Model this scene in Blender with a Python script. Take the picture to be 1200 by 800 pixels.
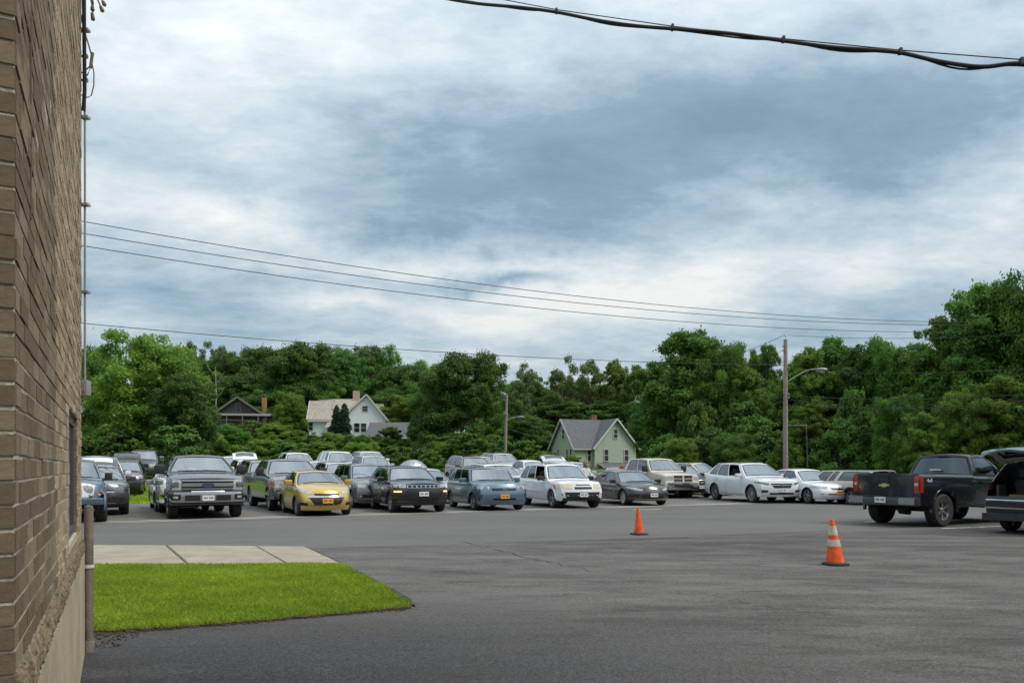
import bpy, bmesh, math, random
import numpy as np
from mathutils import Vector, Matrix
from mathutils.bvhtree import BVHTree

for o in list(bpy.data.objects):
    bpy.data.objects.remove(o)
SC = bpy.context.scene
COL = SC.collection
R = math.radians
random.seed(7)

# ------------------------------------------------------------------ camera
EYE, FPX, HOR = 1.5, 900.0, 548.0          # eye height, focal length in photo pixels, horizon row
cam = bpy.data.cameras.new('camera')
cam.sensor_width = 36.0
cam.lens = 27.0
cam.shift_y = (HOR - 400.0) / 1200.0
cam.clip_start = 0.05
cam.clip_end = 3000
camo = bpy.data.objects.new('camera', cam)
COL.objects.link(camo)
camo.location = (0, 0, EYE)
camo.rotation_euler = (R(90), 0, 0)
SC.camera = camo

# ------------------------------------------------------------------ sky
SUN_EL, SUN_AZ = 50.0, 112.0               # azimuth clockwise from +Y (north = view direction)
world = bpy.data.worlds.new('World')
SC.world = world
world.use_nodes = True
wn, wl = world.node_tree.nodes, world.node_tree.links
wn.clear()


def wnode(t, **k):
    n = wn.new(t)
    for a, b in k.items():
        setattr(n, a, b)
    return n


def wmath(op, a, b=None, clamp=False):
    n = wnode('ShaderNodeMath', operation=op, use_clamp=clamp)
    for i, v in enumerate((a, b)):
        if v is None:
            continue
        if hasattr(v, 'is_output'):
            wl.new(v, n.inputs[i])
        else:
            n.inputs[i].default_value = v
    return n.outputs[0]


def wvec(op, a, b=None):
    n = wnode('ShaderNodeVectorMath', operation=op)
    for i, v in enumerate((a, b)):
        if v is None:
            continue
        if hasattr(v, 'is_output'):
            wl.new(v, n.inputs[i])
        else:
            n.inputs[i].default_value = v
    return n


def dirvec(px, py):
    v = Vector(((px - 600) / FPX, 1.0, (HOR - py) / FPX))
    return v.normalized()


tc = wnode('ShaderNodeTexCoord')
DIR = tc.outputs['Generated']
sep = wnode('ShaderNodeSeparateXYZ')
wl.new(DIR, sep.inputs[0])
zc = wmath('ADD', wmath('MAXIMUM', sep.outputs[2], 0.0), 0.16)
comb = wnode('ShaderNodeCombineXYZ')
wl.new(wmath('DIVIDE', sep.outputs[0], zc), comb.inputs[0])
wl.new(wmath('DIVIDE', sep.outputs[1], zc), comb.inputs[1])
rotm = wnode('ShaderNodeMapping')
rotm.inputs['Rotation'].default_value = (0, 0, R(-24))
rotm.inputs['Scale'].default_value = (0.85, 1.2, 1)
wl.new(comb.outputs[0], rotm.inputs[0])
CP = rotm.outputs[0]


def wnoise(scale, detail, rough, off, dist=0.0):
    n = wnode('ShaderNodeTexNoise')
    n.inputs['Scale'].default_value = scale
    n.inputs['Detail'].default_value = detail
    n.inputs['Roughness'].default_value = rough
    n.inputs['Distortion'].default_value = dist
    wl.new(wvec('ADD', CP, off).outputs[0], n.inputs['Vector'])
    return n.outputs['Fac']


n1 = wnoise(0.9, 8, 0.58, (3.1, 7.7, 0), 0.35)
n2 = wnoise(2.6, 10, 0.66, (11.3, 2.2, 0), 0.25)
n4 = wnoise(7.5, 10, 0.66, (1.3, 9.2, 0), 0.1)
n3 = wnoise(0.45, 3, 0.5, (5.3, 1.2, 0), 0.2)
fld = wmath('ADD', wmath('MULTIPLY', wmath('SUBTRACT', n1, 0.5), 1.35), wmath('MULTIPLY', wmath('SUBTRACT', n2, 0.5), 0.7))
fld = wmath('ADD', fld, wmath('MULTIPLY', wmath('SUBTRACT', n3, 0.5), 0.5))
fld = wmath('ADD', fld, wmath('MULTIPLY', wmath('SUBTRACT', n4, 0.5), 0.32))
fld = wmath('ADD', fld, 0.47)
# cloud banks and gaps of the sky in view, in world directions, frayed by noise
warp = wnode('ShaderNodeTexNoise')
warp.inputs['Scale'].default_value = 5.0
warp.inputs['Detail'].default_value = 9
warp.inputs['Roughness'].default_value = 0.6
wl.new(DIR, warp.inputs['Vector'])
wsub = wvec('SUBTRACT', warp.outputs['Color'], (0.5, 0.5, 0.5))
wsc = wnode('ShaderNodeVectorMath', operation='SCALE')
wl.new(wsub.outputs[0], wsc.inputs[0])
wsc.inputs['Scale'].default_value = 0.13
WD = wvec('ADD', DIR, wsc.outputs[0]).outputs[0]


def bank(px, py, wx, wy, amp, tilt=0.0):
    """a soft bank: elliptical in azimuth / height around a direction"""
    global fld
    c = dirvec(px, py)
    right = Vector((c.y, -c.x, 0)).normalized()
    up = right.cross(c)
    ca, sa = math.cos(R(tilt)), math.sin(R(tilt))
    r2, u2 = right * ca + up * sa, up * ca - right * sa
    d = wvec('SUBTRACT', WD, tuple(c)).outputs[0]
    a = wvec('DOT_PRODUCT', d, tuple(r2 / (wx / FPX))).outputs['Value']
    b = wvec('DOT_PRODUCT', d, tuple(u2 / (wy / FPX))).outputs['Value']
    q = wmath('ADD', wmath('MULTIPLY', a, a), wmath('MULTIPLY', b, b))
    e = wmath('POWER', 2.71828, wmath('MULTIPLY', q, -1.0))
    fld = wmath('ADD', fld, wmath('MULTIPLY', e, amp))


bank(720, 190, 330, 74, -0.28, 8)
bank(1000, 90, 320, 95, -0.13, 6)
bank(470, 170, 160, 110, -0.12, 0)
bank(330, 285, 130, 24, 0.40, -8)
bank(420, 355, 110, 13, 0.34, -3)
bank(560, 315, 120, 28, 0.50, 0)
bank(640, 360, 190, 40, 0.26, 4)
bank(880, 330, 330, 40, 0.17, 8)
bank(575, 328, 80, 9, -0.62, 2)
bank(200, 120, 190, 130, 0.16, 0)
bank(1100, 250, 240, 55, 0.16, 12)
bank(250, 390, 300, 34, 0.10, 0)
def layer(src, lo, hi, amp):
    """a cloud layer with a defined ragged edge"""
    global fld
    n = wnode('ShaderNodeMapRange', interpolation_type='SMOOTHSTEP')
    n.inputs['From Min'].default_value = lo
    n.inputs['From Max'].default_value = hi
    wl.new(src, n.inputs['Value'])
    fld = wmath('ADD', fld, wmath('MULTIPLY', wmath('SUBTRACT', n.outputs[0], 0.5), amp))


layer(wnoise(1.25, 12, 0.62, (21.3, 4.2, 0), 0.15), 0.45, 0.58, 0.11)
layer(wnoise(3.4, 12, 0.64, (7.9, 14.2, 0), 0.1), 0.45, 0.60, 0.075)
fld = wmath('ADD', wmath('MULTIPLY', fld, 0.72), 0.155)
ramp = wnode('ShaderNodeValToRGB')
wl.new(fld, ramp.inputs[0])
ce = ramp.color_ramp.elements
ce[0].position, ce[0].color = 0.0, (0.092, 0.156, 0.212, 1)
ce[1].position, ce[1].color = 0.84, (0.515, 0.52, 0.50, 1)
for p, c in ((0.22, (0.126, 0.196, 0.254, 1)), (0.34, (0.188, 0.264, 0.318, 1)), (0.50, (0.278, 0.345, 0.388, 1)), (0.66, (0.385, 0.428, 0.448, 1))):
    e = ce.new(p)
    e.color = c
# an overcast dome is brightest overhead
zen = wmath('ADD', wmath('MULTIPLY', wmath('POWER', wmath('MAXIMUM', sep.outputs[2], 0.0), 1.6), 1.9), 0.93)
cl = wnode('ShaderNodeVectorMath', operation='SCALE')
wl.new(ramp.outputs[0], cl.inputs[0])
wl.new(zen, cl.inputs['Scale'])
zn = wnode('ShaderNodeMix', data_type='RGBA')
wl.new(wmath('MULTIPLY', wmath('POWER', wmath('MAXIMUM', sep.outputs[2], 0.0), 1.5), 0.8, True), zn.inputs['Factor'])
wl.new(cl.outputs[0], zn.inputs['A'])
zg = wnode('ShaderNodeRGBToBW')
wl.new(cl.outputs[0], zg.inputs[0])
zt = wnode('ShaderNodeVectorMath', operation='SCALE')
zt.inputs[0].default_value = (1.02, 1.0, 0.97)
wl.new(zg.outputs[0], zt.inputs['Scale'])
wl.new(zt.outputs[0], zn.inputs['B'])
sky = wnode('ShaderNodeTexSky', sky_type='NISHITA', sun_disc=False)
sky.sun_elevation = R(SUN_EL)
sky.sun_rotation = R(SUN_AZ)
sks = wnode('ShaderNodeVectorMath', operation='SCALE')
wl.new(sky.outputs[0], sks.inputs[0])
sks.inputs['Scale'].default_value = 0.10
skm = wnode('ShaderNodeMix', data_type='RGBA')
skm.inputs['Factor'].default_value = 0.9
wl.new(sks.outputs[0], skm.inputs['A'])
wl.new(zn.outputs['Result'], skm.inputs['B'])
bg = wnode('ShaderNodeBackground')
wl.new(skm.outputs['Result'], bg.inputs[0])
bg.inputs[1].default_value = 1.0
wo = wnode('ShaderNodeOutputWorld')
wl.new(bg.outputs[0], wo.inputs[0])

# ------------------------------------------------------------------ sun (veiled by cloud)
sun = bpy.data.lights.new('sun', 'SUN')
sun.energy = 1.5
sun.angle = R(22)
sun.color = (1.0, 0.91, 0.78)
suno = bpy.data.objects.new('sun', sun)
COL.objects.link(suno)
sd = Vector((math.sin(R(SUN_AZ)) * math.cos(R(SUN_EL)), math.cos(R(SUN_AZ)) * math.cos(R(SUN_EL)), math.sin(R(SUN_EL))))
suno.rotation_euler = (-sd).to_track_quat('-Z', 'Y').to_euler()
suno.location = sd * 60

SC.view_settings.view_transform = 'Standard'
SC.view_settings.look = 'None'
SC.view_settings.exposure = 0.72
SC.view_settings.gamma = 1.0
SC.cycles.use_denoising = True
SC.cycles.max_bounces = 8
SC.cycles.transparent_max_bounces = 12

# ------------------------------------------------------------------ materials
MATS = {}


def pmat(name, col, rough=0.6, metal=0.0, coat=0.0, var=0.0, vscale=8.0, bump=0.0, bscale=40.0, spec=0.5, emit=None, trans=0.0):
    """principled material whose colour is broken up by noise"""
    if name in MATS:
        return MATS[name]
    m = bpy.data.materials.new(name)
    m.use_nodes = True
    nt = m.node_tree
    b = nt.nodes['Principled BSDF']
    b.inputs['Base Color'].default_value = (*col, 1)
    b.inputs['Roughness'].default_value = rough
    b.inputs['Metallic'].default_value = metal
    b.inputs['Specular IOR Level'].default_value = spec
    b.inputs['Coat Weight'].default_value = coat
    b.inputs['Coat Roughness'].default_value = 0.04
    if emit:
        b.inputs['Emission Color'].default_value = (*emit[:3], 1)
        b.inputs['Emission Strength'].default_value = emit[3]
    if var or bump:
        t = nt.nodes.new('ShaderNodeTexCoord')
    if var:
        n = nt.nodes.new('ShaderNodeTexNoise')
        n.inputs['Scale'].default_value = vscale
        n.inputs['Detail'].default_value = 6
        n.inputs['Roughness'].default_value = 0.65
        nt.links.new(t.outputs['Object'], n.inputs['Vector'])
        mr = nt.nodes.new('ShaderNodeMapRange')
        mr.inputs['From Min'].default_value = 0.3
        mr.inputs['From Max'].default_value = 0.7
        mr.inputs['To Min'].default_value = 1 - var
        mr.inputs['To Max'].default_value = 1 + var
        nt.links.new(n.outputs['Fac'], mr.inputs['Value'])
        sc = nt.nodes.new('ShaderNodeVectorMath')
        sc.operation = 'SCALE'
        sc.inputs[0].default_value = col
        nt.links.new(mr.outputs[0], sc.inputs['Scale'])
        nt.links.new(sc.outputs[0], b.inputs['Base Color'])
    if bump:
        n2 = nt.nodes.new('ShaderNodeTexNoise')
        n2.inputs['Scale'].default_value = bscale
        n2.inputs['Detail'].default_value = 5
        nt.links.new(t.outputs['Object'], n2.inputs['Vector'])
        bp = nt.nodes.new('ShaderNodeBump')
        bp.inputs['Strength'].default_value = bump
        bp.inputs['Distance'].default_value = 0.02
        nt.links.new(n2.outputs['Fac'], bp.inputs['Height'])
        nt.links.new(bp.outputs[0], b.inputs['Normal'])
    MATS[name] = m
    return m


def glass_mat(name, tint, base, rough=0.02):
    """thin pane: tinted see-through plus the mirror of the sky, stronger at a slant"""
    if name in MATS:
        return MATS[name]
    m = bpy.data.materials.new(name)
    m.use_nodes = True
    nt = m.node_tree
    nt.nodes.clear()
    tr = nt.nodes.new('ShaderNodeBsdfTransparent')
    tr.inputs[0].default_value = (*tint, 1)
    gl = nt.nodes.new('ShaderNodeBsdfGlossy')
    gl.inputs['Color'].default_value = (0.80, 0.91, 1.0, 1)
    gl.inputs['Roughness'].default_value = rough
    fr = nt.nodes.new('ShaderNodeFresnel')
    fr.inputs['IOR'].default_value = 1.7
    mr = nt.nodes.new('ShaderNodeMapRange')
    mr.inputs['To Min'].default_value = base
    mr.inputs['To Max'].default_value = 1.0
    nt.links.new(fr.outputs[0], mr.inputs['Value'])
    mx = nt.nodes.new('ShaderNodeMixShader')
    nt.links.new(mr.outputs[0], mx.inputs[0])
    nt.links.new(tr.outputs[0], mx.inputs[1])
    nt.links.new(gl.outputs[0], mx.inputs[2])
    out = nt.nodes.new('ShaderNodeOutputMaterial')
    nt.links.new(mx.outputs[0], out.inputs[0])
    MATS[name] = m
    return m


def nodes_of(m):
    return m.node_tree.nodes, m.node_tree.links, m.node_tree.nodes['Principled BSDF']


def asphalt_mat(name, dark, light, crack=0.5, patch=0.35, rough=0.85, gain=2.2, seal=None, scuff=0.5):
    if name in MATS:
        return MATS[name]
    m = bpy.data.materials.new(name)
    m.use_nodes = True
    N, Lk, B = nodes_of(m)
    t = N.new('ShaderNodeTexCoord')
    mp = N.new('ShaderNodeMapping')
    mp.inputs['Rotation'].default_value = (0, 0, R(-28))
    mp.inputs['Scale'].default_value = (0.35, 1.0, 1.0)
    Lk.new(t.outputs['Object'], mp.inputs[0])

    def noise(sc, det, ro, src):
        n = N.new('ShaderNodeTexNoise')
        n.inputs['Scale'].default_value = sc
        n.inputs['Detail'].default_value = det
        n.inputs['Roughness'].default_value = ro
        Lk.new(src, n.inputs['Vector'])
        return n.outputs['Fac']

    def mth(op, a, b=None, clamp=False):
        n = N.new('ShaderNodeMath')
        n.operation = op
        n.use_clamp = clamp
        for i, v in enumerate((a, b)):
            if v is None:
                continue
            if hasattr(v, 'is_output'):
                Lk.new(v, n.inputs[i])
            else:
                n.inputs[i].default_value = v
        return n.outputs[0]

    big = noise(0.28, 5, 0.6, mp.outputs[0])
    mid = noise(1.7, 6, 0.65, mp.outputs[0])
    grit = noise(70, 3, 0.8, t.outputs['Object'])
    chip = noise(26, 4, 0.8, t.outputs['Object'])
    tone = mth('ADD', mth('MULTIPLY', mth('SUBTRACT', big, 0.5), 1.5), mth('MULTIPLY', mth('SUBTRACT', mid, 0.5), patch * 2.6))
    tone = mth('ADD', tone, mth('MULTIPLY', mth('SUBTRACT', grit, 0.5), gain))
    tone = mth('ADD', tone, mth('MULTIPLY', mth('SUBTRACT', chip, 0.5), 1.8))
    tone = mth('ADD', tone, 0.5, True)
    mix = N.new('ShaderNodeMix')
    mix.data_type = 'RGBA'
    mix.inputs['A'].default_value = (*dark, 1)
    mix.inputs['B'].default_value = (*light, 1)
    Lk.new(tone, mix.inputs['Factor'])
    # thin tar-filled cracks, some drawn out along the road
    wv = N.new('ShaderNodeTexNoise')
    wv.inputs['Scale'].default_value = 1.4
    wv.inputs['Detail'].default_value = 5
    Lk.new(mp.outputs[0], wv.inputs['Vector'])
    sc = N.new('ShaderNodeVectorMath')
    sc.operation = 'SCALE'
    sc.inputs['Scale'].default_value = 0.9
    Lk.new(wv.outputs['Color'], sc.inputs[0])
    ad = N.new('ShaderNodeVectorMath')
    ad.operation = 'ADD'
    Lk.new(mp.outputs[0], ad.inputs[0])
    Lk.new(sc.outputs[0], ad.inputs[1])
    vo = N.new('ShaderNodeTexVoronoi')
    vo.feature = 'DISTANCE_TO_EDGE'
    vo.inputs['Scale'].default_value = 0.42
    Lk.new(ad.outputs[0], vo.inputs['Vector'])
    ck = N.new('ShaderNodeMapRange')
    ck.inputs['From Min'].default_value = 0.004
    ck.inputs['From Max'].default_value = 0.022
    ck.inputs['To Min'].default_value = 1.0
    ck.inputs['To Max'].default_value = 0.0
    Lk.new(vo.outputs['Distance'], ck.inputs['Value'])
    smr = N.new('ShaderNodeMapRange')
    smr.inputs['From Min'].default_value = 0.5
    smr.inputs['From Max'].default_value = 0.62
    Lk.new(noise(2.2, 6, 0.75, t.outputs['Object']), smr.inputs['Value'])
    some = smr.outputs[0]
    ckf = mth('MULTIPLY', mth('MULTIPLY', ck.outputs[0], some), crack)
    # short dark scuffs
    ss = N.new('ShaderNodeMapping')
    ss.inputs['Rotation'].default_value = (0, 0, R(-20))
    ss.inputs['Scale'].default_value = (0.5, 3.2, 1)
    Lk.new(t.outputs['Object'], ss.inputs[0])
    sn = noise(2.1, 7, 0.72, ss.outputs[0])
    sf = N.new('ShaderNodeMapRange')
    sf.inputs['From Min'].default_value = 0.56
    sf.inputs['From Max'].default_value = 0.68
    sf.inputs['To Max'].default_value = scuff
    Lk.new(sn, sf.inputs['Value'])
    fac = mth('MAXIMUM', ckf, sf.outputs[0])
    mix2 = N.new('ShaderNodeMix')
    mix2.data_type = 'RGBA'
    mix2.inputs['B'].default_value = (dark[0] * 0.42, dark[1] * 0.42, dark[2] * 0.43, 1)
    Lk.new(fac, mix2.inputs['Factor'])
    Lk.new(mix.outputs['Result'], mix2.inputs['A'])
    last = mix2.outputs['Result']
    if seal:                                           # a newer, darker sealcoat with a frayed edge
        (sx_, sy_, sr_), sdk, slt = seal
        sv = N.new('ShaderNodeVectorMath')
        sv.operation = 'DISTANCE'
        sv.inputs[1].default_value = (sx_, sy_, 0)
        Lk.new(t.outputs['Object'], sv.inputs[0])
        ed = mth('ADD', mth('SUBTRACT', sr_, sv.outputs['Value']), mth('MULTIPLY', mth('SUBTRACT', mid, 0.5), 9.0))
        ed = mth('ADD', ed, mth('MULTIPLY', mth('SUBTRACT', chip, 0.5), 5.0))
        ed = mth('MULTIPLY', ed, 0.35, True)
        m3 = N.new('ShaderNodeMix')
        m3.data_type = 'RGBA'
        m3.inputs['A'].default_value = (*sdk, 1)
        m3.inputs['B'].default_value = (*slt, 1)
        sg = mth('ADD', mth('MULTIPLY', mth('SUBTRACT', grit, 0.5), 5.0), mth('MULTIPLY', mth('SUBTRACT', mid, 0.5), 2.6))
        sg = mth('ADD', mth('ADD', sg, mth('MULTIPLY', mth('SUBTRACT', chip, 0.5), 2.2)), 0.36, True)
        Lk.new(sg, m3.inputs['Factor'])
        m4 = N.new('ShaderNodeMix')
        m4.data_type = 'RGBA'
        Lk.new(ed, m4.inputs['Factor'])
        Lk.new(last, m4.inputs['A'])
        Lk.new(m3.outputs['Result'], m4.inputs['B'])
        last = m4.outputs['Result']
    Lk.new(last, B.inputs['Base Color'])
    B.inputs['Roughness'].default_value = rough
    B.inputs['Specular IOR Level'].default_value = 0.3
    bp = N.new('ShaderNodeBump')
    bp.inputs['Strength'].default_value = 0.5
    bp.inputs['Distance'].default_value = 0.006
    Lk.new(grit, bp.inputs['Height'])
    Lk.new(bp.outputs[0], B.inputs['Normal'])
    MATS[name] = m
    return m


def leaf_mat(name, c0, c1, transl=0.35):
    if name in MATS:
        return MATS[name]
    m = bpy.data.materials.new(name)
    m.use_nodes = True
    N, Lk, B = nodes_of(m)
    at = N.new('ShaderNodeAttribute')
    at.attribute_name = 'rnd'
    oi = N.new('ShaderNodeObjectInfo')
    mx = N.new('ShaderNodeMix')
    mx.data_type = 'RGBA'
    mx.inputs['A'].default_value = (*c0, 1)
    mx.inputs['B'].default_value = (*c1, 1)
    Lk.new(at.outputs['Fac'], mx.inputs['Factor'])
    hs = N.new('ShaderNodeHueSaturation')
    mr = N.new('ShaderNodeMapRange')
    mr.inputs['To Min'].default_value = 0.75
    mr.inputs['To Max'].default_value = 1.25
    Lk.new(oi.outputs['Random'], mr.inputs['Value'])
    Lk.new(mr.outputs[0], hs.inputs['Value'])
    mr2 = N.new('ShaderNodeMapRange')
    mr2.inputs['To Min'].default_value = 0.492
    mr2.inputs['To Max'].default_value = 0.514
    Lk.new(oi.outputs['Random'], mr2.inputs['Value'])
    Lk.new(mr2.outputs[0], hs.inputs['Hue'])
    Lk.new(mx.outputs['Result'], hs.inputs['Color'])
    Lk.new(hs.outputs[0], B.inputs['Base Color'])
    B.inputs['Roughness'].default_value = 0.55
    B.inputs['Specular IOR Level'].default_value = 0.35
    tr = N.new('ShaderNodeBsdfTranslucent')
    Lk.new(hs.outputs[0], tr.inputs[0])
    ms = N.new('ShaderNodeMixShader')
    ms.inputs[0].default_value = transl
    Lk.new(B.outputs[0], ms.inputs[1])
    Lk.new(tr.outputs[0], ms.inputs[2])
    Lk.new(ms.outputs[0], N['Material Output'].inputs[0])
    MATS[name] = m
    return m


BLACK = pmat('black_plastic', (0.018, 0.018, 0.02), 0.55, var=0.2)
RUBBER = pmat('rubber', (0.022, 0.022, 0.023), 0.8, var=0.3, vscale=20)
DARKIN = pmat('dark_interior', (0.035, 0.036, 0.04), 0.8, var=0.2)
SEATM = pmat('seat_fabric', (0.10, 0.10, 0.105), 0.85, var=0.2)
CHROME = pmat('chrome', (0.62, 0.63, 0.65), 0.14, metal=1.0)
ALLOY = pmat('alloy', (0.46, 0.47, 0.49), 0.32, metal=0.85, var=0.12)
GRILLE = pmat('grille_black', (0.012, 0.012, 0.014), 0.4)
LAMP = pmat('lamp_glass', (0.42, 0.44, 0.46), 0.25, metal=0.25, coat=0.2, var=0.6, vscale=20)
LAMPD = pmat('lamp_dark', (0.16, 0.17, 0.19), 0.08, metal=0.4, coat=1.0, var=0.5, vscale=16)
LAMPY = pmat('lamp_hazed', (0.66, 0.60, 0.46), 0.2, coat=0.6, var=0.25, vscale=14)
AMBER = pmat('amber_lens', (0.85, 0.20, 0.02), 0.2, coat=0.6)
AMBERLIT = pmat('amber_lit', (0.95, 0.40, 0.1), 0.25, emit=(1.0, 0.42, 0.12, 2.2))
TAILRED = pmat('tail_lens', (0.33, 0.018, 0.012), 0.12, coat=1.0, var=0.2)
WSGLASS = glass_mat('windscreen_glass', (0.60, 0.65, 0.65), 0.30, 0.0)
SDGLASS = glass_mat('side_glass', (0.40, 0.44, 0.45), 0.10)
DKGLASS = glass_mat('privacy_glass', (0.07, 0.08, 0.085), 0.10)
FRIT = pmat('black_frit', (0.01, 0.01, 0.011), 0.25)
PLATEW = pmat('plate_white', (0.72, 0.73, 0.74), 0.5, var=0.12, vscale=60)
PLATEY = pmat('plate_gold', (0.80, 0.36, 0.03), 0.5, var=0.12, vscale=60)
PLATEINK = pmat('plate_ink', (0.05, 0.07, 0.16), 0.6)
WHITEPAINT = pmat('line_paint', (0.62, 0.62, 0.60), 0.7, var=0.25, vscale=6)


def paint(name, col, metal=0.45, rough=0.32):
    return pmat('paint_' + name, col, rough, metal, 1.0, var=0.05, vscale=2.0)


# ------------------------------------------------------------------ mesh helpers
def link(o, parent=None):
    COL.objects.link(o)
    if parent is not None:
        o.parent = parent
    return o


def tag(o, label=None, cat=None, group=None, kind=None):
    if label:
        o['label'] = label
    if cat:
        o['category'] = cat
    if group:
        o['group'] = group
    if kind:
        o['kind'] = kind
    return o


class MB:
    """collects geometry for ONE mesh object"""
    def __init__(s):
        s.v, s.f, s.m = [], [], []

    def add(s, verts, faces, mi=0):
        b = len(s.v)
        s.v += [tuple(p) for p in verts]
        s.f += [tuple(i + b for i in q) for q in faces]
        s.m += [mi] * len(faces)
        return s

    def box(s, x0, x1, y0, y1, z0, z1, mi=0, mat=None, cham=0.0):
        if cham > 0:
            bm = bmesh.new()
            bmesh.ops.create_cube(bm, size=1)
            for v in bm.verts:
                v.co = Vector((x0 + (v.co.x + .5) * (x1 - x0), y0 + (v.co.y + .5) * (y1 - y0), z0 + (v.co.z + .5) * (z1 - z0)))
            bmesh.ops.bevel(bm, geom=bm.edges[:], offset=cham, segments=2, affect='EDGES', profile=0.6)
            bm.verts.ensure_lookup_table()
            vs = [v.co.copy() for v in bm.verts]
            fs = [[v.index for v in f.verts] for f in bm.faces]
            bm.free()
        else:
            vs = [Vector((x, y, z)) for z in (z0, z1) for y in (y0, y1) for x in (x0, x1)]
            fs = [(0, 2, 3, 1), (4, 5, 7, 6), (0, 1, 5, 4), (2, 6, 7, 3), (0, 4, 6, 2), (1, 3, 7, 5)]
        if mat is not None:
            vs = [mat @ v for v in vs]
        return s.add(vs, fs, mi)

    def tube(s, pts, rad, n=8, mi=0, cap=True):
        pts = [Vector(p) for p in pts]
        k = len(pts)
        rr = rad if isinstance(rad, (list, tuple)) else [rad] * k
        vs, fs = [], []
        for i, p in enumerate(pts):
            d = (pts[min(i + 1, k - 1)] - pts[max(i - 1, 0)]).normalized()
            a = d.cross(Vector((0, 0, 1)) if abs(d.z) < 0.9 else Vector((1, 0, 0))).normalized()
            b = d.cross(a)
            for j in range(n):
                t = 2 * math.pi * j / n
                vs.append(p + (a * math.cos(t) + b * math.sin(t)) * rr[i])
        for i in range(k - 1):
            for j in range(n):
                fs.append((i * n + j, i * n + (j + 1) % n, (i + 1) * n + (j + 1) % n, (i + 1) * n + j))
        if cap:
            fs.append(tuple(range(n - 1, -1, -1)))
            fs.append(tuple((k - 1) * n + j for j in range(n)))
        return s.add(vs, fs, mi)

    def lathe(s, prof, n=24, axis='z', mi=0, centre=(0, 0, 0)):
        vs, fs = [], []
        for (r, h) in prof:
            for j in range(n):
                t = 2 * math.pi * j / n
                c, q = r * math.cos(t), r * math.sin(t)
                p = (c, q, h) if axis == 'z' else (c, h, q)
                vs.append((p[0] + centre[0], p[1] + centre[1], p[2] + centre[2]))
        for i in range(len(prof) - 1):
            for j in range(n):
                q = (i * n + j, i * n + (j + 1) % n, (i + 1) * n + (j + 1) % n, (i + 1) * n + j)
                fs.append(q if axis == 'z' else q[::-1])
        return s.add(vs, fs, mi)

    def prism(s, poly, a0, a1, axis='y', mi=0):
        """polygon extruded along an axis; poly holds the two other coordinates"""
        n = len(poly)

        def P(p, a):
            return {'x': (a, p[0], p[1]), 'y': (p[0], a, p[1]), 'z': (p[0], p[1], a)}[axis]
        vs = [P(p, a0) for p in poly] + [P(p, a1) for p in poly]
        fs = [tuple(range(n)), tuple(range(2 * n - 1, n - 1, -1))]
        fs += [(i, i + n, (i + 1) % n + n, (i + 1) % n) for i in range(n)]
        return s.add(vs, fs, mi)

    def mesh(s, name, mats, smooth=None):
        me = bpy.data.meshes.new(name)
        me.from_pydata(s.v, [], s.f)
        for m in (mats if isinstance(mats, (list, tuple)) else [mats]):
            me.materials.append(m)
        if any(s.m):
            me.polygons.foreach_set('material_index', s.m)
        bm = bmesh.new()
        bm.from_mesh(me)
        bmesh.ops.remove_doubles(bm, verts=bm.verts, dist=0.0002)
        bmesh.ops.recalc_face_normals(bm, faces=bm.faces)
        bm.to_mesh(me)
        bm.free()
        if smooth is not None:
            me.polygons.foreach_set('use_smooth', [True] * len(me.polygons))
            me.set_sharp_from_angle(angle=R(smooth))
        me.update()
        return me

    def build(s, name, mats, parent=None, smooth=None):
        return link(bpy.data.objects.new(name, s.mesh(name, mats, smooth)), parent)


def empty(name, loc=(0, 0, 0), rot=(0, 0, 0)):
    o = bpy.data.objects.new(name, None)
    o.location = loc
    o.rotation_euler = rot
    o.empty_display_size = 0.2
    return link(o)


def obj_from(name, me, parent=None, loc=(0, 0, 0), rot=(0, 0, 0)):
    o = bpy.data.objects.new(name, me)
    o.location = loc
    o.rotation_euler = rot
    return link(o, parent)


def lerp(a, b, t):
    return a + (b - a) * t


def smooth(a, b, x):
    t = max(0.0, min(1.0, (x - a) / (b - a)))
    return t * t * (3 - 2 * t)


def interp(tab, x):
    if x <= tab[0][0]:
        return tab[0][1]
    for (a, b), (c, d) in zip(tab, tab[1:]):
        if x <= c:
            return b + (d - b) * (x - a) / (c - a)
    return tab[-1][1]


# ------------------------------------------------------------------ terrain heights
def gz(x, y):
    """ground height: level by the camera, the back of the lot climbing on the left, a hill beyond"""
    lot = 0.045 * max(0.0, min(y, 60) - 33.0) * smooth(14, -6, x)
    far = 1.3 * smooth(60, 110, y) * smooth(-14, 14, x)
    hill = 6.2 * smooth(66, 150, y) * smooth(8, -26, x)
    return lot + far + hill


def gpx(px, py):
    """ground point under a pixel on the level part"""
    Y = EYE * FPX / (py - HOR)
    return Vector(((px - 600) / FPX * Y, Y, 0.0))


def at(px, Y, z=0.0):
    return Vector(((px - 600) / FPX * Y, Y, z))


def zpx(py, Y):
    return EYE + (HOR - py) * Y / FPX


DREAR = Vector((-0.4745, 0.880, 0)).normalized()     # from bumper to tail of the parked rows
EROW = Vector((0.880, 0.4745, 0)).normalized()       # along the row

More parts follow.
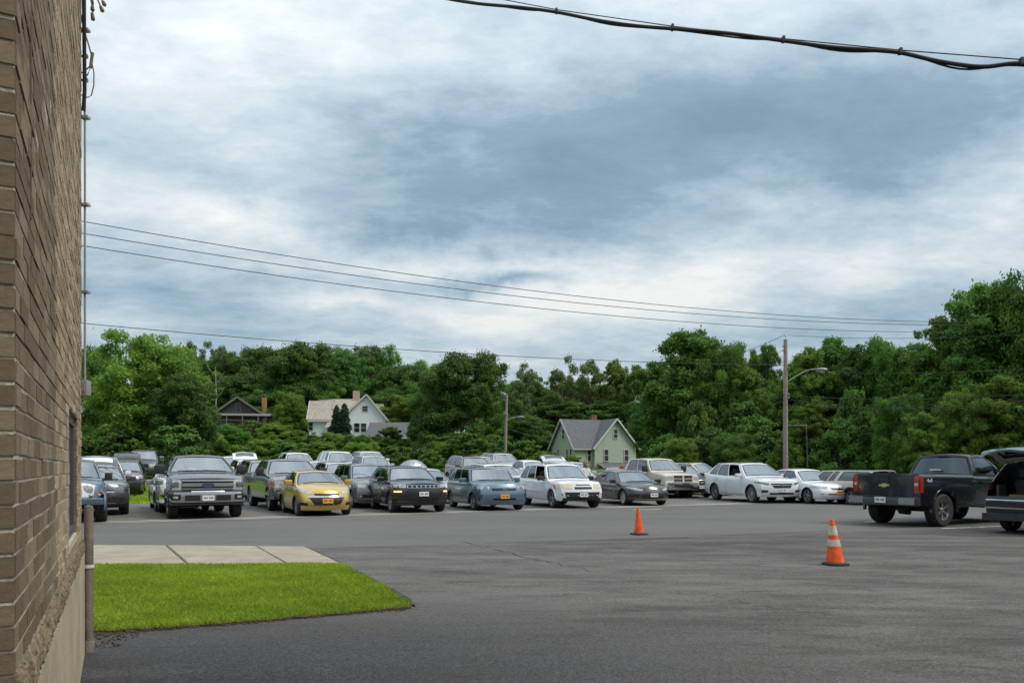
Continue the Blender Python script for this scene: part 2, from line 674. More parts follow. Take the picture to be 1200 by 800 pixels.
# ------------------------------------------------------------------ ground sheets
GRASSM = pmat('turf', (0.10, 0.155, 0.02), 0.9, var=0.45, vscale=0.6, bump=0.6, bscale=9)
LOTM = asphalt_mat('lot_asphalt', (0.085, 0.082, 0.079), (0.185, 0.180, 0.172), 0.4, 0.8)
ROADM = asphalt_mat('road_asphalt', (0.092, 0.090, 0.090), (0.140, 0.138, 0.136), 0.2, 0.35)
DRIVEM = asphalt_mat('driveway_asphalt', (0.046, 0.044, 0.043), (0.142, 0.138, 0.133), 0.4, 0.9, .85, 3.6, ((-2.2, 3.6, 0.0)[:2] + (5.2,), (0.015, 0.016, 0.019), (0.076, 0.077, 0.084)), .75)
NEARM = asphalt_mat('fresh_asphalt', (0.024, 0.025, 0.028), (0.115, 0.115, 0.120), 0.15, 0.9, .85, 4.2)
CONC = pmat('concrete', (0.30, 0.262, 0.205), 0.85, var=0.2, vscale=1.7, bump=0.3, bscale=60)
SOIL = pmat('soil', (0.075, 0.052, 0.035), 0.95, var=0.5, vscale=14, bump=0.9, bscale=30)


def sheet(name, xs_of_y, ys, nx, z, mat, height=True):
    vs, fs = [], []
    for j, y in enumerate(ys):
        x0, x1 = xs_of_y(y)
        for i in range(nx + 1):
            x = lerp(x0, x1, i / nx)
            vs.append((x, y, (gz(x, y) if height else 0) + z))
    for j in range(len(ys) - 1):
        for i in range(nx):
            a = j * (nx + 1) + i
            fs.append((a, a + 1, a + nx + 2, a + nx + 1))
    o = MB().add(vs, fs).build(name, mat, None, 60)
    return tag(o, kind='structure')


gys = [-40, -10, 0, 10, 20, 28] + [33 + 3 * i for i in range(45)] + [180, 220, 300, 420, 700, 1200]
sheet('ground', lambda y: (-260 - y * 0.4, 280 + y * 0.4), gys, 170, -0.06, GRASSM)
lys = [-12, 0, 10, 20, 26, 30, 31.9] + [32 + 1.5 * i for i in range(18)]
sheet('parking_lot', lambda y: (-46 if y < 31.95 else -13.3 - 0.55 * (y - 32), 75), lys, 90, 0.004, LOTM)


def polysheet(name, pts, z, mat, parent=None, kind='structure', th=0.0):
    mb = MB()
    if th:
        mb.prism([(p[0], p[1]) for p in pts], z - th, z, 'z')
    else:
        mb.add([(p[0], p[1], z) for p in pts], [tuple(range(len(pts)))])
    o = mb.build(name, mat, parent)
    if parent is None:
        tag(o, kind=kind)
    return o


LOT0 = Vector((-11.5, 20.8, 0))                       # lot edge line passes here along EROW


def lot_edge(t, off=0.0):
    return LOT0 + EROW * t - DREAR * off


e0, e1 = lot_edge(-7), lot_edge(29)
road = polysheet('road', [e0, (-18.5, 14.9), (-8.15, 14.67), (-3.6, 14.36), (3.0, 16.4), (12, 20.4), (22, 25.5), (32, 31), e1], 0.008, ROADM)
polysheet('driveway', [(-40, -10), (40, -10), (60, 30), (32, 31), (22, 25.5), (12, 20.4), (3.0, 16.4), (-3.6, 14.36), (-4.2, 14.3), (-3.4, 11.74),
                       (-2.6, 9.0), (-3.6, 7.6), (-8, 7.0)], 0.0075, DRIVEM)
rng = random.Random(5)
near = [(-40, -9.9), (30, -9.9), (20, 2), (9, 5.6), (5.2, 6.9), (2.6, 7.6), (1.2, 8.9), (0.5, 9.3), (-0.2, 9.5), (-1.0, 9.75), (-1.9, 9.8), (-2.4, 8.7), (-3.6, 7.5), (-8, 6.9)]
# worn pale seam where the road meets the lot
SEAM = asphalt_mat('worn_seam', (0.15, 0.148, 0.14), (0.33, 0.325, 0.31), 0.3, 0.9)
seam = MB()
tt = -24.0
prev = None
while tt < 27:
    a, b = lot_edge(tt, 0.30 + 0.22 * rng.random()), lot_edge(tt, -0.35 - 0.45 * rng.random())
    if prev:
        seam.add([(*prev[0].xy, .0125), (*a.xy, .0125), (*b.xy, .0125), (*prev[1].xy, .0125)], [(0, 1, 2, 3)])
    prev = (a, b)
    tt += 0.45
so = seam.build('road_seam', SEAM)
tag(so, kind='structure')

# tar-dark cracks wandering over the driveway
TAR = pmat('tar', (0.020, 0.020, 0.021), 0.8, var=.3, vscale=30)
for pts, wd_ in ((((543, 635), (585, 645), (622, 655), (660, 662), (705, 671)), .05), (((560, 655), (600, 660), (640, 659), (690, 664)), .025), (((760, 690), (830, 697), (900, 712), (985, 722)), .022),
                 (((820, 655), (880, 662), (940, 668), (1060, 672)), .03), (((1010, 690), (1080, 705), (1150, 712), (1230, 730)), .02), (((430, 668), (470, 676), (520, 678)), .02), (((700, 640), (780, 646), (860, 648)), .03)):
    P = [gpx(*p) for p in pts]
    L_, R_ = [], []
    for a, b in zip(P, P[1:]):
        n = Vector((-(b - a).y, (b - a).x, 0)).normalized()
        for k in range(10):
            q = a.lerp(b, k / 10) + n * rng.gauss(0, .05)
            ww_c = wd_ * rng.uniform(.05, .6)
            L_.append(q + n * ww_c / 2)
            R_.append(q - n * ww_c / 2)
    m_ = len(L_)
    o = MB().add([(p.x, p.y, .0118) for p in L_ + R_], [(i, i + 1, i + 1 + m_, i + m_) for i in range(m_ - 1)]).build('tar_crack', TAR)
    tag(o, kind='structure')
# stall lines by the dark pickup
for (pa, pb) in (((1104, 619.5), (1150, 618)), ((1136, 618.3), (1182, 616.6)), ((1014, 611.6), (1032, 611)), ((1106, 610), (1135, 609)), ((690, 581), (760, 578)), ((742, 597.6), (776, 596.6))):
    a, b = gpx(*pa), gpx(*pb)
    n = Vector((-(b - a).y, (b - a).x, 0)).normalized() * 0.055
    polysheet('stall_line', [a - n, b - n, b + n, a + n], 0.0165, WHITEPAINT)

# ------------------------------------------------------------------ sidewalk slabs
walk = MB().add([(-16, 11.6, -0.02), (-2.62, 11.78, -0.02), (-3.86, 14.3, -0.02), (-17, 14.6, -0.02)], [(0, 1, 2, 3)]).build('sidewalk', pmat('joint_dirt', (0.09, 0.08, 0.065), 0.95))
tag(walk, kind='structure')
front = [gpx(-260, 665.5), gpx(-30, 665.5), gpx(100, 665), gpx(222, 664), gpx(338.5, 663.5), gpx(402, 663)]
back = [gpx(-160, 640), gpx(20, 640), gpx(110, 640), gpx(195, 640.4), gpx(300, 641.4), gpx(357, 642)]
front.pop(2), back.pop(2)
for i in range(len(front) - 1):
    g = 0.007
    q = [front[i].lerp(front[i + 1], g), front[i].lerp(front[i + 1], 1 - g), back[i].lerp(back[i + 1], 1 - g), back[i].lerp(back[i + 1], g)]
    mb = MB().prism([(p.x, p.y) for p in q], -0.05, 0.032 + 0.006 * rng.random(), 'z')
    me = mb.mesh('slab', CONC)
    bm = bmesh.new()
    bm.from_mesh(me)
    bmesh.ops.bevel(bm, geom=[e for e in bm.edges if all(v.co.z > 0 for v in e.verts)], offset=0.012, segments=2, affect='EDGES')
    bm.to_mesh(me)
    bm.free()
    obj_from('slab', me, walk)

# ------------------------------------------------------------------ lawn corner
lawn_pts = [gpx(-300, 666), gpx(100, 665.6), gpx(402, 663.4), gpx(425, 676), gpx(447, 689), gpx(468, 701), gpx(483, 711), gpx(478, 714), gpx(440, 717), gpx(380, 722.5), gpx(300, 730),
            gpx(220, 736), gpx(160, 740), gpx(122, 741.5), Vector((-4.2, 6.8, 0)), Vector((-9, 5.6, 0))]
fine = []
for i, p in enumerate(lawn_pts):
    q_ = lawn_pts[(i + 1) % len(lawn_pts)]
    fine.append(p)
    if 2 <= i <= 12:
        for k in range(1, 6):
            fine.append(p.lerp(q_, k / 6) + Vector((rng.gauss(0, .018), rng.gauss(0, .022), 0)))
lawn = MB().prism([(p.x, p.y) for p in fine], -0.04, 0.028, 'z').build('lawn_bed', SOIL)
tag(lawn, kind='structure')


def in_poly(x, y, P):
    c = False
    for i in range(len(P)):
        a, b = P[i], P[i - 1]
        if (a.y > y) != (b.y > y) and x < (b.x - a.x) * (y - a.y) / (b.y - a.y) + a.x:
            c = not c
    return c


# low dark asphalt lip along the driveway side of walk and lawn
lip = MB()
edge = [gpx(357, 642), gpx(380, 652), gpx(402, 663.2), gpx(425, 676), gpx(447, 689), gpx(468, 701), gpx(485, 711)]
va = []
for i, p in enumerate(edge):
    w_ = (.05 + .10 * smooth(0, 5, i) + rng.uniform(-.015, .02)) * (1, 1, 1, 1, 1, .8, .15)[i]
    va += [(p.x - .05, p.y, .026), (p.x + w_ * .45, p.y, .024), (p.x + w_, p.y - .02, .009)]
lip.add(va, [(i * 3 + j, i * 3 + 3 + j, i * 3 + 4 + j, i * 3 + 1 + j) for i in range(len(edge) - 1) for j in (0, 1)])
tag(lip.build('asphalt_lip', pmat('lip_asphalt', (0.032, 0.032, 0.034), .9, var=.4, vscale=20, bump=.8, bscale=60)), kind='structure')
GRASSB = leaf_mat('grass_blades', (0.15, 0.235, 0.013), (0.38, 0.48, 0.05), 0.45)


def grass(name, label, region, n, zf, hmin, hmax, w, seed, mat):
    """blades of grass: one triangle pair each"""
    g = np.random.default_rng(seed)
    xs = [p.x for p in region]
    ys = [p.y for p in region]
    pts = []
    while len(pts) < n:
        X = g.uniform(min(xs), max(xs), 4000)
        Y = g.uniform(min(ys), max(ys), 4000)
        for x, y in zip(X, Y):
            if in_poly(x, y, region):
                pts.append((x, y))
    P = np.array(pts[:n])
    cl = np.zeros(n)
    for kk, am in ((0.9, .35), (2.3, .3), (5.1, .28), (11., .22)):
        a1, a2, a3 = g.uniform(0, 6.28, 3)
        cl += am * np.sin(P[:, 0] * kk + a1 + 1.5 * np.sin(P[:, 1] * kk * .7 + a2)) * np.cos(P[:, 1] * kk * 1.2 + a3 + np.sin(P[:, 0] * kk * .6))
    h = g.uniform(hmin, hmax, n) * (1 + 0.35 * cl)
    a = g.uniform(0, 2 * np.pi, n)
    lean = g.uniform(0.1, 0.9, n) * h
    la = g.uniform(0, 2 * np.pi, n)
    zb = np.array([zf(x, y) for x, y in P])
    dx, dy = np.cos(a) * w * g.uniform(.6, 1.4, n), np.sin(a) * w * g.uniform(.6, 1.4, n)
    V = np.zeros((n, 4, 3))
    V[:, 0] = np.stack([P[:, 0] - dx, P[:, 1] - dy, zb], 1)
    V[:, 1] = np.stack([P[:, 0] + dx, P[:, 1] + dy, zb], 1)
    V[:, 2] = np.stack([P[:, 0] + dx * .6 + np.cos(la) * lean * .35, P[:, 1] + dy * .6 + np.sin(la) * lean * .35, zb + h * .62], 1)
    V[:, 3] = np.stack([P[:, 0] + np.cos(la) * lean, P[:, 1] + np.sin(la) * lean, zb + h], 1)
    F = np.arange(n)[:, None] * 4
    faces = np.concatenate([np.concatenate([F, F + 1, F + 2], 1)[:, None], np.concatenate([F, F + 2, F + 3], 1)[:, None]], 1).reshape(-1, 3)
    rnd = np.repeat(np.clip(0.5 + 0.48 * cl + g.normal(0, .22, n), 0, 1), 2)
    me = np_mesh(name, V.reshape(-1, 3), faces, mat, rnd)
    o = obj_from(name, me)
    return tag(o, label, 'grass', kind='stuff')


def np_mesh(name, V, F, mat, rnd=None):
    k = F.shape[1]
    me = bpy.data.meshes.new(name)
    me.vertices.add(len(V))
    me.vertices.foreach_set('co', V.astype(np.float32).ravel())
    me.loops.add(F.size)
    me.loops.foreach_set('vertex_index', F.astype(np.int32).ravel())
    me.polygons.add(len(F))
    me.polygons.foreach_set('loop_start', (np.arange(len(F)) * k).astype(np.int32))
    me.polygons.foreach_set('loop_total', np.full(len(F), k, np.int32))
    me.materials.append(mat)
    if rnd is not None:
        at_ = me.attributes.new('rnd', 'FLOAT', 'FACE')
        at_.data.foreach_set('value', rnd.astype(np.float32))
    me.update(calc_edges=True)
    return me


vis = [Vector((-7.2, 11.6, 0))] + [p for p in fine[2:-2]] + [Vector((-4.4, 7.0, 0)), Vector((-6.0, 8.0, 0))]
inner = []
cx, cy = -3.6, 9.4
for p in vis:
    inner.append(Vector((cx + (p.x - cx) * 1.004, cy + (p.y - cy) * 1.004, 0)))
grass('lawn_grass', 'bright green mown grass between the sidewalk and the driveway', inner, 120000, lambda x, y: 0.026, 0.025, 0.055, 0.0035, 3, GRASSB)
fl = [Vector((-13.6, 32.2, 0)), Vector((-22.0, 47, 0)), Vector((-27, 57, 0)), Vector((-34, 57, 0)), Vector((-22, 32.2, 0))]
grass('field_grass', 'mown grass field behind the parked cars under the left tree', fl, 45000, lambda x, y: gz(x, y) - 0.06, 0.06, 0.16, 0.02, 4, GRASSB)
# loose soil and bits along the lawn edge
crumb = MB()
for i in range(520):
    if i < 260:
        x, y = rng.uniform(-3.85, -3.3), rng.uniform(6.35, 7.15)
    else:
        t = rng.random() * 6
        k = int(t)
        a, b = lawn_pts[7 + k], lawn_pts[8 + k]
        p = a.lerp(b, t - k)
        x, y = p.x + rng.gauss(0, .03), p.y - abs(rng.gauss(0, .035))
    s = rng.uniform(.003, .011)
    M = Matrix.Translation((x, y, .012 + s * .4)) @ Matrix.Rotation(rng.random() * 6, 4, 'Z') @ Matrix.Rotation(rng.random(), 4, 'X')
    crumb.box(-s, s, -s * .7, s * .7, -s * .5, s * .5, 0, M)
tag(crumb.build('soil_crumbs', SOIL), 'loose brown soil crumbs along the lawn edge and wall foot', 'soil', kind='stuff')

# ------------------------------------------------------------------ brick building on the left
NC = Vector((-1.36, 2.10, 0))
FC = Vector((-3.48, 6.20, 0))
WL = (FC - NC).length
wd = (FC - NC).normalized()
wnrm = Vector((wd.y, -wd.x, 0))
WM = Matrix(((wd.x, -wnrm.x, 0, NC.x), (wd.y, -wnrm.y, 0, NC.y), (0, 0, 1, 0), (0, 0, 0, 1)))   # local x along wall, y into wall, z up
LEDGE = 0.93
MORT = pmat('mortar', (0.46, 0.41, 0.33), 0.95, var=0.22, vscale=6, bump=0.5, bscale=70)
BRICKS = [pmat('brick_a', (0.40, 0.31, 0.20), 0.92, var=0.28, vscale=9, bump=0.9, bscale=55),
          pmat('brick_b', (0.335, 0.25, 0.16), 0.92, var=0.30, vscale=9, bump=0.9, bscale=55),
          pmat('brick_c', (0.45, 0.36, 0.245), 0.92, var=0.25, vscale=9, bump=0.9, bscale=55),
          pmat('brick_d', (0.265, 0.195, 0.125), 0.92, var=0.30, vscale=9, bump=0.9, bscale=55)]
BASEM = pmat('rendered_base', (0.40, 0.335, 0.235), 0.9, var=0.22, vscale=2.2, bump=0.3, bscale=25)
STONE = pmat('ledge_stone', (0.20, 0.155, 0.10), 0.95, var=0.45, vscale=14, bump=1.0, bscale=35)
bldg = empty('brick_building', NC)
bldg.matrix_world = WM
tag(bldg, 'tan brick building wall with rough concrete base at the driveway corner', 'building')
WIN = (2.75, 3.97, 1.03, 1.86)                        # opening: s0, s1, z0, z1
HT = 7.6
core = MB()
core.box(0.0, WIN[0], 0.0, 4.0, 0, HT)
core.box(WIN[0], WIN[1], 0.0, 4.0, 0, WIN[2])
core.box(WIN[0], WIN[1], 0.0, 4.0, WIN[3], HT)
core.box(WIN[0], WIN[1], 0.05, 4.0, WIN[2], WIN[3])
core.box(WIN[1], WL - 0.005, 0.0, 4.0, 0, HT)
core.build('wall_core', MORT, bldg)
# bricks in running bond, each with its own edges
course, bl, bh, jt = 0.0665, 0.200, 0.0565, 0.010
brk_mesh = []
for m in range(4):
    for k in range(3):
        mb = MB().box(0, 1, -0.5, 0.5, 0, 1)
        brk_mesh.append(mb.mesh('brick', BRICKS[m]))
brng = random.Random(11)


def brick_rows():
    nrow = int((HT - LEDGE) / course)
    for r in range(nrow):
        z = LEDGE + 0.008 + r * course
        x = -0.105 if r % 2 else 0.0
        while x < WL - 0.03:
            x0, x1 = max(x, 0.0), min(x + bl, WL - 0.01)
            spans = [(x0, x1)]
            if z + bh > WIN[2] and z < WIN[3]:
                spans = [(x0, min(x1, WIN[0])), (max(x0, WIN[1]), x1)]
            for a, b in spans:
                if b - a > 0.03:
                    yield a, b, z, r
            x += bl + jt


allb = list(brick_rows())


def brick_px(a, b, z):
    best = 0
    p, q = WM @ Vector((a, 0, z)), WM @ Vector((b, 0, z))
    if p.y < 0.3 or q.y < 0.3:
        return 0
    wpx = abs(p.x / p.y - q.x / q.y) * FPX
    hpx = bh / p.y * FPX
    py = HOR - (z - EYE) / q.y * FPX
    if py > 830 or py < -40:
        return 0
    return wpx * hpx


allb.sort(key=lambda t: -brick_px(*t[:3]))
rest = MB()
for i, (a, b, z, r) in enumerate(allb):
    pro = 0.0035 + brng.uniform(-.0022, .0025)
    if 2.35 < z < HT and 0.42 < a and b < 2.9:        # blind panel, bricks set back a little
        pro = 0.002 + brng.uniform(-.001, .002)
    zj, hj = z + brng.uniform(-.002, .002), bh + brng.uniform(-.002, .002)
    if i < 290:
        o = bpy.data.objects.new('brick', brk_mesh[brng.randrange(12)])
        o.location = (a, 0.0, zj)
        o.scale = (b - a, 2 * pro, hj)
        o.rotation_euler = (brng.uniform(-.02, .02), 0, brng.uniform(-.008, .008))
        link(o, bldg)
    else:
        rest.box(a, b, -pro, 0.01, zj, zj + hj, brng.randrange(4))
# front face round the near corner
o_ = rest.build('brickwork', BRICKS, bldg)
tag(o_, kind='stuff')
nrow = int((HT - LEDGE) / course)
for r in range(-8, 60):
    z = LEDGE + 0.008 + r * course
    w = 0.095 if r % 2 else 0.2
    mb = bpy.data.objects.new('brick', brk_mesh[brng.choice([3, 4, 5, 9, 10, 11, 0])])
    mb.location = (0.0, 0.0, z + brng.uniform(-.002, .002))
    mb.rotation_euler = (0, 0, R(90))
    mb.scale = (w, 0.010 + brng.uniform(-.004, .006), bh + brng.uniform(-.003, .003))
    link(mb, bldg)
# ledge: a crumbling mortar shoulder, uneven along its whole length
lg = MB()
nl = 260
lv = []
for i in range(nl + 1):
    x = (WL - .02) * i / nl
    w0 = .5 + .5 * math.sin(x * 7.3) * math.sin(x * 3.1 + 1)
    for j, (yy, zz) in enumerate(((0.006, LEDGE + .022), (-.004, LEDGE + .012), (-.012, LEDGE - .008), (-.019, LEDGE - .03), (-.024, LEDGE - .055), (-.026, LEDGE - .085), (-.01, LEDGE - .104))):
        k = 0 if j in (0, 6) else 1
        lv.append((x, yy - k * (.001 + .004 * w0 + brng.uniform(-.006, .006)), zz + k * brng.uniform(-.008, .008)))
lf = [(i * 7 + j, (i + 1) * 7 + j, (i + 1) * 7 + j + 1, i * 7 + j + 1) for i in range(nl) for j in range(6)]
lg.add(lv, lf + [tuple(range(7)), tuple(nl * 7 + j for j in range(6, -1, -1))]).build('ledge', STONE, bldg)
MB().box(0.0, WL - 0.02, -0.028, 0.0, 0, LEDGE - 0.098).build('rendered_base', BASEM, bldg)
# vertical joint of the bricked-up panel
MB().box(0.405, 0.418, -0.006, 0.01, 2.3, HT).build('panel_joint', pmat('joint_dark', (0.10, 0.08, 0.055), 0.95), bldg)
# window in the recess
wf = MB()
for (a, b, c, d) in ((WIN[0], WIN[0] + .06, WIN[2], WIN[3]), (WIN[1] - .06, WIN[1], WIN[2], WIN[3]), (WIN[0] + .06, WIN[1] - .06, WIN[3] - .06, WIN[3]), (WIN[0] + .06, WIN[1] - .06, WIN[2], WIN[2] + .06)):
    wf.box(a, b, 0.022, 0.048, c, d)
wo_ = wf.build('window_frame', pmat('blue_grey_frame', (0.06, 0.08, 0.11), 0.5), bldg)
MB().box(WIN[0] + .06, WIN[1] - .06, 0.034, 0.044, WIN[2] + .06, WIN[3] - .06).build('pane', pmat('dark_pane', (0.012, 0.014, 0.018), 0.1), wo_)
for r in range(13):                                   # bricks of the far jamb
    z = WIN[2] + 0.004 + r * course
    if z + bh < WIN[3] + .03:
        o = bpy.data.objects.new('brick', brk_mesh[brng.choice([3, 9, 10, 4])])
        o.location = (WIN[1], 0.004, z)
        o.rotation_euler = (0, 0, R(90))
        o.scale = (0.092, 0.012, bh)
        link(o, bldg)
# pipe and boot on the far corner
pm = pmat('old_pipe', (0.15, 0.128, 0.102), 0.8, var=0.35, vscale=9, bump=0.3)
pp = WM @ Vector((WL + 0.02, -0.055, 0))
dp = empty('drain_pipe', pp)
tag(dp, 'brown vertical drain pipe at the far corner of the brick wall', 'pipe')
MB().lathe([(.034, .02), (.034, 1.17), (.03, 1.19), (.0, 1.2)], 14).build('pipe', pm, dp, 40)
MB().lathe([(.043, .0), (.043, .09), (.036, .1)], 14).build('boot', pm, dp, 40)
MB().lathe([(.036, .69), (.041, .69), (.041, .715), (.036, .715)], 14).build('strap', pmat('strap_white', (.6, .58, .54), .6), dp)
cp = WM @ Vector((WL - 0.06, -0.03, 0))
cd = empty('conduit', cp)
tag(cd, 'thin grey conduit with junction box running up the brick wall edge', 'conduit')
gm = pmat('conduit_grey', (0.33, 0.33, 0.33), 0.5, metal=0.3, var=0.15)
MB().tube([(0, 0, 2.18), (0, 0, 6.9)], .009, 8).build('tube', gm, cd, 40)
jb = MB().box(-.035, .035, -.04, .03, 2.08, 2.2, cham=.006).build('junction_box', gm, cd, 40)
MB().box(-.02, .02, -.045, -.04, 2.11, 2.17).build('cover', gm, jb)
for zz in (2.9, 3.6, 4.3, 5.0):
    MB().box(-.03, .03, -.018, .03, zz, zz + .02).build('clip', gm, cd)
# dark service cable down the upper wall
cab = MB().tube([WM @ Vector(p) for p in ((WL - .62, -.03, 7.4), (WL - .55, -.03, 6.4), (WL - .45, -.03, 5.6), (WL - .22, -.03, 4.9), (WL - .12, -.03, 4.5), (WL - .08, -.02, 4.35))], .015, 8)
tag(cab.build('service_cable', RUBBER, None, 60), 'black service cable running down the top of the brick wall', 'cable')
# drip loops and connectors above the corner


def wp(px, py, Y):
    return Vector(((px - 600) / FPX * Y, Y, EYE + (HOR - py) * Y / FPX))


wirem = pmat('wire_grey', (0.06, 0.065, 0.075), 0.6)
connm = pmat('connector_brown', (0.17, 0.125, 0.08), 0.7, var=0.3)
YW = 6.15
loops = [
    ('thin grey drip wire hanging lowest beside the brick wall', [(107, 70), (110, 85), (110, 100), (107, 112), (103, 114.5), (97, 112), (94, 111)], .0045),
    ('short grey drip wire curling from connector back to the brick wall', [(105, 78), (100, 83), (94, 86.5), (90, 87)], .0045),
    ('second short grey drip wire looping into the brick wall', [(106, 79), (103, 87), (98, 93), (92, 95)], .0045),
    ('pair of grey service wires dropping from wall bracket to connector', [(92, 9), (95, 18), (98, 34), (103, 50), (107, 64)], .006),
    ('dark twisted lead from wall bracket to upper drip loop', [(92, 12), (97, 22), (98.5, 34), (94, 40), (91, 49)], .006),
]
for lab, pts, r in loops:
    P = [wp(a, b, YW) for a, b in pts]
    tag(MB().tube(P, r, 6).build('drip_wire', wirem, None, 60), lab, 'wire')
tag(MB().tube([wp(108.5, 62, YW), wp(106, 80, YW)], .012, 8).build('wire_connector', connm, None, 60), 'brown splice connector joining the drip wires by the wall', 'connector')
for k, (a, b) in enumerate((((104, -14), (109, 23)), ((107, -10), (108.5, 12)), ((109, -12), (120, 13)), ((112, -14), (122.5, 6)))):
    nm = ['longest of the hanging service leads with brown cap above the wall', 'short capped service lead beside the longest one', 'slanting capped service lead above the brick wall', 'outermost capped service lead above the brick wall'][k]
    rt = empty('service_lead', wp(*b, YW))
    tag(rt, nm, 'cable')
    p0, p1 = wp(*a, YW), wp(*b, YW)
    org = wp(*b, YW)
    MB().tube([p0 - org, (p0.lerp(p1, .5) - org) + Vector((.01, 0, -.02)), p1 - org], .006, 6).build('lead', wirem, rt, 60)
    MB().tube([(p0.lerp(p1, .8)) - org, Vector((0, 0, 0)), Vector((0.004, 0, -.012))], [.012, .017, .006], 8).build('cap', connm, rt, 60)
for (a, b, lab) in ((94, 66, 'upper'), (94, 94, 'lower')):
    q = wp(a - 1, b, YW)
    mb = MB().lathe([(.0, 0), (.009, 0), (.009, .05), (.02, .05), (.02, .062), (0, .064)], 10, 'z')
    me = mb.mesh('insulator', connm, 40)
    ob = obj_from('insulator', me, None, q, (0, R(90), 0))
    tag(ob, lab + ' brown spool insulator sticking out of the brick wall corner', 'insulator')

# ------------------------------------------------------------------ vehicles
UU = [1, .93, .915, .72, .48, .24, 0, -.24, -.48, -.72, -.915, -.93, -1]
RV = [0, .07, .17, .3, .44, .58, .7, .8, .88, .945, 1]
BASE = dict(L=4.45, W=1.83, H=1.64, wb=2.65, fo=.88, R=.345, tw=.225, sill=.25, bulge=.16, rbulge=.06,
            T=[(-.8, .90), (-.5, .96), (.5, 1.03), (2.2, 1.07), (3.5, 1.10)],
            F=[(.2, .14), (.32, .05), (.45, .0), (.6, .0), (.72, .04), (.88, .08), (1.0, .16)],
            RR=[(.25, .12), (.4, .02), (.7, .0), (1.0, .03), (1.15, .08)],
            cf=.75, kf=.15, cr=.6, kr=.10, crown=.05, prof=[(0, .955), (.08, .985), (.22, 1.0), (.5, 1.0), (.72, .99), (.86, .975), (.95, .95), (1, .915)],
            xa0=.50, xa1=1.25, xc1=3.15, xc0=3.42, wr=.63, rc=.045, wins=[(.07, .43), (.46, .74), (.77, .94)], ndoor=2,
            rim=5, archgap=.055, bed=None, glass=('s', 's', 'd'), mirror='paint', wb2=.10)


def ring_patch(bvh, xw, zw, r0, r1, side, y0, n=14):
    mb = MB()
    vs = []
    for i in range(n + 1):
        a = math.pi * (i / n) * 1.06 - .03 * math.pi
        for r in (r0, r1):
            x, z = xw - r * math.cos(a), zw + r * math.sin(a)
            h = bvh.ray_cast(Vector((x, side * 3, max(z, zw - .1))), Vector((0, -side, 0)))
            y = h[0].y if h[0] is not None and abs(h[0].y) > y0 * .8 else side * y0
            vs.append((x, y + side * .014, z))
    b = len(vs)
    ins = [(v[0], v[1] - side * .05, v[2]) for v in vs]
    fs = []
    for i in range(n):
        a = i * 2
        fs += [(a, a + 1, a + 3, a + 2), (a + b, a + 2 + b, a + 3 + b, a + 1 + b), (a, a + 2, a + 2 + b, a + b), (a + 1, a + 1 + b, a + 3 + b, a + 3)]
    fs += [(0, b, b + 1, 1), (2 * n, 2 * n + 1, 2 * n + 1 + b, 2 * n + b)]
    return mb.add(vs + ins, fs)


WHEELS = {}


def wheel_meshes(Rt, tw, style, steel=None):
    key = (round(Rt, 3), round(tw, 3), style)
    if key in WHEELS:
        return WHEELS[key]
    rr = Rt * (.69 if style != 'off' else .60)
    hw = tw / 2
    ty = MB().lathe([(rr * .97, -hw * .8), (rr, -hw * .95), (Rt * .90, -hw), (Rt * .965, -hw * .88), (Rt, -hw * .66), (Rt, hw * .66), (Rt * .965, hw * .88), (Rt * .90, hw), (rr, hw * .95), (rr * .97, hw * .8), (rr * .97, -hw * .8)], 32, 'y')
    nb = 40
    for i in range(nb):                                # tread blocks
        a = 2 * math.pi * i / nb
        M = Matrix.Rotation(-a, 4, 'Y') @ Matrix.Translation((Rt - .002, 0, 0))
        for s in (-.42, 0.0, .42):
            ty.box(0, .009, hw * (s - .17), hw * (s + .17), -Rt * .05, Rt * .05, 0, M)
    tym = ty.mesh('tyre', RUBBER, 35)
    rm = MB()
    d = hw * .62
    rm.lathe([(rr, hw * .9), (rr * .93, hw * .86), (rr * .9, hw * .2), (rr * .9, -hw * .8)], 32, 'y', 0)
    rm.lathe([(rr * .9, -.0), (.0, -.0)], 24, 'y', 1)
    nsp = {5: 5, 10: 10, 6: 6, 'steel': 8, 'off': 6}[style]
    wsp = {5: .17, 10: .085, 6: .14, 'steel': .24, 'off': .13}[style]
    for i in range(nsp):
        a = 2 * math.pi * i / nsp + .3
        M = Matrix.Rotation(-a, 4, 'Y')
        poly = [(.0, -rr * wsp * .7), (rr * .93, -rr * wsp), (rr * .93, rr * wsp), (.0, rr * wsp * .7)]
        vs = [M @ Vector((p[0], y + (-.012 if p[0] < .01 else 0), p[1])) for y in (d - .02, d + .008) for p in poly]
        rm.add(vs, [(0, 1, 2, 3), (7, 6, 5, 4), (0, 4, 5, 1), (2, 6, 7, 3), (1, 5, 6, 2), (3, 7, 4, 0)], 0)
    rm.lathe([(rr * .26, d - .02), (rr * .24, d + .012), (rr * .12, d + .02), (0, d + .02)], 16, 'y', 0)
    rmm = rm.mesh('rim', [ALLOY, GRILLE], 35)
    WHEELS[key] = (tym, rmm)
    return WHEELS[key]


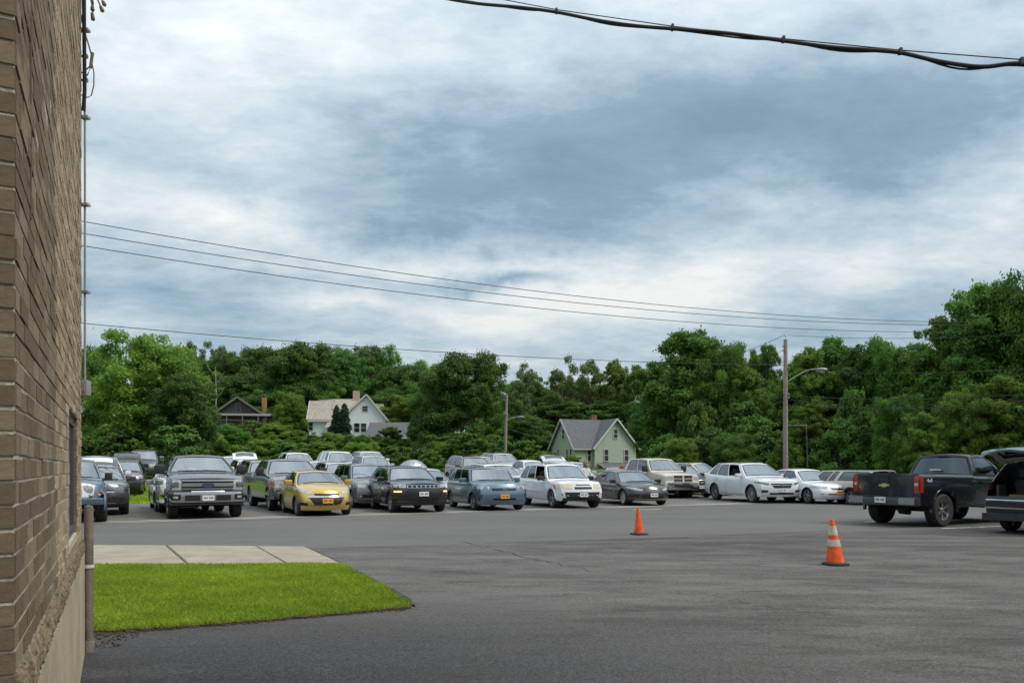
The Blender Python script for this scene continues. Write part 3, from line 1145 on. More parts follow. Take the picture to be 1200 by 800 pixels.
class Car:
    def __init__(c, name, spec, paintm, label, cat, group=None):
        S = dict(BASE)
        S.update(spec)
        c.S, c.pm = S, paintm
        c.root = empty(name)
        tag(c.root, label, cat, group)
        c.hw = S['W'] / 2
        c.x0, c.x1 = -S['fo'] + S['bulge'], S['L'] - S['fo'] - S['rbulge']
        c.body()
        c.greenhouse()
        c.wheels()

    # plan half width, top line, bottom line
    def Wd(c, x):
        S = c.S
        f = max(0, 1 - (x - c.x0) / S['cf'])
        r = max(0, 1 - (c.x1 - x) / S['cr'])
        return c.hw * (1 - S['kf'] * f ** 2.2 - S['kr'] * r ** 2.2)

    def Tz(c, x):
        t = c.S['T']
        return (interp(t, x - .12) + 2 * interp(t, x) + interp(t, x + .12)) / 4 if not c.S['bed'] else interp(t, x)

    def Bz(c, x):
        S = c.S
        b = S['sill'] + .10 * max(0, 1 - (x - c.x0) / .5) * S.get('lip', 0) + .12 * max(0, 1 - (c.x1 - x) / .6)
        Ra = S['R'] + S['archgap']
        for xw in (0, S['wb']):
            d = abs(x - xw)
            if d < Ra:
                b = max(b, S['R'] + math.sqrt(max(0, Ra * Ra - d * d)))
        return b

    def side_pt(c, x, v, s):
        S = c.S
        B, T = c.Bz(x), c.Tz(x)
        z = B + (T - B) * v
        zn = (z - S['sill']) / (T - S['sill'])
        y = c.Wd(x) * interp(S['prof'], zn)
        xf = S['F']
        k = max(0, 1 - (x - c.x0) / (S['fo'] * .75)) ** 2
        k2 = max(0, 1 - (c.x1 - x) / .5) ** 2
        return Vector((x + interp(xf, z) * k - interp(S['RR'], z) * k2, s * y, z))

    def body(c):
        S = c.S
        x0, x1 = c.x0, c.x1
        xs = set()
        n = int((x1 - x0) / .14)
        xs |= {round(x0 + (x1 - x0) * i / n, 4) for i in range(n + 1)}
        Ra = S['R'] + S['archgap']
        for xw in (0, S['wb']):
            xs |= {round(xw - Ra * math.cos(math.pi * i / 16), 4) for i in range(17)}
            xs |= {round(xw - Ra - .004, 4), round(xw + Ra + .004, 4)}
        doors = []
        for k in range(S['ndoor']):
            f0, f1 = S['wins'][k]
            a, b = lerp(S['xa0'], S['xc0'], f0), lerp(S['xa0'], S['xc0'], f1)
            if k == 0:
                a -= .05
            doors.append((round(a, 4), round(b + .03, 4)))
        for a, b in doors:
            xs |= {a, b}
        if S['bed']:
            xs |= {S['bed'][0], S['bed'][0] + .01, S['bed'][1] - .01, S['bed'][1]}
        xs = sorted(x for x in xs if x0 <= x <= x1)
        keep = {x0, x1} | {q for d in doors for q in d} | set(S['bed'] or ()) | ({S['bed'][0] + .01, S['bed'][1] - .01} if S['bed'] else set())
        out = []
        for x in xs:
            if out and x - out[-1] < .012:
                if x in keep and out[-1] not in keep:
                    out[-1] = x
                elif x in keep:
                    out.append(x)
                continue
            out.append(x)
        xs = out
        V, Fc, Mi = [], [], []

        def add(p):
            V.append(p)
            return len(V) - 1
        nr = len(RV)
        side = {s: [[add(c.side_pt(x, v, s)) for v in RV] for x in xs] for s in (1, -1)}
        cut_z = S.get('rear_open')

        def cap(i, x, sgn, bul):
            pts = []
            for u in UU:
                if abs(u) == 1:
                    pts.append(side[int(u)][i])
                    continue
                col = []
                for r, v in enumerate(RV):
                    p = c.side_pt(x, v, 1)
                    col.append(add(Vector((p.x + sgn * bul * (1 - abs(u) ** 2.4), p.y * u, p.z + (S['crown'] * (1 - u * u) * v ** 3)))))
                pts.append(col)
            return pts
        fc = cap(0, xs[0], -1, S['bulge'])
        rc = cap(len(xs) - 1, xs[-1], 1, S['rbulge'])
        doorf = {}

        def face(ids, mi=0, key=None):
            if key is None:
                Fc.append(ids)
                Mi.append(mi)
            else:
                doorf.setdefault(key, []).append(ids)
        cz = S.get('cladz', 0)
        for s in (1, -1):
            for i in range(len(xs) - 1):
                xm = (xs[i] + xs[i + 1]) / 2
                k = next((j for j, d in enumerate(doors) if d[0] <= xm <= d[1]), None)
                for r in range(nr - 1):
                    ids = (side[s][i][r], side[s][i + 1][r], side[s][i + 1][r + 1], side[s][i][r + 1])
                    zm = sum(V[q].z for q in ids) / 4
                    if s < 0:
                        ids = ids[::-1]
                    if k is not None and r >= 1:
                        face(ids, 0, (k, s))
                    else:
                        face(ids, 1 if zm < cz else 0)
        for capp, rev in ((fc, False), (rc, True)):
            for j in range(len(UU) - 1):
                for r in range(nr - 1):
                    ids = (capp[j][r], capp[j][r + 1], capp[j + 1][r + 1], capp[j + 1][r])
                    zm = sum(V[q].z for q in ids) / 4
                    if rev and cut_z and zm > cut_z and .05 < j / 12 < .95:
                        continue
                    face(ids[::-1] if rev else ids, 1 if zm < cz else 0)
        # deck strips: bonnet, rear deck, load bed; the cabin stays open
        strips = []
        for i, x in enumerate(xs):
            if i == 0:
                strips.append([col[-1] for col in fc])
                continue
            if i == len(xs) - 1:
                strips.append([col[-1] for col in rc])
                continue
            row = []
            for u in UU:
                if abs(u) == 1:
                    row.append(side[int(u)][i][-1])
                    continue
                pt = V[side[1][i][-1]]
                z = pt.z + S['crown'] * (1 - u * u)
                if S['bed'] and S['bed'][0] < x < S['bed'][1]:
                    z = pt.z if abs(u) > .92 else S['bed'][2]
                elif S['bed'] and x >= S['bed'][0]:
                    z = pt.z
                hood = smooth(.9, .5, abs(u)) * .018 * (1 if x < S['xa0'] else 0)
                xb = -S['bulge'] * (1 - abs(u) ** 2.4) * max(0, 1 - (x - c.x0) / .4) ** 1.5
                row.append(add(Vector((pt.x + xb, pt.y * u, z + hood))))
            strips.append(row)
        for i in range(len(xs) - 1):
            xm = (xs[i] + xs[i + 1]) / 2
            cabin = S['xa0'] + .02 < xm < S['xc0'] - .02
            for j in range(len(UU) - 1):
                if not cabin:
                    ids = (strips[i][j], strips[i + 1][j], strips[i + 1][j + 1], strips[i][j + 1])
                    inbed = S['bed'] and S['bed'][0] < xm < S['bed'][1] and 0 < j < 11
                    face(ids[::-1], 1 if inbed else 0)
        # belly
        for i in range(len(xs) - 1):
            face((side[1][i][0], side[1][i + 1][0], side[-1][i + 1][0], side[-1][i][0]), 1)
        for capp in (fc, rc):
            face(tuple(col[0] for col in capp), 1)
        c.bvh = BVHTree.FromPolygons(V, [tuple(f) for f in Fc] + [f for l in doorf.values() for f in l])
        mb = MB()
        mb.v, mb.f, mb.m = [tuple(p) for p in V], Fc, Mi
        me = mb.mesh('body', [c.pm, BLACK], 38)
        bm = bmesh.new()
        bm.from_mesh(me)
        bmesh.ops.delete(bm, geom=[v for v in bm.verts if not v.link_faces], context='VERTS')
        bm.to_mesh(me)
        bm.free()
        obj_from('body', me, c.root)
        for (k, s), fl in doorf.items():
            a, b = doors[k]
            idx = sorted({q for f in fl for q in f})
            mp = {q: t for t, q in enumerate(idx)}
            vs = []
            zmin = {}
            for q in idx:
                p = V[q].copy()
                if abs(p.x - a) < .002:
                    p.x += .007
                if abs(p.x - b) < .002:
                    p.x -= .007
                vs.append(p)
            d = MB().add(vs, [tuple(mp[q] for q in f) for f in fl])
            do = d.build('door', c.pm, c.root, 38)
            hx = b - .17
            hz = c.Tz(hx) - .13
            h = c.bvh.ray_cast(Vector((hx, s * 3, hz)), Vector((0, -s, 0)))
            if h[0] is not None:
                y = h[0].y
                MB().box(hx - .09, hx + .09, min(y, y + s * .028), max(y, y + s * .028), hz - .016, hz + .016, cham=.008).build('door_handle', CHROME if S.get('chromehandle') else (BLACK if S.get('blackhandle') else c.pm), do, 40)

    def greenhouse(c):
        S = c.S
        tv = [0, .09, .36, .64, .91, 1]
        zr, crown = S['H'], S['rc']
        xm, hl = (S['xa1'] + S['xc1']) / 2, (S['xc1'] - S['xa1']) / 2
        c.panes = []

        def roof_z(x):
            d = (x - xm) / hl
            return zr - crown - S.get('rdrop', .035) * d * d - S.get('rtail', 0.0) * max(0, d) ** 2

        def base(x, s):
            p = c.side_pt(x, 1, s)
            return Vector((x, p.y * .99, c.Tz(x) - .012))
        borders = [('p', 0.0)]
        for i, (a, b) in enumerate(S['wins']):
            borders.append(('w', a))
            borders.append(('w', (a + b) / 2))
            borders.append(('p', b))
        borders.append(('e', 1.0))
        V, Fc = [], []

        def add(p):
            V.append(p)
            return len(V) - 1

        def col(f, s):
            xb, xt = lerp(S['xa0'], S['xc0'], f), lerp(S['xa1'], S['xc1'], f)
            b = base(xb, s)
            wr = S['wr'] * (1 - .03 * abs(2 * f - 1) ** 2)
            t_ = Vector((xt, s * wr, roof_z(xt)))
            res = []
            for t in tv:
                p = b.lerp(t_, t)
                p.y += s * .028 * 4 * t * (1 - t)
                res.append(add(p))
            return res
        cols = {s: [col(f, s) for _, f in borders] for s in (1, -1)}
        GU = [1, .945, .72, .48, .24, 0, -.24, -.48, -.72, -.945, -1]

        def endcap(i, x_b, x_t, sgn, bb, bt):
            out = []
            for u in GU:
                if abs(u) == 1:
                    out.append(cols[int(u)][i])
                    continue
                b0, t0 = V[cols[1][i][0]], V[cols[1][i][-1]]
                colv = []
                for t in tv:
                    p = b0.lerp(t0, t)
                    bul = lerp(bb, bt, t)
                    pm_ = V[cols[1][i][tv.index(t)]]
                    colv.append(add(Vector((p.x + sgn * bul * (1 - u * u), pm_.y * u, p.z + (crown * (1 - u * u) * t) + (S['crown'] * (1 - u * u)) * (1 - t) * (1 if sgn < 0 else .4)))))
                out.append(colv)
            return out
        fcap = endcap(0, S['xa0'], S['xa1'], -1, S.get('wsb', .17), .06)
        rcap = endcap(len(borders) - 1, S['xc0'], S['xc1'], 1, S['wb2'], S['wb2'] * .5)
        ctr = Vector((xm, 0, 1.0))

        def pane(name, grid, mat, trim=.028, sub=None):
            """grid[i][j] of points; glass sheet plus black band round its edge"""
            ni, nj = len(grid), len(grid[0])
            cen = Vector((0, 0, 0))
            for g in grid:
                for p in g:
                    cen += p
            cen /= ni * nj
            nrm = (grid[-1][0] - grid[0][0]).cross(grid[0][-1] - grid[0][0]).normalized()
            if nrm.dot(cen - ctr) < 0:
                nrm = -nrm
            vs = [p - nrm * .006 for g in grid for p in g]
            fs = [(i * nj + j, (i + 1) * nj + j, (i + 1) * nj + j + 1, i * nj + j + 1) for i in range(ni - 1) for j in range(nj - 1)]
            mb = MB().add(vs, fs, 0)
            loop = [grid[i][0] for i in range(ni)] + [grid[-1][j] for j in range(1, nj)] + [grid[i][-1] for i in range(ni - 2, -1, -1)] + [grid[0][j] for j in range(nj - 2, 0, -1)]
            inn = []
            for p in loop:
                d = cen - p
                inn.append(p + d.normalized() * min(trim * 1.4, d.length * .3) + nrm * .002)
            out = [p + nrm * .003 - (cen - p).normalized() * .006 for p in loop]
            k = len(loop)
            mb.add(out + inn, [(i, (i + 1) % k, (i + 1) % k + k, i + k) for i in range(k)], 1)
            return mb.build(name, [mat, FRIT], c.root, 50)
        lookup = {'s': SDGLASS, 'd': DKGLASS}
        for s in (1, -1):
            wi = -1
            i = 0
            while i < len(borders) - 1:
                kind = borders[i][0]
                if kind == 'w':
                    wi += 1
                    g = [[V[cols[s][i + d][r]] for r in range(1, 5)] for d in range(3)]
                    if (wi, s) not in S.get('open_win', ()):
                        pane('side_window', g, lookup[S['glass'][min(wi, len(S['glass']) - 1)]], .02)
                    for d in (0, 1):
                        for r in (0, 4):
                            a, b = cols[s][i + d], cols[s][i + d + 1]
                            Fc.append((a[r], b[r], b[r + 1], a[r + 1]))
                    i += 2
                    continue
                for r in range(5):
                    a, b = cols[s][i], cols[s][i + 1]
                    Fc.append((a[r], b[r], b[r + 1], a[r + 1]))
                i += 1
        for capp, nm, mt in ((fcap, 'windscreen', WSGLASS), (rcap, 'rear_window', DKGLASS)):
            if nm == 'rear_window' and S.get('rear_open'):
                g = None
            else:
                g = [[V[capp[j][r]] for r in range(1, 5)] for j in range(1, len(GU) - 1)]
                po = pane(nm, g, mt, .03)
                if nm == 'windscreen':
                    c.wsg, c.wso = g, po
            for j in range(len(GU) - 1):
                for r in range(5):
                    if r in (1, 2, 3) and 0 < j < len(GU) - 2:
                        continue
                    if g is None and 0 < j < len(GU) - 2 and r < 4:
                        continue
                    a, b = capp[j], capp[j + 1]
                    Fc.append((a[r], b[r], b[r + 1], a[r + 1]))
        rows = []
        nb = len(borders)
        for i in range(nb):
            if i == 0:
                rows.append([q[-1] for q in fcap])
            elif i == nb - 1:
                rows.append([q[-1] for q in rcap])
            else:
                p = V[cols[1][i][-1]]
                f = i / (nb - 1)
                r_ = []
                for u in GU:
                    if abs(u) == 1:
                        r_.append(cols[int(u)][i][-1])
                    else:
                        r_.append(add(Vector((p.x - .06 * (1 - u * u) * (1 - f) ** 2 + S['wb2'] * .5 * (1 - u * u) * f ** 2, p.y * u, p.z + crown * (1 - u * u)))))
                rows.append(r_)
        rf = []
        for i in range(nb - 1):
            for j in range(len(GU) - 1):
                rf.append((rows[i][j], rows[i + 1][j], rows[i + 1][j + 1], rows[i][j + 1]))
        mb = MB()
        mb.v, mb.f, mb.m = [tuple(p) for p in V], Fc + rf, [0] * (len(Fc) + len(rf))
        me = mb.mesh('cabin_shell', [S.get('roofmat', c.pm)], 42)
        bm = bmesh.new()
        bm.from_mesh(me)
        bmesh.ops.delete(bm, geom=[v for v in bm.verts if not v.link_faces], context='VERTS')
        bm.to_mesh(me)
        bm.free()
        obj_from('cabin_shell', me, c.root)
        # cabin: floor, dash, wheel, seats
        bz = c.Tz((S['xa0'] + S['xc0']) / 2)
        fl = MB().box(S['xa0'] - .1, S['xc0'] + (.35 if S.get('rear_open') else .0), -c.hw * .86, c.hw * .86, S['sill'] + .05, S['sill'] + .2)
        fl.build('cabin_floor', DARKIN, c.root)
        MB().box(S['xa0'] - .05, S['xa0'] + .45, -c.hw * .84, c.hw * .84, bz - .35, bz - .03, cham=.05).build('dashboard', DARKIN, c.root, 40)
        sx = lerp(S['xa0'], S['xc0'], .42)
        sw = MB()
        ring = [(sx - .48 + .10 * math.sin(a), -c.hw * .42 + .18 * math.cos(a), bz - .0 + .16 * math.sin(a)) for a in [2 * math.pi * i / 14 for i in range(15)]]
        sw.tube(ring, .014, 6)
        sw.build('steering_wheel', BLACK, c.root, 60)
        seats = [(sx, 1), (sx, -1)]
        if S['xc0'] - sx > 1.0:
            seats += [(sx + .85, 1), (sx + .85, -1)]
        top = min(bz + .22, zr - .28)
        for x, s in seats:
            y = s * c.hw * .44
            se = MB().box(x - .45, x + .08, y - .25, y + .25, S['sill'] + .2, bz - .42, cham=.05)
            M = Matrix.Translation((x, y, bz - .42)) @ Matrix.Rotation(R(12), 4, 'Y')
            se.box(-.06, .10, -.25, .25, -.12, top - bz + .30, 0, M, .05)
            so = se.build('seat', SEATM, c.root, 40)
            M2 = Matrix.Translation((x + .16, y, top - .02))
            MB().box(-.05, .06, -.13, .13, -.06, .15, 0, M2, .035).build('headrest', SEATM, so, 40)
        # wipers and mirror
        g = c.wsg
        for (j0, j1) in ((1, 4), (4, 7)):
            a = g[j0][0].lerp(g[j0][1], .12)
            b = g[j1][0].lerp(g[j1][1], .05)
            n = Vector((-.7, 0, .7)) * .015
            MB().tube([a + n, a.lerp(b, .5) + n * 1.6, b + n], .009, 5).build('wiper', BLACK, c.wso, 60)
        mmat = c.pm if S['mirror'] == 'paint' else (CHROME if S['mirror'] == 'chrome' else BLACK)
        ms = S.get('msize', (.10, .115, .085))
        for s in (1, -1):
            x = S['xa0'] + S.get('mx', .34)
            y = s * (c.hw + ms[1] * .75)
            z = c.Tz(x) + ms[2] * .9
            mb = MB().box(x - ms[0], x + ms[0] * .7, y - ms[1], y + ms[1], z - ms[2], z + ms[2], cham=min(ms) * .45)
            mo = mb.build('mirror', mmat, c.root, 50)
            MB().tube([(x, s * c.hw * .93, z - ms[2] * .9), (x, y - s * ms[1] * .5, z - ms[2] * .5)], .028, 8).build('mirror_arm', BLACK, mo, 50)
            MB().box(x + ms[0] * .7, x + ms[0] * .7 + .004, y - ms[1] * .8, y + ms[1] * .8, z - ms[2] * .75, z + ms[2] * .75).build('mirror_glass', CHROME, mo)
        mr = g[4][2].lerp(g[4][3], .3)
        MB().box(mr.x + .06, mr.x + .09, -.11, .11, mr.z - .05, mr.z + .02, cham=.01).build('interior_mirror', BLACK, c.root, 40)

    def wheels(c):
        S = c.S
        ty, rm = wheel_meshes(S['R'], S['tw'], S['rim'])
        for x in (0, S['wb']):
            for s in (1, -1):
                y = s * (c.hw - S['tw'] / 2 - S.get('winset', .035))
                w = obj_from('wheel', ty, c.root, (x, y, S['R']), (0, random.random() * 6, 0 if s > 0 else math.pi))
                obj_from('rim', rm, w)
                MB().lathe([(S['R'] * .52, -.06), (0, -.06)], 18, 'y').build('brake_disc', BLACK, w)
            MB().tube([(x, -c.hw * .8, S['R']), (x, c.hw * .8, S['R'])], .06, 8).build('axle', BLACK, c.root, 60)

    # ---- fitted pieces: cast onto the body from the front, back or side
    def patch(c, name, poly, mat, axis='f', off=.006, th=.03, n=(7, 4), mirror=False, parent=None, side=1, border=None):
        """poly: four corners (a,z): top-a0, top-a1, bottom-a1, bottom-a0 (a = y for front/back, x for the side)"""
        outs = []
        for sg in ((1, -1) if mirror else (1,)):
            TL, TR, BR, BL = [Vector((p[0], p[1])) for p in poly]
            G = []
            for i in range(n[0] + 1):
                row = []
                for j in range(n[1] + 1):
                    u, v = i / n[0], j / n[1]
                    q = TL.lerp(TR, u).lerp(BL.lerp(BR, u), v)
                    if axis == 'f':
                        h = c.bvh.ray_cast(Vector((-6, q.x * sg, q.y)), Vector((1, 0, 0)))
                        dv = Vector((-1, 0, 0))
                    elif axis == 'b':
                        h = c.bvh.ray_cast(Vector((14, q.x * sg, q.y)), Vector((-1, 0, 0)))
                        dv = Vector((1, 0, 0))
                    else:
                        sd_ = side * sg
                        h = c.bvh.ray_cast(Vector((q.x, 4 * sd_, q.y)), Vector((0, -sd_, 0)))
                        dv = Vector((0, sd_, 0))
                    if h[0] is None:
                        h = c.bvh.find_nearest(Vector((-c.S['fo'] if axis == 'f' else c.x1, q.x * sg, q.y)) if axis != 's' else Vector((q.x, side * sg * c.hw, q.y)))
                    nm = h[1] if h[1].dot(dv) > 0 else -h[1]
                    row.append((h[0], (nm * .6 + dv * .4).normalized()))
                G.append(row)
            ni, nj = n[0] + 1, n[1] + 1
            fr = [p + nn * off for row in G for p, nn in row]
            bk = [p - nn * th for row in G for p, nn in row]
            fs = [(i * nj + j, (i + 1) * nj + j, (i + 1) * nj + j + 1, i * nj + j + 1) for i in range(ni - 1) for j in range(nj - 1)]
            k = ni * nj
            per = [i * nj for i in range(ni)] + [(ni - 1) * nj + j for j in range(1, nj)] + [i * nj + nj - 1 for i in range(ni - 2, -1, -1)] + [j for j in range(nj - 2, 0, -1)]
            fs += [(per[t], per[(t + 1) % len(per)], per[(t + 1) % len(per)] + k, per[t] + k) for t in range(len(per))]
            mb = MB().add(fr + bk, fs)
            outs.append(mb.build(name, mat, parent or c.root, 40))
        return outs

    def rect(c, name, y0, z0, y1, z1, mat, **k):
        return c.patch(name, [(y0, z1), (y1, z1), (y1, z0), (y0, z0)], mat, **k)

    def front_x(c, y, z):
        h = c.bvh.ray_cast(Vector((-6, y, z)), Vector((1, 0, 0)))
        return h[0].x if h[0] is not None else -c.S['fo']

    def back_x(c, y, z):
        h = c.bvh.ray_cast(Vector((14, y, z)), Vector((-1, 0, 0)))
        return h[0].x if h[0] is not None else c.x1

    def plate(c, z, gold=False, back=False, y=0.0):
        x = c.back_x(y, z) + .012 if back else c.front_x(y, z) - .02
        s = 1 if back else -1
        w = MB().box(min(x, x + s * .006), max(x, x + s * .006), y - .152, y + .152, z - .076, z + .076).build('plate', PLATEY if gold else PLATEW, c.root)
        rr = random.Random(int(z * 1000) + int(c.S['L'] * 100))
        ink = MB()
        for i in range(7):
            if i == 3:
                continue
            yy = y - .105 + i * .035
            xx = x + s * .008
            ink.box(min(xx, xx + s * .002), max(xx, xx + s * .002), yy - .011, yy + .011, z - .03 + rr.uniform(0, .012), z + .032)
        ink.build('plate_marks', PLATEINK, w)
        return w

    def ring_lamps(c, y, z, r, mat):
        for s in (1, -1):
            x = c.front_x(s * y, z)
            l = MB().lathe([(r * 1.12, 0), (r * 1.12, -.02), (r, -.028), (r * .6, -.045), (0, -.052)], 18, 'z').mesh('headlight', mat, 50)
            obj_from('headlight', l, c.root, (x + .015, s * y, z), (0, R(90), 0))

    def roof_rails(c, mat, h=.05):
        S = c.S
        for s in (1, -1):
            z = S['H'] - S['rc'] - .01
            a, b = S['xa1'] + .25, S['xc1'] - .1
            MB().tube([(a, s * S['wr'] * .95, z - .02), (a + .1, s * S['wr'] * .95, z + h), (b - .1, s * S['wr'] * .95, z + h - .01), (b, s * S['wr'] * .95, z - .04)], .02, 6).build('roof_rail', mat, c.root, 60)

    def arches(c, mat, w=.065):
        S = c.S
        Ra = S['R'] + S['archgap']
        for xw in (0, S['wb']):
            for s in (1, -1):
                ring_patch(c.bvh, xw, S['R'], Ra - .012, Ra + w, s, c.hw * .985).build('wheel_arch_trim', mat, c.root, 50)

    def hatch(c, ang=18, Lh=.95, mat=None, glass=True, w=None, hinge=None, inner=None):
        """raised tailgate hinged at the back of the roof"""
        S = c.S
        w = w or S['wr'] * 1.02
        hx, hz = hinge or (S['xc1'] + .05, S['H'] - S['rc'] - .02 - S.get('rtail', 0))
        mb = MB()
        n, m = 6, 8
        d, up = Vector((math.cos(R(ang)), 0, math.sin(R(ang)))), Vector((-math.sin(R(ang)), 0, math.cos(R(ang))))
        top, bot = [], []
        for i in range(n + 1):
            t = i / n
            for j in range(m + 1):
                u = 2 * j / m - 1
                ww = w * (1 - .10 * t) * u
                cv = .16 * (1 - u * u) * .5 + .12 * math.sin(math.pi * t) - .16 * max(0, t - .6)
                edge = 1 - .22 * max(0, t - .7) * u * u * 3
                p = Vector((hx, ww, hz)) + d * (Lh * t * edge) + up * cv
                top.append(p)
                bot.append(p - up * (.05 + .02 * math.sin(math.pi * t)))
        k = len(top)
        fs = []
        gl = []
        for i in range(n):
            for j in range(m):
                a = i * (m + 1) + j
                q = (a, a + 1, a + m + 2, a + m + 1)
                if glass and 1 <= i <= 2 and 1 <= j <= 6:
                    gl.append(q)
                else:
                    fs.append(q)
                    fs.append(tuple(x + k for x in q[::-1]))
        per = [j for j in range(m + 1)] + [i * (m + 1) + m for i in range(1, n + 1)] + [n * (m + 1) + j for j in range(m - 1, -1, -1)] + [i * (m + 1) for i in range(n - 1, 0, -1)]
        fs += [(per[t], per[(t + 1) % len(per)], per[(t + 1) % len(per)] + k, per[t] + k) for t in range(len(per))]
        for fi, f in enumerate(fs):
            mb.add([(top + bot)[q] for q in f], [tuple(range(len(f)))], 1 if inner and all(q >= k for q in f) else 0)
        tg = mb.build('tailgate', [mat or c.pm, inner or c.pm], c.root, 40)
        if gl:
            g = MB()
            for f in gl:
                g.add([top[q] - up * .012 for q in f], [(0, 1, 2, 3)])
            g.build('tailgate_window', DKGLASS, tg, 60)
        for s in (1, -1):
            MB().tube([Vector((hx + .08, s * w * .9, hz - .3)), Vector((hx, s * w * .84, hz)) + d * Lh * .45], .012, 6).build('gas_strut', BLACK, c.root, 60)
        return tg

    def place(c, wheel_world, which=(0, 1), heading=None, scale=(1, 1, 1)):
        """stand the car so that the given wheel touches the ground at a point; heading = direction bumper to tail"""
        h = heading or DREAR
        S = c.S
        rz = math.atan2(h.y, h.x)
        lx = (0, S['wb'])[which[0]] * scale[0]
        ly = which[1] * (c.hw - S['tw'] / 2) * scale[1]
        ex, ey = Vector((math.cos(rz), math.sin(rz), 0)), Vector((-math.sin(rz), math.cos(rz), 0))
        loc = Vector(wheel_world) - ex * lx - ey * ly
        q = loc + ex * S['wb']
        z0, z1 = gz(loc.x, loc.y), gz(q.x, q.y)
        c.root.location = (loc.x, loc.y, z0 + .004 + .008 * (z0 < .001))
        c.root.rotation_euler = (0, -math.atan2(z1 - z0, S['wb']), rz)
        c.root.scale = scale
        return c


def bowtie(c, x, z, w, mat, parent=None, y=0.0, s=-1):
    pts = [(-1, -.22), (-.62, .5 - .28), (-.38, .22), (-.38, .5), (.38, .5), (.38, .22), (1, .22), (.62, -.22), (.38, -.22), (.38, -.5), (-.38, -.5), (-.38, -.22)]
    pts = [(-1.0, -.25), (-.85, .25), (-.38, .25), (-.38, .5), (.42, .5), (.42, .25), (1.0, .25), (.85, -.25), (.38, -.25), (.38, -.5), (-.42, -.5), (-.42, -.25)]
    poly = [(y + p[0] * w * (1 if s < 0 else 1), z + p[1] * w * .62) for p in pts]
    MB().prism(poly, min(x, x + s * .015), max(x, x + s * .015), 'x').build('emblem', mat, parent or c.root)


def oval(c, x, z, w, h, mat, s=-1):
    poly = [(w * math.cos(a), z + h * math.sin(a)) for a in [2 * math.pi * i / 20 for i in range(20)]]
    return MB().prism(poly, min(x, x + s * .014), max(x, x + s * .014), 'x').build('emblem', mat, c.root)

# ------------------------------------------------------------------ vehicle models
def hd(px):
    """tail direction of a car parked in the row at that pixel column: the rows fan out a little"""
    hx = interp([(300, -.46), (450, -.40), (550, -.37), (650, -.34), (730, -.31), (880, -.25), (960, -.24)], px)
    return Vector((hx, math.sqrt(1 - hx * hx), 0))


def simple_front(c, hz, lz, gw=.6, lampmat=None, gz0=None, gz1=None, intake=True, chrome=None, lw=(.55, .97), slant=.05, platez=None, gold=False):
    """lamps, grille, lower intake and plate of an ordinary modern nose"""
    w = c.hw
    c.patch('headlight', [(w * lw[0], hz - slant * .3), (w * lw[1], hz + slant), (w * lw[1], lz + slant), (w * lw[0], lz)], lampmat or LAMP, mirror=True)
    a, b = gz0 or lz - .04, gz1 or hz - .02
    gr = c.rect('grille', -w * gw, a, w * gw, b, GRILLE)[0]
    if chrome:
        c.rect('grille_bar', -w * gw * .98, (a + b) / 2 - .014, w * gw * .98, (a + b) / 2 + .014, chrome, off=.016, parent=gr, n=(9, 1))
    if intake:
        c.rect('lower_intake', -w * .6, c.S['sill'] + .10, w * .6, c.S['sill'] + .22, GRILLE)
    if platez:
        c.plate(platez, gold)


def tail(c, z0, z1, wd=.2):
    w = c.hw
    c.patch('tail_light', [(w * (1 - wd * 1.3), z1), (w * .93, z1), (w * .95, z0), (w * (1 - wd * 1.3), z0)], TAILRED, axis='b', mirror=True)


SUV = dict(L=4.55, W=1.84, H=1.70, wb=2.72, fo=.90, R=.355, T=[(-.8, .95), (-.5, 1.02), (.5, 1.09), (2.2, 1.13), (3.6, 1.17)], xa0=.5, xa1=1.2, xc1=3.2, xc0=3.5,
           F=[(.25, .14), (.35, .05), (.5, 0), (.65, .0), (.8, .04), (.95, .09), (1.08, .16)])
BIGSUV = dict(SUV, L=4.9, W=1.95, H=1.82, wb=2.95, xc1=3.45, xc0=3.75, R=.38, T=[(-.8, 1.02), (-.5, 1.1), (.5, 1.16), (2.2, 1.19), (3.9, 1.22)])
SEDAN = dict(L=4.6, W=1.79, H=1.44, wb=2.70, fo=.92, R=.32, tw=.21, sill=.2, T=[(-.85, .68), (-.55, .78), (.42, .885), (1.6, .90), (3.0, .955), (3.7, .97)],
             F=[(.18, .14), (.28, .05), (.4, 0), (.5, .0), (.6, .05), (.7, .11), (.8, .2)], RR=[(.25, .1), (.45, .02), (.7, 0), (.9, .05), (1.0, .1)],
             xa0=.36, xa1=1.22, xc1=2.62, xc0=3.25, wr=.575, wins=[(.10, .50), (.525, .87)], wb2=.16, rdrop=.05, kf=.22, cf=.85, bulge=.2, crown=.045)
PICKUP = dict(L=5.85, W=2.02, H=1.94, wb=3.65, fo=.93, R=.40, tw=.27, sill=.42, T=[(-.85, 1.10), (-.5, 1.18), (.5, 1.26), (3.05, 1.29), (3.1, 1.33), (4.95, 1.36)],
              F=[(.4, .12), (.5, .03), (.6, .0), (.8, .0), (.84, .05), (1.0, .05), (1.14, .08), (1.22, .14)], RR=[(.4, .1), (.5, 0), (1.4, 0)], kf=.07, kr=.015, cr=.25, bulge=.09, rbulge=.03,
              xa0=.48, xa1=1.18, xc1=2.92, xc0=3.05, wr=.70, wins=[(.07, .47), (.51, .92)], bed=(3.12, 4.82, .80), msize=(.10, .13, .15), mx=.30, crown=.035, wb2=.03,
              prof=[(0, .97), (.08, .985), (.2, .995), (.5, 1.0), (.8, .995), (.9, .985), (.96, .97), (1, .94)], rim=6)


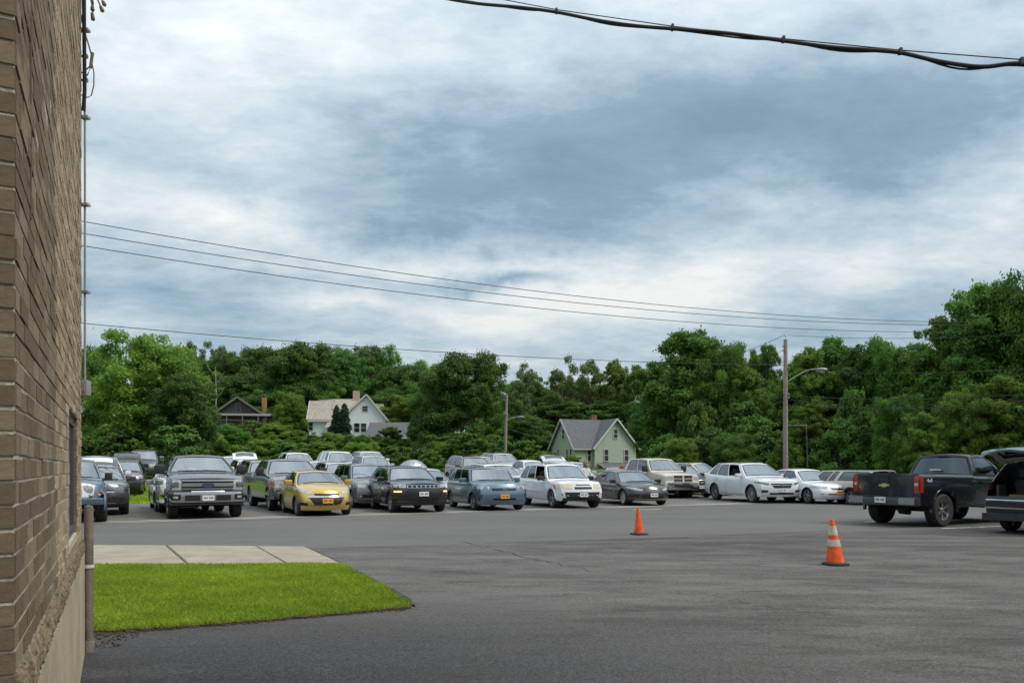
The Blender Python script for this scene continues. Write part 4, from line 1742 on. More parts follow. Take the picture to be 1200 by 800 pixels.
def pickup_nose(c, mats, bars=2, vertical=False):
    w = c.hw
    g = c.rect('grille', -w * .60, .80, w * .60, 1.12, GRILLE, n=(9, 4))[0]
    for k in range(bars):
        z = .80 + (k + .5) * .32 / bars
        c.rect('grille_bar', -w * .60, z - .035, w * .60, z + .035, mats, off=.03, parent=g, n=(9, 2))
    return g


# --- dark grey crew-cab pickup, front row
P_GREY = paint('gunmetal', (0.042, 0.046, 0.052), .35, .26)
f = Car('pickup_truck', dict(PICKUP, msize=(.11, .14, .14), mirror='black', wr=.655, H=1.96, T=[(-.85, 1.18), (-.5, 1.27), (.5, 1.35), (3.05, 1.36), (3.1, 1.39), (4.95, 1.41)], F=[(.4, .12), (.5, .03), (.6, .0), (.8, .0), (.84, .05), (1.05, .05), (1.2, .08), (1.3, .14)]), P_GREY, 'dark grey crew cab pickup with chrome bar grille and paper on the dash', 'pickup truck')
w = f.hw
g = f.rect('grille', -w * .64, .82, w * .64, 1.17, GRILLE, n=(9, 4))[0]
for (za, zb) in ((.97, 1.065), (.885, .92), (1.125, 1.16)):
    f.rect('grille_bar', -w * .64, za, w * .64, zb, ALLOY, off=.032, parent=g, n=(9, 2))
f.rect('grille_surround', -w * .42, .80, w * .42, .835, CHROME, off=.03, parent=g, n=(9, 1))
oval(f, f.front_x(0, 1.015) - .042, 1.015, .155, .06, pmat('emblem_blue', (.03, .06, .16), .3, coat=1))
oval(f, f.front_x(0, 1.015) - .038, 1.015, .17, .072, CHROME)
hl = f.patch('headlight', [(w * .66, 1.17), (w * .985, 1.17), (w * .985, .87), (w * .66, .87)], LAMP, mirror=True)
for s, h in zip((1, -1), hl):
    f.rect('lamp_core', s * w * .73, .94, s * w * .93, 1.10, LAMPD, off=.014, parent=h, n=(4, 3))
b = f.rect('bumper', -w * .995, .52, w * .995, .79, ALLOY, off=.05, n=(14, 4))[0]
f.rect('bumper_inset', -w * .58, .56, -w * .2, .72, BLACK, off=.06, parent=b, n=(4, 2))
f.rect('bumper_inset', w * .2, .56, w * .58, .72, BLACK, off=.06, parent=b, n=(4, 2))
fo_ = f.rect('fog_light_bezel', w * .68, .58, w * .92, .74, GRILLE, off=.062, mirror=True, n=(4, 2))
for s, h in zip((1, -1), fo_):
    f.rect('fog_light', s * w * .74, .63, s * w * .86, .69, LAMP, off=.07, parent=h, n=(3, 2))
f.rect('air_dam', -w * .97, .40, w * .97, .53, BLACK, off=.03, n=(12, 2))
pl = f.plate(.63)
pl.location.x -= .06
f.arches(P_GREY, .05)
MB().box(.78, .80, .12, .36, 1.36, 1.52).build('dash_paper', pmat('paper', (.75, .62, .5), .8), f.root)
MB().tube([(1.35, .35, 1.9), (1.40, .35, 2.0)], .03, 8).build('roof_antenna', BLACK, f.root, 60)
for s in (1, -1):
    f.rect('step_bar', .62, .40, 3.05, .46, CHROME, axis='s', side=s, off=.09, n=(8, 1))
f.place(gpx(200, 607.5), (0, 1), None, (1, 1.06, .98))

# --- gold hatchback
P_GOLD = paint('gold', (0.56, 0.385, 0.085), .45, .3)
sp = dict(L=3.68, W=1.64, H=1.48, wb=2.38, fo=.74, R=.30, tw=.19, sill=.19, T=[(-.65, .76), (-.4, .86), (.28, .99), (1.2, 1.02), (2.9, 1.10)],
          F=[(.18, .14), (.28, .05), (.38, 0), (.5, 0), (.6, .04), (.72, .10), (.86, .22)], xa0=.25, xa1=1.05, xc1=2.5, xc0=2.8, wr=.54, wins=[(.10, .50), (.53, .82)], glass=('s', 's'),
          kf=.22, cf=.7, bulge=.2, rtail=.02, rim=10, crown=.06)
c = Car('hatchback', sp, P_GOLD, 'metallic gold hatchback with gold license plate beside the dark grey pickup', 'hatchback')
w = c.hw
c.patch('headlight', [(w * .50, .78), (w * .93, .90), (w * .98, .80), (w * .52, .68)], LAMP, mirror=True)
c.patch('grille', [(-w * .46, .735), (w * .46, .735), (w * .42, .665), (-w * .42, .665)], GRILLE)
gl_ = c.patch('lower_grille', [(-w * .62, .60), (w * .62, .60), (w * .44, .36), (-w * .44, .36)], GRILLE, n=(9, 4))[0]
c.patch('chrome_strip', [(-w * .66, .655), (w * .66, .655), (w * .62, .615), (-w * .62, .615)], CHROME, off=.012, n=(10, 1))
bowtie(c, c.front_x(0, .70) - .02, .70, .085, CHROME)
c.patch('fog_bezel', [(w * .68, .44), (w * .90, .46), (w * .88, .36), (w * .66, .34)], GRILLE, mirror=True)
c.plate(.50, True)
c.arches(BLACK, .015)
c.place(gpx(349, 604.6), (0, 1), hd(349), (1, 1.06, .96))

# --- black compact SUV with lit amber lamps
P_BLACK = paint('black', (0.010, 0.0105, 0.012), .1, .22)
sp = dict(L=4.40, W=1.82, H=1.64, wb=2.64, fo=.86, R=.345, T=[(-.75, .96), (-.45, 1.02), (.42, 1.07), (2.0, 1.09), (3.4, 1.17)], xa0=.42, xa1=1.12, xc1=2.95, xc0=3.3, wr=.615,
          F=[(.22, .16), (.34, .05), (.5, 0), (.7, .0), (.86, .05), (.98, .07), (1.05, .16)], cladz=.40, wins=[(.08, .44), (.47, .75), (.79, .93)], rim=5, kf=.14)
c = Car('compact_suv', dict(sp, sill=.26), P_BLACK, 'black compact SUV with seven slot grille and lit amber lamps', 'SUV')
w = c.hw
g = c.rect('grille', -w * .56, .865, w * .56, .965, CHROME, n=(9, 2))[0]
for k in range(7):
    y = (k - 3) * w * .156
    c.rect('grille_slot', y - w * .058, .878, y + w * .058, .952, GRILLE, off=.012, parent=g, n=(2, 2))
c.patch('headlight', [(w * .59, .975), (w * .97, .985), (w * .97, .885), (w * .59, .865)], LAMP, mirror=True)
c.rect('bumper_panel', -w * .62, .60, w * .62, .80, GRILLE, n=(9, 3))
c.rect('lower_intake', -w * .55, .42, w * .55, .55, GRILLE, off=.012)
bz = c.rect('fog_bezel', w * .66, .60, w * .95, .80, BLACK, mirror=True, off=.01)
for s, h in zip((1, -1), bz):
    c.rect('amber_lamp', s * w * .74, .72, s * w * .93, .765, AMBERLIT, off=.02, parent=h, n=(3, 2))
c.plate(.66)
c.arches(BLACK, .06)
c.roof_rails(BLACK, .03)
c.place(gpx(459.5, 600.5), (0, 1), hd(459), (1, 1.06, .96))

# --- grey-blue boxy wagon
P_BLUE = paint('steel_blue', (0.115, 0.185, 0.255), .5, .3)
sp = dict(L=4.25, W=1.76, H=1.62, wb=2.60, fo=.80, R=.32, tw=.2, sill=.22, T=[(-.7, .93), (-.45, .99), (.35, 1.04), (2.5, 1.05), (3.4, 1.06)], xa0=.42, xa1=.86, xc1=3.05, xc0=3.32, wr=.68,
          F=[(.2, .12), (.3, .04), (.45, 0), (.62, 0), (.7, .03), (.82, .06), (.95, .12), (1.0, .17)], wins=[(.05, .36), (.39, .66), (.80, .95)], glass=('s', 's', 'd'), rim=6, rdrop=.015, kf=.12, crown=.04, wsb=.12)
c = Car('boxy_wagon', sp, P_BLUE, 'steel blue boxy wagon with gold plate between black SUV and white SUV', 'wagon')
w = c.hw
c.rect('grille', -w * .47, .74, w * .47, .835, GRILLE, n=(9, 2))
oval(c, c.front_x(0, .787) - .012, .787, .085, .055, CHROME)
c.rect('lower_intake', -w * .44, .40, w * .44, .475, GRILLE)
h = c.patch('headlight', [(w * .55, .90), (w * .97, .92), (w * .98, .80), (w * .58, .79)], LAMP, mirror=True)
for s, q in zip((1, -1), h):
    c.rect('lamp_core', s * w * .62, .81, s * w * .78, .885, LAMPD, off=.012, parent=q, n=(3, 2))
c.patch('bumper_vent', [(w * .80, .60), (w * .86, .60), (w * .92, .42), (w * .86, .42)], BLACK, mirror=True, n=(2, 4))
c.plate(.535, True)
c.place(gpx(556, 598), (0, 1), hd(556), (1, 1.08, .94))

# --- white SUV with black bumper
P_WHITE = paint('white', (0.74, 0.76, 0.79), .05, .35)
P_WHITE2 = paint('pearl_white', (0.66, 0.70, 0.74), .15, .3)
sp = dict(SUV, L=4.79, W=1.82, H=1.74, wb=2.86, fo=.86, R=.36, T=[(-.75, .96), (-.45, 1.01), (.45, 1.06), (2.2, 1.09), (3.8, 1.12)], xa0=.45, xa1=1.15, xc1=3.3, xc0=3.65, wins=[(.07, .40), (.43, .68), (.72, .93)],
          sill=.30, cladz=.30, rim=5, glass=('s', 's', 's'), mirror='black', open_win=((0, 1),))
c = Car('suv', sp, P_WHITE, 'white SUV with dark bumper and hazed yellowish headlights', 'SUV')
w = c.hw
c.rect('grille', -w * .30, .885, w * .30, .925, GRILLE, n=(7, 1))
c.rect('grille', -w * .36, .74, w * .36, .83, GRILLE, n=(7, 2))
h = c.rect('headlight', w * .45, .74, w * .96, .94, LAMPY, mirror=True)
for s, q in zip((1, -1), h):
    c.rect('amber_marker', s * w * .945, .76, s * w * .972, .90, AMBER, off=.012, parent=q, n=(2, 2))
c.patch('bumper_insert', [(-w * .74, .63), (w * .74, .63), (w * .66, .40), (-w * .66, .40)], BLACK, n=(10, 3))
c.rect('air_dam', -w * .8, .30, w * .8, .41, BLACK, n=(9, 2))
c.rect('fog_light', w * .80, .52, w * .86, .57, GRILLE, mirror=True, n=(2, 2))
c.plate(.53)
c.arches(P_WHITE, .035)
c.rect('door_moulding', .75, .62, 2.6, .67, P_WHITE, axis='s', mirror=True, off=.02, n=(8, 1))
c.roof_rails(P_WHITE, .03)
c.place(gpx(648.5, 595.4), (0, 1), hd(648), (1, 1.05, .96))

# --- dark taupe sedan
P_TAUPE = paint('graphite', (0.040, 0.037, 0.036), .35, .26)
c = Car('sedan', dict(SEDAN, rim='steel', L=4.56, blackhandle=True), P_TAUPE, 'dark graphite sedan with white plate parked behind the plain orange cone', 'sedan')
w = c.hw
c.patch('headlight', [(w * .44, .665), (w * .93, .76), (w * .97, .69), (w * .50, .60)], LAMP, mirror=True, n=(9, 3))
c.patch('grille', [(-w * .44, .665), (w * .44, .665), (w * .36, .565), (-w * .36, .565)], GRILLE, n=(9, 3))
c.patch('lower_intake', [(-w * .5, .42), (w * .5, .42), (w * .46, .30), (-w * .46, .30)], GRILLE)
c.patch('fog_bezel', [(w * .62, .46), (w * .92, .49), (w * .80, .34), (w * .62, .36)], GRILLE, mirror=True)
c.rect('chrome_lip', -w * .75, .255, w * .75, .275, ALLOY, off=.012, n=(10, 1))
c.plate(.44)
c.place(gpx(731.5, 592), (0, 1), hd(731), (1, 1.06, .98))

# --- white three row SUV
sp = dict(BIGSUV, L=5.15, W=1.99, H=1.77, wb=3.06, fo=.95, R=.385, sill=.28, T=[(-.85, .93), (-.5, 1.02), (.5, 1.10), (2.3, 1.13), (3.9, 1.21)], xa0=.50, xa1=1.40, xc1=3.55, xc0=4.0, wr=.64, rtail=.05,
          wins=[(.08, .40), (.43, .70), (.73, .92)], glass=('s', 'd', 'd'), open_win=((0, 1),), rim=10, F=[(.25, .14), (.35, .05), (.5, 0), (.65, 0), (.8, .05), (.93, .11), (1.04, .2)], kf=.17, chromehandle=False)
c = Car('suv', sp, P_WHITE2, 'large pearl white SUV with ten spoke wheels beside the white sedan', 'SUV')
w = c.hw
c.patch('headlight', [(w * .56, .86), (w * .96, .94), (w * .97, .87), (w * .60, .77)], LAMPD, mirror=True, n=(8, 3))
g = c.patch('grille', [(-w * .50, .86), (w * .50, .86), (w * .38, .66), (-w * .38, .66)], GRILLE, n=(9, 4))[0]
c.patch('grille_wing', [(-w * .52, .80), (w * .52, .80), (w * .50, .775), (-w * .50, .775)], CHROME, off=.016, parent=g, n=(10, 1))
oval(c, c.front_x(0, .79) - .02, .79, .075, .075, CHROME)
c.patch('fog_bezel', [(w * .62, .57), (w * .92, .58), (w * .88, .47), (w * .62, .48)], GRILLE, mirror=True)
c.rect('lower_intake', -w * .55, .38, w * .55, .46, GRILLE)
c.plate(.57)
c.rect('chrome_rocker', .55, .36, 2.5, .385, CHROME, axis='s', mirror=True, off=.012, n=(8, 1))
c.roof_rails(CHROME, .02)
c.place(gpx(882, 589.2), (0, 1), hd(882), (1, 1.04, .98))

# --- white sedan
c = Car('sedan', dict(SEDAN, L=4.85, H=1.47, wb=2.78, rim=5), P_WHITE, 'white sedan with gold plate beside the large pearl white SUV', 'sedan')
w = c.hw
c.patch('headlight', [(w * .50, .72), (w * .93, .755), (w * .97, .67), (w * .56, .61)], LAMP, mirror=True, n=(8, 3))
c.patch('grille', [(-w * .40, .665), (w * .40, .665), (w * .32, .585), (-w * .32, .585)], GRILLE)
oval(c, c.front_x(0, .625) - .012, .625, .06, .05, CHROME)
c.rect('lower_intake', -w * .5, .385, w * .5, .43, GRILLE)
c.rect('fog_light', w * .70, .39, w * .80, .44, LAMP, mirror=True, n=(2, 2))
c.plate(.48, True)
c.place(gpx(947.5, 590), (0, 1), hd(947), (1, 1.04, 1.0))

# --- beige pickup with a matching cap, side on
P_BEIGE = paint('champagne', (0.50, 0.45, 0.37), .2, .35)
sp = dict(PICKUP, L=5.2, W=1.8, H=1.68, wb=3.1, R=.36, fo=.85, xc1=4.2, xc0=4.28, xa0=.42, xa1=1.0, wr=.64, bed=None, T=[(-.8, .95), (-.5, 1.02), (.5, 1.10), (4.3, 1.12)], sill=.40,
          wins=[(.05, .27), (.305, .40), (.47, .95)], ndoor=1, glass=('d', 'd', 'd'), rdrop=.01, rim=5, cladz=.46)
c = Car('capped_pickup', sp, P_BEIGE, 'champagne pickup with matching bed cap beside the white sedan, facing away', 'pickup truck')
simple_front(c, .95, .78, .55, LAMP)
c.arches(BLACK, .08)
tail(c, .75, 1.05)
c.place(gpx(998.5, 591.2), (1, -1), Vector((.33, -.944, 0)), (.88, .9, .84))

# --- dark pickup seen from behind
BRKL = pmat('brake_lens', (.10, .012, .01), .3, coat=.6)
P_NAVY = paint('midnight', (0.008, 0.010, 0.015), .1, .24)
sp = dict(PICKUP, L=5.32, W=1.95, H=1.89, wb=3.02 + .35, fo=.95, R=.415, tw=.30, xa0=.5, xa1=1.25, xc1=1.92, xc0=2.08, wr=.70, wins=[(.10, .90)], ndoor=1, glass=('s',), T=[(-.85, 1.08), (-.5, 1.17), (.5, 1.24), (2.1, 1.27), (2.14, 1.30), (4.42, 1.33)],
          bed=(2.2, 4.24, .80), sill=.47, rim='off', archgap=.085, mirror='black', winset=.02, rc=.05)
c = Car('pickup_truck', sp, P_NAVY, 'dark midnight blue pickup seen from behind with gold emblem on its tailgate', 'pickup truck')
w = c.hw
simple_front(c, 1.08, .82, .6, LAMP)
tg = c.rect('tailgate', -w * .80, .80, w * .80, 1.325, P_NAVY, axis='b', off=.014, n=(10, 5))[0]
c.rect('tailgate_inset', -w * .66, .90, w * .66, 1.16, P_NAVY, axis='b', off=.008, parent=tg, n=(8, 3))
c.rect('tailgate_spoiler', -w * .80, 1.285, w * .80, 1.34, BLACK, axis='b', off=.05, parent=tg, n=(8, 1))
c.rect('tailgate_handle', -.13, 1.14, .13, 1.25, BLACK, axis='b', off=.028, parent=tg, n=(3, 2))
bx_ = c.back_x(0, 1.04) + .02
bowtie(c, bx_, 1.045, .155, pmat('emblem_gold', (.62, .47, .2), .3, metal=.6, coat=.5), tg, 0, 1)
tl = c.patch('tail_light', [(w * .815, 1.30), (w * .99, 1.30), (w * .99, .86), (w * .815, .86)], TAILRED, axis='b', off=.02, mirror=True, n=(4, 6))
for s, q in zip((1, -1), tl):
    c.rect('reverse_lamp', s * w * .84, 1.04, s * w * .93, 1.11, LAMP, axis='b', off=.026, parent=q, n=(2, 2))
    c.rect('side_lens', 4.25, .88, 4.34, 1.28, TAILRED, axis='s', side=s, off=.012, parent=q, n=(2, 5))
bp = MB()
bp.box(4.32, 4.55, -w * .98, w * .98, .54, .76, cham=.03)
bo = bp.build('bumper', pmat('bumper_steel', (.10, .105, .11), .3, metal=.7), c.root, 40)
MB().box(4.548, 4.556, w * .52, w * .96, .58, .74).build('bumper_face', pmat('bumper_bright', (.36, .37, .38), .25, metal=.8), bo)
MB().box(4.548, 4.556, -w * .96, -w * .52, .58, .74).build('bumper_face', pmat('bumper_bright', (.36, .37, .38), .25, metal=.8), bo)
MB().box(4.32, 4.57, -w * .5, w * .5, .755, .775).build('bumper_step', BLACK, bo)
x = 4.558
pl = MB().box(x, x + .006, -.155, .155, .60, .75).build('plate', PLATEW, c.root)
ink = MB()
for i in range(7):
    if i != 3:
        ink.box(x + .007, x + .009, -.105 + i * .035 - .011, -.105 + i * .035 + .011, .645, .705)
ink.build('plate_marks', PLATEINK, pl)
MB().tube([(3.6, -.1, .40), (3.6, .1, .40), (3.6, .15, .5)], [.12, .15, .05], 10).build('differential', BLACK, c.root, 60)
c.arches(P_NAVY, .06)
MB().box(1.99, 2.03, -.15, .15, 1.805, 1.825, cham=.006).build('brake_lamp', BRKL, c.root, 40)
# decal on the bed side and on the rear window
def text_mesh(s, size, mat, ext=.002):
    cu = bpy.data.curves.new('lettering', 'FONT')
    cu.body = s
    cu.size = size
    cu.extrude = ext
    cu.align_x = 'CENTER'
    to = bpy.data.objects.new('lettering', cu)
    COL.objects.link(to)
    dg = bpy.context.evaluated_depsgraph_get()
    me = bpy.data.meshes.new_from_object(to.evaluated_get(dg))
    bpy.data.objects.remove(to)
    me.materials.clear()
    me.materials.append(mat)
    return me


DECAL = pmat('decal_white', (.62, .66, .70), .5)
for s in (1, -1):
    h = c.bvh.ray_cast(Vector((4.0, s * 3, 1.16)), Vector((0, -s, 0)))
    yy = h[0].y + s * .006
    ob = obj_from('lettering', text_mesh('4x4', .14, DECAL), c.root, (4.0, yy, 1.13), (R(90), 0, R(180) if s > 0 else 0))
MB().box(-.004, .004, -.20, .12, -.02, .02).build('window_decal', DECAL, c.root).location = (2.135, -.05, 1.44)
ca, sa = .88, .475
SILV_H = Vector((-ca, -sa, 0))                        # tail direction
c.place(gpx(1101, 617), (1, 1), SILV_H)

# --- dark SUV with its tailgate up, right edge
sp = dict(SUV, W=1.88, H=1.69, wb=2.7, rear_open=.80, roofmat=P_BLACK, R=.36)
c = Car('suv', sp, P_BLACK, 'black SUV with raised tailgate and open cargo area', 'SUV')
w = c.hw
simple_front(c, .98, .84)
c.rect('tail_light', 3.34, .98, 3.45, 1.14, TAILRED, axis='s', mirror=True, off=.01, n=(2, 3))
INN = pmat('tailgate_trim', (.34, .32, .29), .7, var=.1)
SILV = paint('silver', (.36, .38, .40), .5, .3)
tgo = c.hatch(ang=13, Lh=1.12, mat=P_BLACK, inner=INN, w=.74)
for k, (xx, yy) in enumerate(((.86, -.34), (.90, 0.0), (.86, .34))):
    hx, hz = c.S['xc1'] + .05, c.S['H'] - .08
    MB().box(hx + xx, hx + xx + .06, yy - .07, yy + .07, hz - .035, hz + .02, cham=.008).build('grip', BLACK, tgo, 40)
MB().box(3.30, 3.60, -.62, -.56, .55, 1.1).build('cargo_trim', DARKIN, c.root)
c.rect('bumper', -w * .95, .42, w * .95, .70, BLACK, axis='b', off=.06, n=(10, 3))
c.rect('chrome_strip', -w * .9, .56, w * .9, .59, CHROME, axis='b', off=.07, n=(10, 1))
c.rect('bumper_sill', -w * .9, .74, w * .9, .765, CHROME, axis='b', off=.03, n=(10, 1))
suvr = c.place(gpx(1183, 621.5), (1, -1), Vector((-.88, -.47, 0)))
bpy.context.view_layer.update()
M = Matrix.LocRotScale(c.root.location, c.root.rotation_euler, None)
q = M @ Vector((3.22, -.36, .455))
bxm = MB().box(-.13, .13, -.17, .17, 0, .12, cham=.015)
bo = bxm.build('cardboard_box', pmat('kraft', (.42, .24, .09), .85, var=.2), None, 40)
bo.location = q + Vector((0, 0, .30))
bo.rotation_euler = (0, 0, 1.0)
tag(bo, 'small brown cardboard box lying in the open cargo area of the SUV', 'box')
shelf = MB().box(2.55, 3.52, -.78, .78, .45, .755).build('cargo_floor', DARKIN, c.root)

# --- blue-grey off-roader behind the wall edge
P_SLATE = paint('slate_blue', (0.085, 0.135, 0.185), .4, .3)
sp = dict(SUV, L=4.0, W=1.86, H=1.76, wb=2.42, fo=.70, R=.405, tw=.30, sill=.45, T=[(-.6, 1.04), (-.3, 1.09), (.45, 1.14), (3.2, 1.17)], kf=.18, xa0=.52, xa1=.86, xc1=2.9, xc0=3.1, wr=.64, wins=[(.07, .45), (.5, .93)],
          ndoor=1, archgap=.09, mirror='black', cladz=.62, msize=(.08, .10, .11), winset=-.03, rdrop=.01)
c = Car('offroader', sp, P_SLATE, 'slate blue off-roader with round headlights half hidden by the brick wall', 'off-roader')
w = c.hw
SILVERP = pmat('grille_panel', (.55, .58, .62), .4)
g = c.patch('grille', [(-w * .72, 1.03), (w * .72, 1.03), (w * .66, .70), (-w * .66, .70)], SILVERP, n=(9, 4))[0]
for k in range(7):
    y = (k - 3) * w * .11
    c.rect('grille_slot', y - w * .035, .76, y + w * .035, .98, GRILLE, off=.012, parent=g, n=(2, 3))
c.ring_lamps(w * .52, .90, .125, LAMP)
c.ring_lamps(w * .60, .725, .05, LAMPD)
c.rect('amber_marker', w * .78, .74, w * .97, .785, AMBER, mirror=True, off=.03, n=(3, 2))
MB().box(-.86, -.62, -w * .94, w * .94, .50, .68, cham=.04).build('bumper', P_SLATE, c.root, 40)
c.arches(P_SLATE, .13)
c.place(gpx(117, 611.3), (0, -1), None, (1, 1, 1))

# --- grey crossover with its hatch up, by the off-roader
P_DKGREY = paint('dark_grey', (0.075, 0.082, 0.09), .4, .26)
sp = dict(SUV, L=4.28, W=1.77, H=1.64, wb=2.55, cladz=.38, rim=5)
c = Car('crossover', sp, P_DKGREY, 'grey crossover with winged chrome grille and hatch raised beside the off-roader', 'crossover')
w = c.hw
c.patch('headlight', [(w * .56, .92), (w * .95, .98), (w * .97, .88), (w * .60, .80)], LAMPD, mirror=True)
g = c.patch('grille', [(-w * .50, .84), (w * .50, .84), (w * .36, .66), (-w * .36, .66)], GRILLE, n=(9, 3))[0]
c.patch('grille_wing', [(-w * .5, .78), (w * .5, .78), (w * .48, .74), (-w * .48, .74)], CHROME, off=.016, parent=g, n=(10, 1))
c.rect('bumper_panel', -w * .85, .42, w * .85, .60, BLACK, n=(10, 2))
c.rect('chrome_lip', -w * .55, .385, w * .55, .41, CHROME, off=.012, n=(8, 1))
c.hatch(24, .95)
c.place(gpx(147.5, 602.3), (0, -1), None, (1, 1.05, .97))

# --- dark pickup on the grass
P_CHAR = paint('charcoal', (0.030, 0.030, 0.032), .3, .26)
c = Car('pickup_truck', dict(PICKUP, mirror='chrome'), P_CHAR, 'dark pickup standing on the grass field under the big left tree', 'pickup truck')
simple_front(c, 1.12, .86, .62, LAMP, .76, 1.10)
c.rect('bumper', -c.hw * .98, .5, c.hw * .98, .72, P_CHAR, off=.04, n=(10, 2))
c.place(at(147, 47.5), (0, 1), Vector((-.30, .95, 0)))

# --- silver sedan behind the grey pickup
c = Car('sedan', dict(SEDAN, rim='steel'), SILV, 'silver sedan mostly hidden behind the dark grey pickup', 'sedan')
simple_front(c, .72, .62, .4)
c.place(gpx(184, 599.3), (0, 1), None, (1, 1, 1.03))

# --- second and back rows
P_SILV2 = paint('light_silver', (.50, .53, .56), .4, .3)
P_TEAL = paint('dark_teal', (0.022, 0.042, 0.055), .4, .25)
P_SAND = paint('sand', (0.58, 0.52, 0.42), .1, .35)
P_BROWN = paint('bronze', (0.16, 0.13, 0.11), .5, .3)
P_MGREY = paint('mid_grey', (0.17, 0.185, 0.20), .5, .3)

# grey pickup with chrome nose behind the gold hatchback
c = Car('pickup_truck', dict(PICKUP, H=1.90, mirror='black'), P_MGREY, 'grey pickup with big amber edged headlight behind the gold hatchback', 'pickup truck')
w = c.hw
pickup_nose(c, CHROME, 2)
h = c.patch('headlight', [(w * .62, 1.07), (w * .985, 1.07), (w * .985, .83), (w * .62, .83)], LAMP, mirror=True)
for s, q in zip((1, -1), h):
    c.rect('amber_marker', s * w * .92, .86, s * w * .985, 1.04, AMBER, off=.012, parent=q, n=(2, 2))
c.rect('bumper', -w * .99, .48, w * .99, .76, CHROME, off=.05, n=(12, 3))
c.place(gpx(317.5, 598), (0, 1), None, (1, 1.02, .97))

# tan SUV behind it
c = Car('suv', dict(BIGSUV, mirror='black'), paint('pewter', (.27, .265, .255), .5, .3), 'pewter SUV with yellowed headlight parked behind the grey pickup', 'SUV')
simple_front(c, 1.02, .84, .5, LAMPY)
c.rect('bumper', -c.hw * .95, .38, c.hw * .95, .68, BLACK, off=.03, n=(10, 2))
c.place(gpx(293, 588.3), (0, 1), None, (1, 1, .97))

# grey minivan
sp = dict(BASE, L=5.1, W=1.98, H=1.73, wb=3.05, fo=.95, R=.335, T=[(-.85, .88), (-.5, .98), (.3, 1.07), (2.2, 1.10), (4.1, 1.13)], xa0=.28, xa1=1.25, xc1=3.75, xc0=4.05, wr=.68, wins=[(.10, .36), (.39, .66), (.69, .93)], sill=.22,
          F=[(.2, .14), (.32, .05), (.45, 0), (.6, 0), (.72, .04), (.88, .10), (1.0, .2)])
c = Car('minivan', sp, P_MGREY, 'mid grey minivan between the gold hatchback and the black SUV', 'minivan')
w = c.hw
c.patch('headlight', [(w * .56, .90), (w * .95, .93), (w * .97, .79), (w * .60, .77)], LAMP, mirror=True)
c.rect('grille', -w * .5, .74, w * .5, .88, GRILLE)
c.rect('lower_intake', -w * .8, .40, w * .8, .52, GRILLE)
c.rect('fog_light', w * .72, .43, w * .80, .50, LAMP, mirror=True, off=.016, n=(2, 2))
c.rect('chrome_lip', -w * .8, .35, w * .8, .38, CHROME, off=.012, n=(9, 1))
c.place(gpx(414, 595), (0, 1), hd(414), (1, 1, .97))


def back(name, spec, pm, label, cat, px, Y, heading=None, hatch=None, scale=(1, 1, 1), front=None, **k):
    c = Car(name, spec, pm, label, cat, None)
    T = c.Tz(-.3)
    (front or simple_front)(c, *( () if front else (T - .06, T - .22)))
    if k.get('rails'):
        c.roof_rails(k['rails'], .04)
    if hatch:
        c.hatch(*hatch)
    p = at(px, Y)
    return c.place(p, (0, 1), heading or hd(px), scale)


# beige full-size pickup
c = Car('pickup_truck', dict(PICKUP, L=6.0, wb=3.75, H=1.93, mirror='black'), P_SAND, 'sand coloured crew cab pickup with crosshair grille behind the graphite sedan', 'pickup truck')
w = c.hw
g = c.rect('grille', -w * .55, .80, w * .55, 1.12, P_SAND, n=(9, 4), off=.02)[0]
for sx in (-1, 1):
    for (za, zb) in ((.82, .94), (.985, 1.10)):
        c.rect('grille_opening', sx * w * .05, za, sx * w * .50, zb, GRILLE, off=.03, parent=g, n=(4, 2))
c.rect('headlight', w * .6, .86, w * .97, 1.06, LAMP, mirror=True)
c.rect('bumper', -w * .99, .48, w * .99, .76, CHROME, off=.06, n=(10, 2))
c.rect('bumper_pad', -w * .5, .56, w * .5, .66, BLACK, off=.07, n=(8, 1))
c.place(at(770, 37.0), (0, 1), Vector((-.36, .933, 0)))
q = c.root
bk = MB().lathe([(0, 0), (.13, 0), (.15, .3), (.155, .31), (.14, .31), (.125, .03), (0, .03)], 16).build('bucket', pmat('bucket_orange', (.75, .12, .03), .5), None, 40)
ex, ey = Vector((math.cos(q.rotation_euler.z), math.sin(q.rotation_euler.z), 0)), Vector((-math.sin(q.rotation_euler.z), math.cos(q.rotation_euler.z), 0))
bk.location = q.location + ex * 4.0 + ey * .55 + Vector((0, 0, 1.22))
tag(bk, 'bright orange red bucket in the bed of the sand coloured pickup', 'bucket')
cr = MB().box(-.3, .3, -.25, .25, 0, .418, cham=.02).build('crate', pmat('crate_grey', (.2, .19, .18), .7), None, 40)
cr.location = q.location + ex * 4.0 + ey * .5 + Vector((0, 0, .80))
cr.rotation_euler = (0, 0, q.rotation_euler.z)
tag(cr, 'low grey crate under the orange bucket in the pickup bed', 'crate')

# dark teal SUV
c = Car('suv', dict(SUV, L=4.77, wb=2.86, rim=5, open_win=((0, 1),)), P_TEAL, 'dark teal SUV with bright headlight between sand pickup and pearl SUV', 'SUV')
w = c.hw
c.patch('headlight', [(w * .50, .97), (w * .93, 1.0), (w * .97, .86), (w * .56, .80)], LAMP, mirror=True)
g = c.rect('grille', -w * .46, .66, w * .46, .93, GRILLE)[0]
c.rect('grille_bar', -w * .46, .77, w * .46, .83, P_TEAL, off=.02, parent=g, n=(8, 1))
c.rect('grille_frame', -w * .48, .915, w * .48, .94, CHROME, off=.014, parent=g, n=(8, 1))
bowtie(c, c.front_x(0, .80) - .03, .80, .13, pmat('emblem_gold', (.62, .47, .2), .3))
c.rect('bumper_panel', -w * .9, .34, w * .9, .52, BLACK, off=.012, n=(9, 2))
c.plate(.57)
c.place(gpx(794.5, 583.5), (0, 1), hd(794), (1, 1, .95))

